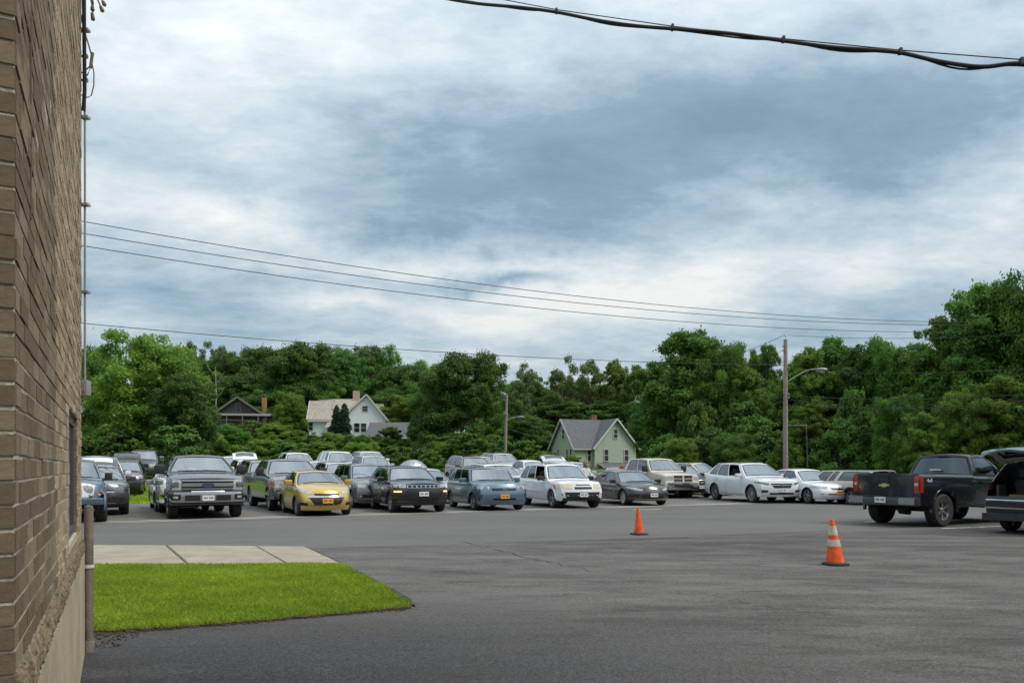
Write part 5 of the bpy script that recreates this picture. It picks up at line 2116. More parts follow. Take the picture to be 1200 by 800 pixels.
back('suv', dict(BIGSUV, H=1.76, L=4.7, glass=('d', 'd', 'd')), P_SAND, 'pale tan SUV with roof rails between teal SUV and pearl SUV', 'SUV', 829, 41.0, Vector((-.62, .78, 0)), rails=BLACK)
back('suv', dict(SUV, H=1.66), P_MGREY, 'grey SUV roof showing between sand pickup and dark teal SUV', 'SUV', 776, 44.0)
back('suv', dict(SUV, L=4.6, H=1.70), P_SILV2, 'silver SUV with light blue tint behind the white bumper SUV, hatch raised', 'SUV', 663, 35.5, None, (17, .95))
back('suv', dict(SUV, H=1.64), P_WHITE, 'white SUV just behind the steel blue boxy wagon', 'SUV', 574, 32.6)
back('suv', dict(BIGSUV, H=1.74), P_BROWN, 'bronze SUV with long roof rails behind the boxy wagon', 'SUV', 545, 41.5, rails=CHROME)
back('suv', dict(BIGSUV, H=1.80), P_SILV2, 'silver SUV with roof basket in the rear row behind the boxy wagon', 'SUV', 582, 50.0, rails=BLACK)
back('suv', dict(SUV, H=1.62), P_SAND, 'tan SUV in the rear row next to the roof basket SUV', 'SUV', 556, 46.5)
back('sedan', dict(SEDAN, H=1.50), P_WHITE, 'white sedan roof behind the white SUV with hazed headlights', 'sedan', 618, 47.0)
back('sedan', SEDAN, P_SILV2, 'silver sedan with big trunk lid raised behind the black compact SUV', 'sedan', 489, 32.2)
CS = [o for o in bpy.data.objects if o.get('label', '').startswith('silver sedan with big trunk')][0]
SHELLS = paint('lid_blue_grey', (.20, .25, .30), .4, .3)
# its raised lid: a curved panel hinged behind the rear window
mbl = MB()
vs, fs = [], []
n, m = 6, 12
for i in range(n + 1):
    t = i / n
    for j in range(m + 1):
        u = 2 * j / m - 1
        hgt = .62 * (1 - .55 * abs(u) ** 2.6)
        vs.append((3.30 + .30 * t - .10 * math.sin(math.pi * t), u * .80 * (1 - .12 * t * t), 1.05 + .70 * t * (1 - .5 * abs(u) ** 2.4)))
for i in range(n):
    for j in range(m):
        a = i * (m + 1) + j
        fs.append((a, a + 1, a + m + 2, a + m + 1))
k = len(vs)
bk_ = [(v[0] + .05, v[1], v[2] - .01) for v in vs]
fs2 = [tuple(q + k for q in f[::-1]) for f in fs]
per = [j for j in range(m + 1)] + [i * (m + 1) + m for i in range(1, n + 1)] + [n * (m + 1) + j for j in range(m - 1, -1, -1)] + [i * (m + 1) for i in range(n - 1, 0, -1)]
fs3 = [(per[t], per[(t + 1) % len(per)], per[(t + 1) % len(per)] + k, per[t] + k) for t in range(len(per))]
lid = mbl.add(vs + bk_, fs + fs2 + fs3).build('trunk_lid', SHELLS, CS, 40)
MB().lathe([(.0, 0), (.03, 0), (.02, -.02), (0, -.025)], 10, 'z').build('emblem', BLACK, lid).location = (3.42, 0, 1.60)
back('suv', dict(SUV, H=1.62), P_WHITE2, 'white SUV with its hatch up behind the pewter SUV', 'SUV', 279, 38.5, None, (22, .95))
back('suv', dict(SUV, H=1.60), P_WHITE, 'small white SUV in the rear row left of the raised hatch', 'SUV', 262, 45.0)
back('suv', dict(BIGSUV, H=1.80), P_WHITE, 'tall white SUV in the rear row behind the grey pickup', 'SUV', 336, 46.0)
back('van', dict(BIGSUV, L=5.2, H=1.86, wins=[(.05, .26), (.45, .52), (.8, .93)], glass=('d', 'd', 'd'), rdrop=.01, xa0=.3, xa1=.9), P_WHITE, 'white van with small square side window behind the minivan', 'van', 385, 46.5)
back('suv', dict(SUV, H=1.66), P_SILV2, 'pale silver SUV directly behind the grey minivan', 'SUV', 384, 34.0)
back('suv', dict(SUV, H=1.70), P_SILV2, 'silver SUV with open side doors line in the rear row behind the minivan'.replace('open side doors line', 'dark windows'), 'SUV', 427, 43.0, glassy=1)
back('suv', dict(BIGSUV, H=1.78), P_WHITE2, 'white SUV farthest back behind the minivan and silver SUV', 'SUV', 424, 50.0)
back('sedan', SEDAN, P_SILV2, 'silver sedan roof showing between tall white SUV and white van', 'sedan', 364, 41.5)
back('van', dict(BIGSUV, L=5.2, H=1.9, rdrop=.01), P_WHITE, 'white van behind the off-roader beside the brick wall', 'van', 92, 33.0)
back('suv', dict(SUV, H=1.68), P_CHAR, 'charcoal SUV behind the grey crossover with a person at its side', 'SUV', 122, 36.5, Vector((-.40, .917, 0)), (20, .95))

# ------------------------------------------------------------------ traffic cones
ORANGE = pmat('cone_orange', (0.76, 0.10, 0.018), 0.55, var=0.35, vscale=9)
REFL = pmat('cone_collar', (0.50, 0.46, 0.38), 0.45, var=0.3, vscale=9)


def cone(px, py, label, striped, lean, h=.70, r=.135):
    p = gpx(px, py)
    rt = empty('traffic_cone', (p.x, p.y, .012), (0, 0, .35))
    tag(rt, label, 'traffic cone')
    base = MB()
    s = .18
    poly = [(-s, -s * .55), (-s * .55, -s), (s * .55, -s), (s, -s * .55), (s, s * .55), (s * .55, s), (-s * .55, s), (-s, s * .55)]
    base.prism(poly, 0, .028, 'z')
    base.lathe([(r * 1.1, .028), (r * 1.0, .045), (r * .9, .045)], 20)
    base.build('base', pmat('cone_base', (.03, .03, .032), .7, var=.4), rt)
    M = Matrix.Rotation(-.35, 4, 'Z') @ Matrix(((1, 0, lean, 0), (0, 1, 0, 0), (0, 0, 1, 0), (0, 0, 0, 1)))

    def rad(z):
        return lerp(r, .03, z / h)

    def seg(name, z0, z1, mat, d=0.0):
        pr = [(rad(z0) + d, z0), (rad((z0 + z1) / 2) + d, (z0 + z1) / 2), (rad(z1) + d, z1)]
        mb = MB().lathe(pr, 24)
        mb.v = [tuple(M @ Vector(v)) for v in mb.v]
        return mb.build(name, mat, rt, 50)
    bd = MB().lathe([(rad(.03), .03), (rad(.2), .2), (rad(.45), .45), (rad(h), h), (.022, h + .004), (.018, h - .05)], 24)
    bd.v = [tuple(M @ Vector(v)) for v in bd.v]
    bd.build('cone_body', ORANGE, rt, 50)
    if striped:
        seg('reflective_collar', .285, .39, REFL, .003)
        seg('reflective_collar', .455, .60, REFL, .003)


cone(979, 662, 'orange traffic cone with two pale reflective collars, leaning a little', True, -.075, .69, .145)
cone(749, 626.5, 'plain orange traffic cone without collars', False, -.045, .60, .115)

# ------------------------------------------------------------------ houses
SIDG = pmat('green_siding', (0.335, 0.405, 0.325), 0.8, var=0.06, vscale=1.5)
SIDW = pmat('white_siding', (0.62, 0.65, 0.68), 0.8, var=0.05)
SIDB = pmat('brown_siding', (0.060, 0.052, 0.050), 0.85, var=0.3, vscale=3)
TRIMW = pmat('white_trim', (0.46, 0.47, 0.48), 0.6)
TRIMB = pmat('grey_brown_trim', (0.15, 0.135, 0.125), 0.7)
SHING = pmat('grey_shingle', (0.105, 0.110, 0.120), 0.9, var=0.22, vscale=2.5, bump=.5, bscale=8)
SHINGT = pmat('tan_shingle', (0.33, 0.30, 0.262), 0.9, var=0.22, vscale=2.0, bump=.5, bscale=8)
BRKR = pmat('red_chimney', (0.17, 0.085, 0.06), 0.9, var=.3, vscale=12)
BRKT = pmat('tan_chimney', (0.40, 0.30, 0.24), 0.9, var=.3, vscale=12)
WINP = pmat('house_pane', (0.02, 0.022, 0.025), 0.08)


class House:
    def __init__(h, name, label, loc, rz):
        h.root = empty(name, loc, (0, 0, rz))
        tag(h.root, label, 'house')

    def siding(h, poly, axis, a, mat, step=.26, flip=1, name='wall'):
        """a wall polygon (horizontal coordinate, z) sliced into lapped boards"""
        zs = [p[1] for p in poly]
        z0, z1 = min(zs), max(zs)
        mb = MB()
        n = int((z1 - z0) / step) + 1

        def span(z):
            xs = []
            for i in range(len(poly)):
                p, q = poly[i], poly[i - 1]
                if (p[1] <= z) != (q[1] <= z):
                    xs.append(p[0] + (q[0] - p[0]) * (z - p[1]) / (q[1] - p[1]))
            return (min(xs), max(xs)) if len(xs) >= 2 else None
        for i in range(n):
            za, zb = z0 + i * step, min(z0 + (i + 1) * step, z1)
            sa_, sb = span(za + 1e-4), span(zb - 1e-4)
            if not sa_ or not sb:
                continue
            o = .035 * flip

            def P(u, d, z):
                return (u, a + d, z) if axis == 'x' else (a + d, u, z)
            mb.add([P(sa_[0], -o, za), P(sa_[1], -o, za), P(sb[1], 0, zb), P(sb[0], 0, zb), P(sa_[0], 0, za), P(sa_[1], 0, za)], [(0, 1, 2, 3), (0, 4, 5, 1)])
        return mb.build(name, mat, h.root)

    def window(h, axis, a, u, z, w, ht, flip=-1, trim=TRIMW, cross=True):
        t = .09
        o = .05 * flip

        def bx(mb, u0, u1, d0, d1, z0, z1):
            d0, d1 = sorted((a + d0, a + d1))
            if axis == 'x':
                mb.box(u0, u1, d0, d1, z0, z1)
            else:
                mb.box(d0, d1, u0, u1, z0, z1)
        f = MB()
        bx(f, u - w / 2 - t, u - w / 2, o * .4, o * 2.2, z - t, z + ht + t)
        bx(f, u + w / 2, u + w / 2 + t, o * .4, o * 2.2, z - t, z + ht + t)
        bx(f, u - w / 2, u + w / 2, o * .4, o * 2.2, z + ht, z + ht + t)
        bx(f, u - w / 2, u + w / 2, o * .4, o * 2.6, z - t, z)
        if cross:
            bx(f, u - w / 2, u + w / 2, o * .4, o * 1.7, z + ht * .5 - .03, z + ht * .5 + .03)
        fo = f.build('window', trim, h.root)
        p = MB()
        bx(p, u - w / 2, u + w / 2, o * .2, o * 1.0, z, z + ht)
        p.build('pane', WINP, fo)

    def slope(h, pts, mat, th=.14, name='roof'):
        P = [Vector(p) for p in pts]
        n = (P[1] - P[0]).cross(P[2] - P[0]).normalized()
        if n.z < 0:
            n = -n
        k = len(P)
        vs = P + [p - n * th for p in P]
        fs = [tuple(range(k)), tuple(range(2 * k - 1, k - 1, -1))] + [(i, (i + 1) % k, (i + 1) % k + k, i + k) for i in range(k)]
        return MB().add(vs, fs).build(name, mat, h.root)

    def bar(h, a, b, w, d, mat, name='bargeboard'):
        a, b = Vector(a), Vector(b)
        dr = (b - a).normalized()
        n = Vector((0, 0, 1)) - dr * dr.z
        n.normalize()
        s = dr.cross(n)
        vs = [p + s * (i * d / 2) + n * (j * w / 2) for p in (a, b) for i in (-1, 1) for j in (-1, 1)]
        MB().add(vs, [(0, 1, 3, 2), (4, 6, 7, 5), (0, 4, 5, 1), (2, 3, 7, 6), (0, 2, 6, 4), (1, 5, 7, 3)]).build(name, mat, h.root)


# green house: main ridge left to right, gable end at left, cross gable to the front at right
YH = 108.0
gx = at(673, YH)
GH = House('green_house', 'pale green clapboard house with grey roof and two gables', (gx.x - .0, gx.y - .6, gz(gx.x, gx.y) - .4), R(0))
rz = R(24)
GH.root.rotation_euler = (0, 0, rz)
E, RD = 3.65, 7.55                                    # eave, ridge
Lm, Dm = 9.6, 7.0                                     # front wall length, depth
GH.siding([(0, 0), (Lm, 0), (Lm, E), (0, E)], 'x', 0.0, SIDG)
GH.siding([(0, 0), (Dm, 0), (Dm, E), (Dm / 2, RD), (0, E)], 'y', 0.0, SIDG)
MB().box(.02, Lm - .02, .05, Dm - .02, 0, E - .05).build('wall_back', SIDG, GH.root)
cg0, cg1, pj = 2.9, Lm + .15, .55                     # cross gable span and projection
cm = (cg0 + cg1) / 2
GH.siding([(cg0, 0), (cg1, 0), (cg1, E), (cm, RD - .1), (cg0, E)], 'x', -pj, SIDG)
MB().box(cg0, cg1, -pj + .04, .0, 0, E).build('wing_side', SIDG, GH.root)
ov = .45
GH.slope([(-ov, -ov, E - .42), (cg0 + .2, -ov, E - .42), (cm, Dm / 2, RD), (-ov, Dm / 2, RD)], SHING)
GH.slope([(-ov, Dm + ov, E - .42), (Lm + ov, Dm + ov, E - .42), (Lm + ov, Dm / 2, RD), (-ov, Dm / 2, RD)], SHING)
GH.slope([(cg0 - ov, -pj - ov, E - .42), (cm, -pj - ov, RD + .02), (cm, Dm / 2, RD + .02), (cg0 - ov, .3, E - .42)], SHING)
GH.slope([(cg1 + ov, -pj - ov, E - .42), (cm, -pj - ov, RD + .02), (cm, Dm / 2, RD + .02), (cg1 + ov, Dm / 2, E - .42)], SHING)
for a, b in (((-ov - .03, -ov, E - .5), (-ov - .03, Dm / 2, RD - .08)), ((-ov - .03, Dm + ov, E - .5), (-ov - .03, Dm / 2, RD - .08)),
             ((cg0 - ov, -pj - ov - .03, E - .5), (cm, -pj - ov - .03, RD - .06)), ((cg1 + ov, -pj - ov - .03, E - .5), (cm, -pj - ov - .03, RD - .06))):
    GH.bar(a, b, .24, .06, TRIMW)
GH.bar((-ov, -ov - .02, E - .52), (cg0 - .2, -ov - .02, E - .52), .16, .06, TRIMW, 'gutter')
for u, z, ww, hh in ((1.0, 1.55, .45, 1.6), (2.1, 1.55, .45, 1.6), (4.9, 1.55, .45, 1.6), (3.3, 4.7, .55, 1.35)):
    GH.window('y', 0.0, u, z, ww, hh)
for u, z, ww, hh in ((4.75, 1.5, .65, 1.6), (8.1, 1.5, .65, 1.6), (6.3, 4.75, .6, 1.25)):
    GH.window('x', -pj, u, z, ww, hh)
GH.window('x', 0.0, 2.3, 1.45, .5, 1.7)
MB().box(5.0, 5.9, Dm / 2 + .4, Dm / 2 + 1.1, RD - 1, RD + .75).build('chimney', BRKR, GH.root)
GH.slope([(3.4, -2.6, .55), (8.9, -2.6, .55), (8.9, -pj - .05, 1.25), (3.4, -pj - .05, 1.25)], SHING, .1, 'porch_roof')
GH.bar((3.35, -2.62, .5), (3.35, -pj - .1, 1.2), .18, .06, TRIMW)
MB().box(3.5, 8.8, -2.5, -pj - .06, -.4, .45).build('porch_wall', SIDG, GH.root)
GH.bar((4.0, -1.0, 1.35), (4.0, -1.0, 2.9), .05, .05, TRIMW, 'downpipe')

# white house on the rise
YW2 = 150.0
wx = at(408, YW2)
WH = House('white_house', 'white gabled house with tan roof and brick chimney behind the shrubs', (wx.x, wx.y, zpx(513, YW2) - 1.0), R(6))
sc_ = YW2 / FPX


def ww_(px):
    return (px - 408) * sc_


def wz(py):
    return zpx(py, YW2) - WH.root.location.z


GA, GB, AP = ww_(408), ww_(458), ww_(427.5)
WH.siding([(GA, 0), (GB - 1.0, 0), (GB - 1.0, wz(491)), (AP + .3, wz(463.5)), (GA, wz(482))], 'x', 0, SIDW, .22)
MB().box(GA + .05, GB - 1.05, .05, 8, 0, wz(493)).build('wall_back', SIDW, WH.root)
WH.slope([(GB - .3, -.5, wz(494)), (AP + .3, -.5, wz(461.5)), (AP + .3, 8.5, wz(461.5)), (GB - .3, 8.5, wz(494))], SHINGT)
WH.slope([(GA - .5, -.5, wz(484.5)), (AP + .3, -.5, wz(461.5)), (AP + .3, 8.5, wz(461.5)), (GA - .5, 8.5, wz(484.5))], SHINGT)
WH.bar((GB - .3, -.55, wz(494) - .1), (AP + .3, -.55, wz(461.5) - .1), .3, .08, TRIMW)
WH.bar((GA - .5, -.55, wz(484.5) - .1), (AP + .3, -.55, wz(461.5) - .1), .3, .08, TRIMW)
WH.window('x', 0, AP, wz(481.5), 1.0, 1.0)
WH.window('x', 0, ww_(418), wz(506), 1.0, 1.7)
WH.window('x', 0, ww_(426), wz(506), 1.0, 1.7)
# left wing, roof slope to the front
LW0, LW1 = ww_(361), ww_(409)
MB().box(LW0 + .2, LW1 - .02, 1.0, 7.5, 0, wz(490)).build('wing_wall', SIDW, WH.root)
WH.slope([(LW0 - .3, .3, wz(491.5)), (LW1 - 1.9, .3, wz(491.5)), (LW1 - 1.9, 4.2, wz(467.5)), (LW0 - .3, 4.2, wz(467.5))], SHINGT)
WH.slope([(LW0 + 1.6, 4.2, wz(467)), (LW1 + 2.2, 4.2, wz(467)), (LW1 + 2.2, 6.5, wz(463.5)), (LW0 + 1.6, 6.5, wz(464.5))], SHINGT)
WH.slope([(LW1 - 3.6, 2.2, wz(478)), (LW1 + .4, 2.2, wz(478)), (LW1 + 1.4, 4.2, wz(466)), (LW1 - 3.2, 4.2, wz(466))], SHINGT, .14)
WH.slope([(LW0 - .2, .3, wz(491)), (LW0 - .2, 4.2, wz(467.5)), (LW0 - .2, 8, wz(491))], SIDW, .1, 'wing_gable')
WH.bar((LW0 - .3, .25, wz(493)), (LW1 - 1.9, .25, wz(493)), .3, .1, TRIMW, 'gutter')
WH.slope([(ww_(382), -1.6, wz(502)), (ww_(398), -1.6, wz(497)), (ww_(398), .9, wz(488)), (ww_(384), .9, wz(493))], SHINGT, .1, 'porch_roof')
WH.window('x', 1.0, ww_(364), wz(504), .8, 1.5)
WH.window('x', 1.0, ww_(386), wz(506), .8, 1.5)
WH.slope([(ww_(434), 5, wz(470)), (ww_(447), 5, wz(470)), (ww_(453), 3, wz(489)), (ww_(444), 3, wz(489))], SHINGT, .14, 'rear_roof')
MB().box(ww_(411), ww_(418.5), 4, 5.2, wz(470), wz(455.5)).build('chimney', BRKT, WH.root)
# low grey-roofed outbuilding in front of it
YS = 128.0
sx = at(431, YS)
SH = House('outbuilding', 'low white outbuilding with long grey roof beside the white house', (sx.x, sx.y, zpx(525, YS)), R(-3))


def sz(py):
    return zpx(py, YS) - SH.root.location.z


SLn = (513 - 431) * YS / FPX
SH.siding([(0, 0), (SLn, 0), (SLn, sz(511)), (0, sz(511))], 'x', 0, SIDW, .25)
SH.siding([(0, 0), (6, 0), (6, sz(511)), (3, sz(494.5)), (0, sz(511))], 'y', SLn, SIDW, .25, -1)
MB().box(.05, SLn - .05, .05, 6, 0, sz(512)).build('wall_back', SIDW, SH.root)
SH.slope([(-.4, -.5, sz(512)), (SLn + .4, -.5, sz(512)), (SLn - .8, 3, sz(493.5)), (-.4, 3, sz(493.5))], SHING)
SH.slope([(-.4, 6.5, sz(512)), (SLn + .4, 6.5, sz(512)), (SLn - .8, 3, sz(493.5)), (-.4, 3, sz(493.5))], SHING)
SH.bar((-.4, -.52, sz(513)), (SLn + .4, -.52, sz(513)), .25, .08, TRIMW, 'gutter')
SH.window('x', 0, SLn * .5, sz(521), .8, 1.0)
# dark weathered house
YB = 145.0
bx0 = at(252, YB)
BH = House('brown_house', 'dark weathered house with low gable and brick chimney among trees', (bx0.x, bx0.y, zpx(508, YB)), R(4))


def bw(px):
    return (px - 252) * YB / FPX


def bzz(py):
    return zpx(py, YB) - BH.root.location.z


BH.siding([(0, 0), (bw(306), 0), (bw(306), bzz(485)), (bw(278.5), bzz(466)), (0, bzz(485))], 'x', 0, SIDB, .25)
MB().box(.05, bw(306) - .05, .05, 8, 0, bzz(486)).build('wall_back', SIDB, BH.root)
BH.slope([(bw(248), -.6, bzz(486.5)), (bw(278.5), -.6, bzz(464.5)), (bw(266), 9, bzz(464.5)), (bw(240), 9, bzz(484))], SHING)
BH.slope([(bw(311), -.6, bzz(486.5)), (bw(278.5), -.6, bzz(464.5)), (bw(266), 9, bzz(464.5)), (bw(300), 9, bzz(484))], SHING)
BH.bar((bw(248), -.65, bzz(487)), (bw(278.5), -.65, bzz(465.2)), .35, .1, TRIMB)
BH.bar((bw(311), -.65, bzz(487)), (bw(278.5), -.65, bzz(465.2)), .35, .1, TRIMB)
BH.bar((bw(248), -1.6, bzz(486)), (bw(318), -1.6, bzz(486.5)), .32, .12, pmat('pale_fascia', (.33, .33, .32), .7), 'porch_fascia')
BH.slope([(bw(248), -1.6, bzz(485.2)), (bw(318), -1.6, bzz(485.6)), (bw(318), -.1, bzz(484)), (bw(248), -.1, bzz(484))], SHING, .1, 'porch_roof')
for px in (251, 268, 286, 304):
    MB().box(bw(px) - .08, bw(px) + .08, -1.6, -1.44, 0, bzz(486.5)).build('porch_post', TRIMB, BH.root)
BH.window('x', 0, bw(278.5), bzz(482), .9, 1.5, trim=TRIMB)
BH.window('x', 0, bw(262), bzz(503), 1.0, 1.8, trim=TRIMB)
BH.bar((bw(252), -1.62, bzz(492)), (bw(300), -1.62, bzz(493)), .1, .06, TRIMB, 'porch_rail')
MB().box(bw(301), bw(305.5), 3, 4, bzz(490), bzz(463.5)).build('chimney', pmat('orange_chimney', (.32, .16, .075), .9, var=.2), BH.root)
MB().box(bw(305), bw(318), 4, 8, 0, bzz(484)).build('side_wing', SIDB, BH.root)
BH.slope([(bw(304), 3.5, bzz(485)), (bw(320), 3.5, bzz(485)), (bw(318), 7, bzz(478)), (bw(304), 7, bzz(478))], SHING, .14, 'wing_roof')

# ------------------------------------------------------------------ poles, lamps and wires
WOODP = pmat('pole_wood', (0.27, 0.235, 0.20), 0.9, var=0.25, vscale=5, bump=.4, bscale=20)
STEELP = pmat('galvanised', (0.25, 0.26, 0.27), 0.5, metal=.4, var=.12)
pb = at(920.5, 55.0)
pz = gz(pb.x, pb.y)
up = empty('utility_pole', (pb.x, pb.y, pz - .1))
tag(up, 'tall wooden utility pole with street lamp arm behind the white cars', 'utility pole')
ph = zpx(396, 55) - pz
MB().tube([(0, 0, 0), (0, 0, ph * .5), (0, 0, ph)], [.19, .165, .13], 14).build('pole', WOODP, up, 60)
k_ = 55 / FPX


def rel(px, py):
    return ((px - 920.5) * k_, 0, zpx(py, 55) - pz + .1)


arm = MB().tube([rel(922, 448), rel(930, 442.5), rel(944, 434.5), rel(954, 432.5), rel(961, 432.8)], .045, 8).build('lamp_arm', STEELP, up, 60)
MB().tube([rel(958, 432.6), rel(962, 432.6), rel(968, 433.2), rel(970, 433.6)], [.06, .12, .13, .05], 10).build('lamp_head', STEELP, arm, 60)
MB().tube([(-.02, -.15, rel(0, 396)[2]), (-.12, -.15, rel(0, 392.5)[2])], .03, 8).build('top_pin', STEELP, up, 60)
for yy, s in ((407, -1), (412, -1), (432, 1), (463, 1), (467, 1)):
    z = rel(0, yy)[2]
    MB().lathe([(0, 0), (.05, 0), (.07, .05), (.05, .1), (.06, .14), (0, .16)], 10).build('insulator', pmat('porcelain', (.35, .33, .3), .3), up, 50).location = (s * .2, -.1, z)
MB().tube([rel(922, 498), rel(945, 498)], .02, 6).build('bracket', STEELP, up, 60)
MB().tube([rel(945, 498), rel(945.7, 515), rel(946, 550)], .014, 6).build('drop_tube', STEELP, up, 60)
# far pole with lamp
pb2 = at(592, 88.0)
pz2 = gz(pb2.x, pb2.y)
up2 = empty('utility_pole', (pb2.x, pb2.y, pz2 - .1))
tag(up2, 'far grey utility pole with small lamp arm in front of dark trees', 'utility pole')
k2 = 88 / FPX


def rel2(px, py):
    return ((px - 592) * k2, 0, zpx(py, 88) - pz2 + .1)


MB().tube([(0, 0, 0), rel2(592.5, 510), rel2(594, 462)], [.2, .18, .14], 10).build('pole', WOODP, up2, 60)
a2 = MB().tube([rel2(593, 493.5), rel2(600, 490), rel2(605, 488.3), rel2(610, 488.4)], .06, 8).build('lamp_arm', STEELP, up2, 60)
MB().tube([rel2(608, 488.3), rel2(611, 488.4), rel2(614, 488.8)], [.1, .16, .08], 8).build('lamp_head', STEELP, a2, 60)
MB().box(-.32, .32, -.05, .05, rel2(0, 468.6)[2], rel2(0, 467.6)[2]).build('crossarm', WOODP, up2)
MB().tube([rel2(592, 481), rel2(592, 486)], .26, 10).build('transformer', STEELP, up2, 60)
# bare grey post by the weathered house
pb3 = at(234.5, 140.0)
up3 = MB().tube([(0, 0, 0), (0, 0, zpx(445, 140) - gz(pb3.x, pb3.y))], [.2, .16], 8)
o3 = up3.build('utility_pole', pmat('pale_post', (.33, .33, .30), .9, var=.2), None, 60)
o3.location = (pb3.x, pb3.y, gz(pb3.x, pb3.y) - .1)
tag(o3, 'pale bare pole standing left of the dark weathered house', 'utility pole')
WIRE = pmat('wire_black', (0.028, 0.03, 0.034), 0.6)


def wire(label, A, B, sag, r=.014, n=28, mat=None, grp=None, name='overhead_wire', t0=0.0, t1=1.0):
    A, B = Vector(A), Vector(B)
    pts = []
    for i in range(n + 1):
        t = lerp(t0, t1, i / n)
        p = A.lerp(B, t)
        p.z -= sag * 4 * t * (1 - t)
        pts.append(p)
    o = MB().tube(pts, r, 6).build(name, mat or WIRE, None, 60)
    return tag(o, label, 'wire', grp)


def W3(px, py, Y):
    return Vector(((px - 600) / FPX * Y, Y, zpx(py, Y)))


def ext(A, B, t):
    return A + (B - A) * t


for i, (ya, yb) in enumerate(((260, 377), (274, 380.5), (288.5, 389))):
    A, B = W3(100, ya, 30), W3(1100, yb, 50)
    wire(['topmost', 'middle', 'lowest'][i] + ' of three parallel power lines crossing the sky', A, B, 0.85, .016, 40, None, 'power lines across the sky', t0=-.2, t1=1.1)
tp = Vector((pb.x, pb.y - .12, 0))
wire('single wire below the three power lines running to the tall pole', W3(100, 379, 40), tp + Vector((-.15, 0, zpx(428, 55))), .45, .02, 36, t0=-.15)
wire('thin top wire sloping left from the tip of the tall pole', tp + Vector((-.1, 0, zpx(392.5, 55))), W3(835, 424, 62), .15, .014, 12)
wire('slack wire sloping left from the upper side of the tall pole', tp + Vector((-.2, 0, zpx(410, 55))), W3(872, 432, 62), .1, .014, 12)
wire('upper service drop from the tall pole down toward the green house', tp + Vector((-.15, 0, zpx(463, 55))), W3(738, 506, 96), .6, .022, 24)
wire('lower service drop from the tall pole down toward the green house', tp + Vector((-.15, 0, zpx(469, 55))), W3(740, 512, 98), .6, .022, 24)
wire('top wire running right from the tall pole past the trees', tp + Vector((.1, 0, zpx(393, 55))), W3(1260, 388, 40), .3, .014, 24, t1=1.8)
wire('second wire running right from the lamp arm of the tall pole', tp + Vector((.15, 0, zpx(431, 55))), W3(1280, 425, 36), .45, .015, 24, t1=1.8)
wire('upper of two thick wires running right from mid pole', tp + Vector((.15, 0, zpx(463, 55))), W3(1280, 455, 36), .4, .02, 24, t1=1.8)
wire('lower of two thick wires running right from mid pole', tp + Vector((.15, 0, zpx(468, 55))), W3(1280, 458, 36), .75, .02, 24, t1=1.8)
wire('upper wire from the far pole to the green house', W3(595, 486, 88), W3(650, 508, 104), .15, .03, 10)
wire('lower wire from the far pole to the green house', W3(595, 502, 88), W3(650, 516, 104), .15, .03, 10)
# heavy lashed cable overhead with its carrier strand
cA, cB = W3(452, -18, 8.6), W3(1320, 92, 5.4)


def cpt(px, py):
    t = (px - 452) / (1320 - 452)
    Y = 1 / lerp(1 / 8.6, 1 / 5.4, t)
    return W3(px, py, Y)


runout = (cpt(1320, 92) - cpt(1055, 62)).normalized() * 16
roofpt = WM @ Vector((WL - .3, -.04, 7.35))
strand = [roofpt + Vector((0, 0, .08)), cpt(452, -24), cpt(575, -3), cpt(652, 11.5), cpt(788, 31), cpt(918, 45.5), cpt(1055, 59), cpt(1197, 70), cpt(1320, 80), cpt(1320, 80) + runout]
def flow(P, k=6):
    """smooth curve through the points"""
    out = []
    for i in range(len(P) - 1):
        a, b, c_, d = P[max(i - 1, 0)], P[i], P[i + 1], P[min(i + 2, len(P) - 1)]
        for j in range(k):
            t = j / k
            out.append(.5 * ((2 * b) + (c_ - a) * t + (2 * a - 5 * b + 4 * c_ - d) * t * t + (3 * b - a - 3 * c_ + d) * t ** 3))
    return out + [P[-1]]


tag(MB().tube(strand, .0045, 6).build('carrier_strand', WIRE, None, 60), 'thin steel strand carrying the heavy black cable overhead', 'wire')
bundle = [(452, -16), (520, -2), (560, 4.5), (610, 9), (652, 14.5), (700, 24), (745, 30.5), (788, 34), (850, 39), (918, 48), (970, 55), (1015, 58.5), (1055, 62), (1100, 72), (1150, 78.5), (1197, 74.5), (1260, 84), (1320, 92)]
tag(MB().tube([roofpt] + flow([cpt(*p) for p in bundle]) + [cpt(1320, 92) + runout], .0165, 8).build('overhead_cable', pmat('cable_sheath', (.014, .015, .018), .5), None, 60), 'heavy black lashed cable sagging between clips overhead', 'cable')
thin = [(520, -3), (610, 11), (652, 14), (715, 29), (788, 35), (870, 45), (918, 48), (985, 60), (1055, 62), (1125, 81), (1197, 77), (1320, 96)]
tag(MB().tube(flow([cpt(*p) for p in thin]) + [cpt(1320, 96) + runout], .0075, 6).build('overhead_cable', pmat('cable_sheath', (.014, .015, .018), .5), None, 60), 'thinner black cable lashed below the heavy overhead one', 'cable')
for i, (px, y0, y1) in enumerate(((652, 10.5, 16), (788, 29, 36), (918, 43, 50), (1055, 57, 64), (1197, 68, 77))):
    q0, q1 = cpt(px, y0), cpt(px, y1)
    ob = MB().box(-.012, .012, -.02, .02, 0, (q0 - q1).length, cham=.004).build('cable_clip', WIRE, None)
    ob.location = q1
    tag(ob, 'small black clip tying the heavy cable to its strand', 'clip', 'clips on the overhead cable')

# ------------------------------------------------------------------ people


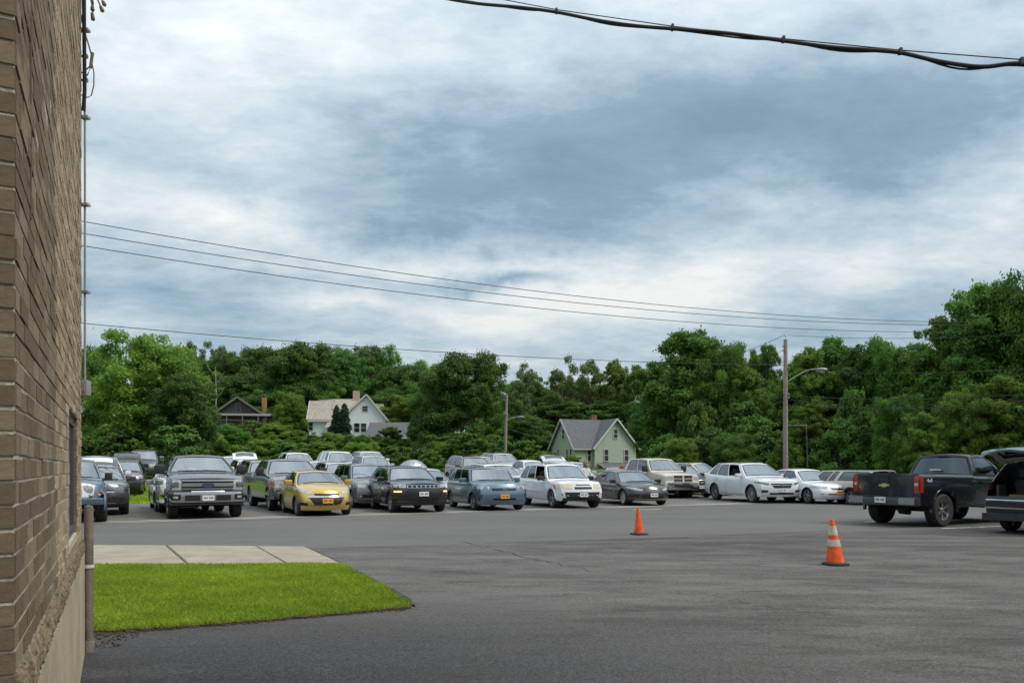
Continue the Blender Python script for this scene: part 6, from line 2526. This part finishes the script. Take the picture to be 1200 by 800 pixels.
def person(name, label, loc, rz, joints, radii, edges, mats, head):
    me = bpy.data.meshes.new('body')
    me.from_pydata([Vector(j) for j in joints], edges, [])
    o = bpy.data.objects.new(name, me)
    link(o)
    o.location = loc
    o.rotation_euler = (0, 0, rz)
    m = o.modifiers.new('skin', 'SKIN')
    for i, r in enumerate(radii):
        me.skin_vertices[0].data[i].radius = (r, r) if not isinstance(r, tuple) else r
    me.skin_vertices[0].data[0].use_root = True
    sb = o.modifiers.new('sub', 'SUBSURF')
    sb.levels = sb.render_levels = 2
    dg = bpy.context.evaluated_depsgraph_get()
    ev = bpy.data.meshes.new_from_object(o.evaluated_get(dg))
    o.modifiers.clear()
    o.data = ev
    ev.materials.clear()
    for mt in mats:
        ev.materials.append(mt)
    ev.polygons.foreach_set('use_smooth', [True] * len(ev.polygons))
    return tag(o, label, 'person')


SKIN = pmat('skin', (.45, .28, .20), .6)
DENIM = pmat('dark_trousers', (.016, .018, .024), .85, var=.3, vscale=12)
JACK = pmat('black_jacket', (.02, .02, .022), .8, var=.3)
TEE = pmat('pale_shirt', (.58, .60, .62), .8, var=.1)
HAIRB = pmat('brown_hair', (.20, .12, .055), .7, var=.4, vscale=25)
HAIRG = pmat('grey_hair', (.22, .21, .20), .7, var=.4, vscale=25)
VEST = pmat('orange_vest', (.80, .16, .02), .7)


def split_mats(o, fn):
    for p in o.data.polygons:
        p.material_index = fn(p.center)


# standing person by the silver hatch-up SUV
J = [(0, 0, .98), (0, 0, 1.15), (0, .0, 1.36), (0, -.01, 1.50), (0, -.02, 1.60), (0, -.03, 1.72),
     (.19, 0, 1.40), (.25, -.05, 1.12), (.24, -.22, .95), (.235, -.30, .90), (-.19, 0, 1.40), (-.26, .0, 1.12), (-.26, -.10, .88), (-.255, -.14, .80),
     (.10, 0, .92), (.11, -.02, .50), (.11, .02, .09), (.11, -.12, .04), (-.10, 0, .92), (-.12, .02, .50), (-.12, .05, .09), (-.12, -.09, .04)]
Rd = [(.16, .11), (.15, .10), (.17, .10), .055, .095, .075, .062, .05, .04, .045, .062, .05, .04, .045, .09, .065, .045, .04, .09, .065, .045, .04]
Ed = [(0, 1), (1, 2), (2, 3), (3, 4), (4, 5), (2, 6), (6, 7), (7, 8), (8, 9), (2, 10), (10, 11), (11, 12), (12, 13), (0, 14), (14, 15), (15, 16), (16, 17), (0, 18), (18, 19), (19, 20), (20, 21)]
pl = at(686.5, 33.8)
p1 = person('person', 'person with light brown hair and pale shirt standing between parked cars', (pl.x, pl.y, gz(pl.x, pl.y)), .6, J, Rd, Ed, [TEE, DENIM, SKIN], None)
split_mats(p1, lambda q: 2 if q.z > 1.46 or (abs(q.x) > .2 and q.z < 1.08 and q.z > .7) else (1 if q.z < .98 else 0))
h = MB().lathe([(.0, .135), (.06, .12), (.10, .07), (.115, .0), (.112, -.07), (.095, -.16), (.07, -.17)], 16)
ho = h.build('hair', HAIRB, p1, 60)
ho.location = (0, .015, 1.665)
# bending person at the charcoal SUV
J = [(0, 0, .92), (0, -.14, 1.04), (0, -.36, 1.16), (0, -.48, 1.20), (0, -.57, 1.20), (0, -.66, 1.16),
     (.19, -.34, 1.14), (.24, -.48, .92), (.22, -.68, .85), (.22, -.76, .84), (-.19, -.34, 1.14), (-.24, -.46, .90), (-.22, -.64, .78), (-.22, -.72, .76),
     (.10, 0, .86), (.13, -.05, .47), (.14, .04, .09), (.14, -.10, .04), (-.10, .02, .86), (-.13, .06, .47), (-.14, .18, .09), (-.14, .05, .04)]
pl = at(155.5, 41.0)
p2 = person('person', 'person in black with orange vest bending beside the charcoal SUV', (pl.x, pl.y, gz(pl.x, pl.y) - .05), R(-70), J, Rd, Ed, [JACK, DENIM, SKIN], None)
split_mats(p2, lambda q: 2 if (q.y < -.47 and q.z > 1.08) or q.y < -.62 else (1 if q.z < .9 and q.y > -.2 else 0))
h = MB().lathe([(.0, .11), (.06, .10), (.10, .06), (.112, .0), (.10, -.06)], 16)
ho = h.build('hair', HAIRG, p2, 60)
ho.location = (0, -.56, 1.23)
vs = []
for i in range(9):
    t = i / 8
    y, z = lerp(.10, -.42, t), lerp(1.02, 1.30, t)
    z += .05 * math.sin(math.pi * t)
    for u in (-.19, -.10, 0, .10, .19):
        vs.append((u, y, z - .9 * u * u + .015))
fs = [(i * 5 + j, i * 5 + j + 1, i * 5 + j + 6, i * 5 + j + 5) for i in range(8) for j in range(4)]
vb = [(x, y + .01, z - .02) for x, y, z in vs]
k = len(vs)
MB().add(vs + vb, fs + [tuple(q + k for q in f[::-1]) for f in fs]).build('vest', VEST, p2, 60)

# ------------------------------------------------------------------ trees and shrubs
BARK = pmat('bark', (0.10, 0.082, 0.065), 0.95, var=.35, vscale=6, bump=.8, bscale=18)
LEAVES = [leaf_mat('leaves_a', (0.063, 0.145, 0.024), (0.194, 0.360, 0.055), .45),
          leaf_mat('leaves_b', (0.052, 0.128, 0.026), (0.160, 0.307, 0.055), .44),
          leaf_mat('leaves_c', (0.097, 0.186, 0.024), (0.268, 0.406, 0.061), .48),
          leaf_mat('leaves_d', (0.080, 0.133, 0.037), (0.194, 0.278, 0.083), .4)]
CONIF = leaf_mat('arborvitae', (0.012, 0.036, 0.018), (0.030, 0.070, 0.030), .15)


def crown_np(seed, H, Wd, base, ncl, nleaf, leaf, mat, style='round', sparse=0.0):
    """crown as clumps of leaf-sized faces through the crown's volume; returns mesh and clump centres"""
    g = np.random.default_rng(seed)
    C, rad = [], []
    ph = g.uniform(0, 6.28, 6)
    tries = 0
    boughs = []
    while len(C) < ncl and tries < 30000:
        tries += 1
        t = g.uniform(0, 1) ** .85
        phi = g.uniform(0, 2 * np.pi)
        big = style in ('round', 'tall')
        if big and len(boughs) >= 26:                  # gather the clumps on boughs
            bc, br = boughs[g.integers(26)]
            q = bc + g.normal(0, .5, 3) * br
            if not (base * H < q[2] < H):
                continue
            cr = Wd * g.uniform(.04, .085)
            if np.hypot(q[0], q[1]) > Wd * .5:
                continue
            if len(C) > 3 and np.linalg.norm(np.array(C) - q, axis=1).min() < cr * .6:
                continue
            C.append(q)
            rad.append(cr)
            continue
        if style == 'round':
            prof = np.sqrt(max(0, 1 - abs((t - .40) / .62) ** 2.3))
        elif style == 'tall':
            prof = np.sqrt(max(0, 1 - abs((t - .38) / .64) ** 2.0)) * (1 - .15 * t)
        elif style == 'cone':
            prof = max(0.04, min(1, (1 - t) * 1.7) ** .8)
        else:                                          # shrub: broad at the foot
            prof = np.sqrt(max(0, 1 - (t / 1.02) ** 2.2))
        lob = 1 + .20 * np.sin(2 * phi + ph[0]) + .14 * np.sin(3 * phi + ph[1] + 5 * t) + .10 * np.sin(5 * phi + ph[2] - 9 * t)
        rmax = prof * Wd / 2 * lob * .86
        r = rmax * np.sqrt(g.uniform(.12, 1.0))
        z = (base + (1 - base) * t) * H
        cr = Wd * g.uniform(.045, .095) * (1 - .3 * t)
        if style == 'cone':
            cr *= 2.0
        c = np.array([r * np.cos(phi), r * np.sin(phi), min(z, H - cr * .7)])
        if big:
            br = Wd * g.uniform(.13, .21)
            c[2] = min(c[2], H - br * .9)
            if boughs and min(np.linalg.norm(c - b[0]) for b in boughs) < br * .75:
                if tries < 4000:
                    continue
            boughs.append((c, np.array([br * 1.15, br * 1.15, br * .8])))
            continue
        if len(C) > 3:
            d = np.linalg.norm(np.array(C) - c, axis=1)
            if d.min() < cr * .7:
                continue
        C.append(c)
        rad.append(cr)
    C, rad = np.array(C), np.array(rad)
    wgt = rad ** 2
    idx = g.choice(len(C), nleaf, p=wgt / wgt.sum())
    cc, cr = C[idx], rad[idx]
    d = g.normal(size=(nleaf, 3))
    d[:, 2] += .35
    outw = cc.copy()
    outw[:, 2] = 0
    nrm_ = np.linalg.norm(outw, axis=1, keepdims=True) + 1e-6
    d += .45 * outw / nrm_
    d /= np.linalg.norm(d, axis=1, keepdims=True)
    rr = cr[:, None] * (g.uniform(.25, 1.0, (nleaf, 1)) ** .45) * g.uniform(.8, 1.35, (nleaf, 1))
    P = cc + d * rr * np.array([1.15, 1.15, .8])
    P[:, 2] = np.maximum(P[:, 2], .03)
    # a third of the leaves stray off the clumps so that the outlines fray
    st = g.random(nleaf) < .26
    P[st] += g.normal(0, 1, (int(st.sum()), 3)) * (cr[st] * .32)[:, None]
    P[:, 2] = np.maximum(P[:, 2], .03)
    n = d + g.normal(0, .75, (nleaf, 3)) + np.array([0, 0, .45])
    n /= np.linalg.norm(n, axis=1, keepdims=True)
    t1 = np.cross(n, g.normal(size=(nleaf, 3)))
    t1 /= np.linalg.norm(t1, axis=1, keepdims=True) + 1e-9
    t2 = np.cross(n, t1)
    s = leaf * g.uniform(.55, 1.35, (nleaf, 1))
    V = np.zeros((nleaf, 4, 3))
    droop = n * s * .25
    V[:, 0] = P - t1 * s
    V[:, 1] = P + t2 * s * .5 - droop * .2
    V[:, 2] = P + t1 * s - droop
    V[:, 3] = P - t2 * s * .5 - droop * .2
    F = np.arange(nleaf * 4).reshape(-1, 4)
    clump_tone = g.normal(0, .17, len(C))
    rnd = np.clip(.42 + clump_tone[idx] + g.normal(0, .17, nleaf), 0, 1)
    return np_mesh('crown', V.reshape(-1, 3), F, mat, rnd), C, rad


def trunk_mb(seed, H, Wd, C, base):
    g = random.Random(seed)
    mb = MB()
    r0 = .018 * H + .04
    pts = [(0, 0, -.3), (g.uniform(-.1, .1), g.uniform(-.1, .1), H * .2), (g.uniform(-.3, .3), g.uniform(-.3, .3), H * .5), (g.uniform(-.4, .4), g.uniform(-.4, .4), H * .86)]
    mb.tube(pts, [r0 * 1.25, r0, r0 * .65, r0 * .15], 8)
    order = sorted(range(len(C)), key=lambda i: g.random())[:26]
    for i in order:
        c = Vector(C[i])
        zt = max(H * .12, min(c.z * .62, H * .7))
        k = zt / (H * .86)
        st = Vector(pts[1]).lerp(Vector(pts[3]), max(0, min(1, (zt - H * .2) / (H * .66))))
        mid = st.lerp(c, .5) + Vector((0, 0, -.05 * H * (1 - k)))
        rr = r0 * (.42 - .25 * k)
        mb.tube([st, mid, c], [rr, rr * .6, rr * .2], 5, 0, False)
    return mb


VARS = {}


def variant(key, seed, H, Wd, base, ncl, nleaf, leaf, mi, style):
    cm, C, rad = crown_np(seed, H, Wd, base, ncl, nleaf, leaf, LEAVES[mi] if mi is not None else CONIF, style)
    tm = trunk_mb(seed, H, Wd, C, base).mesh('trunk', BARK, 60)
    # true reach of the crown
    co = np.empty(len(cm.vertices) * 3, np.float32)
    cm.vertices.foreach_get('co', co)
    co = co.reshape(-1, 3)
    VARS[key] = (cm, tm, float(np.percentile(co[:, 2], 99.9)), float(np.percentile(np.abs(co[:, 0]), 98) * 2))


variant('oak', 1, 15, 13, .06, 420, 84000, .165, 0, 'round')
variant('oak2', 2, 15, 12, .05, 420, 84000, .165, 2, 'round')
variant('dark', 3, 15, 12, .04, 420, 84000, .165, 1, 'round')
variant('ash', 4, 17, 9, .06, 400, 76000, .16, 0, 'tall')
variant('ash2', 5, 17, 8.5, .05, 400, 76000, .16, 2, 'tall')
variant('darkash', 6, 17, 9, .04, 400, 76000, .16, 1, 'tall')
variant('airy', 7, 15, 8.5, .35, 110, 17000, .16, 3, 'tall')
variant('shrub', 8, 4, 5.5, .02, 90, 20000, .11, 0, 'shrub')
variant('shrub2', 9, 4, 5, .02, 90, 20000, .11, 2, 'shrub')
variant('shrub3', 10, 4, 5, .02, 90, 20000, .11, 1, 'shrub')
variant('cedar', 11, 6, 2.4, .0, 220, 26000, .10, None, 'cone')
trng = random.Random(21)


def tree(key, px, top, wpx, Y, label, name='tree', cat='tree', group=None, foot=None, rz=None):
    cm, tm, h, w = VARS[key]
    p = at(px, Y)
    z0 = gz(p.x, p.y) if foot is None else zpx(foot, Y)
    Ht = zpx(top, Y) - z0
    Wt = wpx * Y / FPX
    rt = empty(name, (p.x, p.y, z0 - .1), (0, 0, trng.random() * 6.28 if rz is None else rz))
    rt.scale = (Wt / w, Wt / w, Ht / h)
    tag(rt, label, cat, group)
    obj_from('trunk', tm, rt)
    obj_from('crown', cm, rt)
    return rt


TONE = {'oak': 'mid green broad', 'oak2': 'bright green broad', 'dark': 'dark green broad', 'ash': 'mid green tall', 'ash2': 'bright green tall', 'darkash': 'dark green tall', 'shrub': 'mid green', 'shrub2': 'yellow green', 'shrub3': 'dark green'}


def near_of(px, tab):
    return min(tab, key=lambda t: abs(t[0] - px))[1]


# left: the big tree and its neighbours
tree('oak2', 166, 391, 128, 62, 'big broad bright green tree behind the pickup on the grass')
tree('dark', 215, 440, 80, 60, 'dark green tree leaning against the big broad tree')
tree('oak', 104, 402, 62, 74, 'tree beside the brick wall edge, behind the big broad tree')
tree('shrub3', 128, 505, 90, 58, 'dark bushy shrub under the big broad tree', 'shrub', 'shrub')
tree('shrub3', 205, 497, 80, 56, 'dark shrub at the foot of the leaning dark tree', 'shrub', 'shrub')
tree('airy', 225, 398, 34, 120, 'thin airy tree rising behind the big broad tree')
far = [('ash', 205, 414, 62, 165), ('oak', 240, 416, 70, 170), ('oak', 275, 411, 74, 175), ('dark', 312, 404, 84, 165), ('dark', 352, 401, 88, 160), ('oak2', 386, 408, 62, 172), ('dark', 412, 414, 64, 168), ('oak', 438, 407, 62, 176),
       ('dark', 470, 428, 60, 165), ('oak2', 496, 424, 58, 178), ('dark', 330, 440, 90, 158), ('dark', 455, 455, 74, 163), ('oak2', 480, 462, 62, 155), ('oak', 505, 448, 60, 160), ('dark', 285, 440, 70, 162), ('oak', 372, 438, 60, 160)]
for i, a in enumerate(far):
    tree(*a, ('taller ' if a[2] < 430 else 'lower ') + TONE[a[0]] + ' tree on the hillside ' + near_of(a[1], ((205, 'above the big broad tree'), (262, 'behind the dark house'), (305, 'behind the dark house chimney'), (350, 'between the dark and white houses'), (400, 'behind the white house'), (440, 'right of the white house gable'), (490, 'behind the outbuilding roof'))), group='hillside trees behind the houses')
tree('airy', 431, 403, 44, 172, 'pale airy tree rising above the white house roof')
tree('airy', 258, 402, 30, 168, 'small airy treetop above the dark weathered house')
tree('oak2', 376, 437, 44, 166, 'bright green round tree behind the white house wing', foot=500)
tree('oak2', 338, 459, 36, 132, 'small bright green tree right of the dark house chimney', foot=515)
tree('cedar', 394.5, 474, 13, 138, 'left slim dark evergreen in front of the white house', 'evergreen', 'evergreen', foot=512)
tree('cedar', 403.5, 472, 15, 137, 'right slim dark evergreen in front of the white house', 'evergreen', 'evergreen', foot=512)
# thicket in front of the houses
thick = [('oak2', 190, 500, 60, 78), ('shrub', 222, 502, 64, 84), ('shrub2', 248, 507, 52, 76), ('oak', 272, 498, 52, 88), ('shrub3', 296, 492, 66, 90), ('ash2', 322, 494, 44, 82), ('ash2', 346, 503, 40, 80),
         ('shrub3', 366, 508, 40, 76), ('oak2', 388, 506, 44, 80), ('oak', 416, 508, 40, 76), ('shrub2', 436, 510, 46, 84), ('ash', 458, 499, 32, 82), ('shrub3', 478, 515, 40, 86), ('oak2', 500, 512, 40, 78),
         ('oak2', 518, 516, 36, 72), ('oak2', 308, 513, 44, 70), ('shrub3', 345, 517, 70, 68), ('ash2', 376, 517, 36, 66), ('oak2', 428, 517, 44, 66), ('shrub3', 465, 521, 56, 66), ('oak', 240, 514, 50, 66), ('shrub2', 275, 520, 50, 67),
         ('shrub3', 200, 521, 50, 62), ('shrub', 505, 527, 40, 64)]
for a in thick:
    tree(*a, TONE[a[0]] + ' thicket shrub ' + ('close behind the parked cars, ' if a[4] < 73 else 'farther back, ') + near_of(a[1], ((195, 'by the leaning dark tree'), (250, 'below the dark house'), (305, 'below the orange brick chimney'), (350, 'between dark and white house'), (395, 'below the two evergreens'), (430, 'below the white gable'), (475, 'below the outbuilding'), (510, 'by the large dark tree'))), 'shrub', 'shrub', 'thicket shrubs before the houses')
# middle
tree('dark', 541, 412, 92, 78, 'large dark tree between the white house and the far pole')
tree('dark', 512, 446, 60, 84, 'lower dark tree left of the large dark tree')
tree('shrub3', 540, 505, 90, 72, 'dark brush at the foot of the large dark tree', 'shrub', 'shrub')
tree('shrub3', 576, 508, 56, 98, 'dark brush left of the far pole foot', 'shrub', 'shrub')
tree('oak', 556, 450, 90, 118, 'mid green tree filling the gap behind the large dark tree')
tree('airy', 617, 428, 44, 120, 'airy tree with gaps above the far pole')
mid = [('darkash', 610, 445, 60, 135), ('dark', 640, 452, 80, 140), ('ash', 668, 446, 60, 138), ('dark', 700, 448, 80, 142), ('ash', 738, 440, 60, 135), ('oak', 590, 462, 50, 128), ('darkash', 665, 470, 60, 126), ('darkash', 715, 470, 70, 128), ('dark', 625, 488, 60, 118),
       ('dark', 752, 470, 60, 124)]
for a in mid:
    tree(*a, TONE[a[0]] + ' tree in the wood ' + near_of(a[1], ((590, 'behind the far pole'), (630, 'between far pole and green house'), (670, 'above the left gable of the green house'), (710, 'above the green house chimney'), (750, 'above the right end of the green house'))), group='trees behind the green house')
tree('airy', 688, 418, 48, 132, 'tall airy tree with open crown above the green house roof')
tree('airy', 660, 430, 46, 128, 'airy tree left of the open crowned tree above the green house')
tree('ash2', 722, 422, 40, 130, 'bright green treetop above the green house chimney')
tree('shrub2', 640, 528, 46, 92, 'bright green shrub at the left corner of the green house', 'shrub', 'shrub')
tree('shrub', 615, 515, 60, 98, 'shrub right of the far pole foot', 'shrub', 'shrub')
tree('shrub2', 668, 533, 36, 90, 'low bright shrub in front of the green house gable', 'shrub', 'shrub')
# right
right = [('ash', 768, 424, 64, 124, 'tree standing right behind the green house'),
         ('ash', 808, 388, 96, 74, 'tall tree with rounded top right of the green house'),
         ('oak', 846, 402, 74, 72, 'tree between the rounded tall tree and the utility pole gap'),
         ('ash2', 872, 424, 48, 70, 'smaller bright tree left of the utility pole'),
         ('ash', 898, 404, 42, 78, 'slim tree just left of the utility pole top'),
         ('ash2', 945, 408, 64, 66, 'bright tree just right of the utility pole'),
         ('ash', 975, 396, 62, 68, 'tree behind the street lamp arm'),
         ('darkash', 1010, 402, 64, 64, 'dark tree right of the street lamp arm'),
         ('oak', 1042, 398, 70, 62, 'broad tree above the dark midnight pickup bed'),
         ('ash', 1075, 402, 60, 60, 'tree above the dark midnight pickup cab'),
         ('ash2', 1108, 370, 62, 56, 'bright tree stepping up toward the tallest trees'),
         ('ash', 1150, 335, 104, 54, 'very tall tree behind the open tailgate SUV'),
         ('oak', 1205, 322, 120, 52, 'tallest broad tree at the right end of the wood'),
         ('darkash', 788, 452, 64, 84, 'dark lower tree between green house and tall rounded tree'),
         ('dark', 880, 450, 90, 74, 'dark tree filling the wood behind the utility pole'),
         ('dark', 960, 450, 100, 70, 'dark tree filling the wood under the street lamp')]
for a in right:
    tree(*a)
under = [('shrub3', 782, 508, 50, 66), ('oak2', 800, 512, 44, 58), ('shrub3', 835, 500, 70, 62), ('oak', 862, 505, 50, 57), ('shrub3', 895, 490, 70, 62), ('ash2', 952, 468, 44, 58), ('shrub3', 985, 490, 60, 56), ('shrub3', 1020, 480, 70, 56),
         ('oak', 1052, 462, 50, 52), ('ash2', 1084, 482, 40, 48), ('shrub3', 1105, 470, 60, 50), ('oak2', 1135, 455, 56, 48), ('ash2', 1175, 440, 60, 47), ('shrub3', 1215, 450, 70, 46), ('shrub2', 925, 505, 40, 58), ('shrub3', 765, 522, 34, 82),
         ('shrub', 815, 470, 70, 66), ('shrub3', 870, 470, 70, 66), ('shrub', 1000, 455, 60, 60)]
for a in under:
    tree(*a, TONE[a[0]] + ' undergrowth ' + near_of(a[1], ((770, 'right of the green house'), (810, 'behind the dark teal SUV'), (865, 'behind the pearl white SUV'), (920, 'by the utility pole foot'), (960, 'by the drop tube of the utility pole'), (1000, 'behind the champagne capped pickup'), (1050, 'behind the midnight pickup bed'), (1095, 'behind the midnight pickup cab'), (1140, 'behind the raised tailgate'), (1200, 'behind the open SUV'))) + ('' if a[2] < 495 else ', low'), 'shrub', 'shrub', 'undergrowth of the right wood')
backw = [('dark', 1240, 350, 110, 70), ('dark', 1180, 380, 100, 75), ('darkash', 1120, 410, 80, 78), ('dark', 1060, 420, 90, 80), ('darkash', 1000, 425, 90, 84), ('dark', 930, 440, 90, 88), ('darkash', 830, 440, 90, 90), ('dark', 780, 455, 80, 95), ('dark', 860, 460, 80, 92)]
for a in backw:
    tree(*a, TONE[a[0]] + ' tree deep in the wood ' + near_of(a[1], ((790, 'right of the green house'), (850, 'behind the rounded tall tree'), (930, 'behind the utility pole'), (1000, 'behind the street lamp'), (1060, 'behind the midnight pickup'), (1150, 'behind the very tall tree'), (1240, 'behind the tallest tree'))), group='trees deep in the right wood')
for a in (('oak', 1290, 330, 120, 50), ('ash', 1380, 320, 110, 46), ('oak2', 1480, 300, 150, 42), ('dark', 1600, 300, 160, 40), ('oak', 1740, 280, 180, 36), ('ash', 1900, 250, 200, 33)):
    tree(*a, TONE[a[0]] + ' tree continuing the wood past the black open SUV', group='trees past the black open SUV')
# bare stems and saplings
for px, y0, y1, Y, lab in ((261, 432, 470, 150, 'pale dead tree with bare forked limbs above the dark house'),):
    b = at(px, Y)
    z0, z1 = (gz(b.x, b.y) if px == 544 else zpx(y1 + 30, Y)), zpx(y0, Y)
    mb = MB().tube([(0, 0, 0), (.3, 0, (z1 - z0) * .5), (.1, 0, z1 - z0)], [.16, .12, .04], 7)
    for k in range(4):
        zz = (z1 - z0) * (.45 + .13 * k)
        s = (-1) ** k
        mb.tube([(.2, 0, zz), (.2 + s * 1.2, -.2, zz + 1.2), (.2 + s * 1.8, -.2, zz + 2.4)], [.07, .05, .02], 5)
    o = mb.build('dead_tree', pmat('pale_bark', (.24, .23, .19), .95, var=.3), None, 60)
    o.location = (b.x, b.y - 4, z0)
    tag(o, lab, 'tree')

# unseen trees added right of the lot, darkening reflections in the pickup's side
for i, (x, y) in enumerate(((58, 27), (60, 18), (57, 9), (61, 0), (58, -10), (55, -20))):
    key = ('oak', 'dark', 'oak2', 'ash', 'dark', 'oak')[i]
    cm, tm, h, w = VARS[key]
    rt = empty('tree', (x, y, -.1), (0, 0, i * 1.3))
    rt.scale = (1.05, 1.05, 1.05)
    tag(rt, 'unseen tree added right of the lot to darken paint reflections', 'tree', 'added trees at the right end of the lot')
    obj_from('trunk', tm, rt)
    obj_from('crown', cm, rt)
# unseen tree row added behind the viewer, giving the cars darker reflections
for i in range(13):
    x = -48 + i * 9 + trng.uniform(-2, 2)
    key = trng.choice(['oak', 'oak2', 'dark', 'ash'])
    cm, tm, h, w = VARS[key]
    rt = empty('tree', (x, -34 + trng.uniform(-4, 4), -.1), (0, 0, trng.random() * 6))
    k = trng.uniform(.85, 1.15)
    rt.scale = (k * 1.1, k * 1.1, k)
    tag(rt, 'unseen tree added behind the viewer to darken car reflections', 'tree', 'added trees behind the viewer')
    obj_from('trunk', tm, rt)
    obj_from('crown', cm, rt)
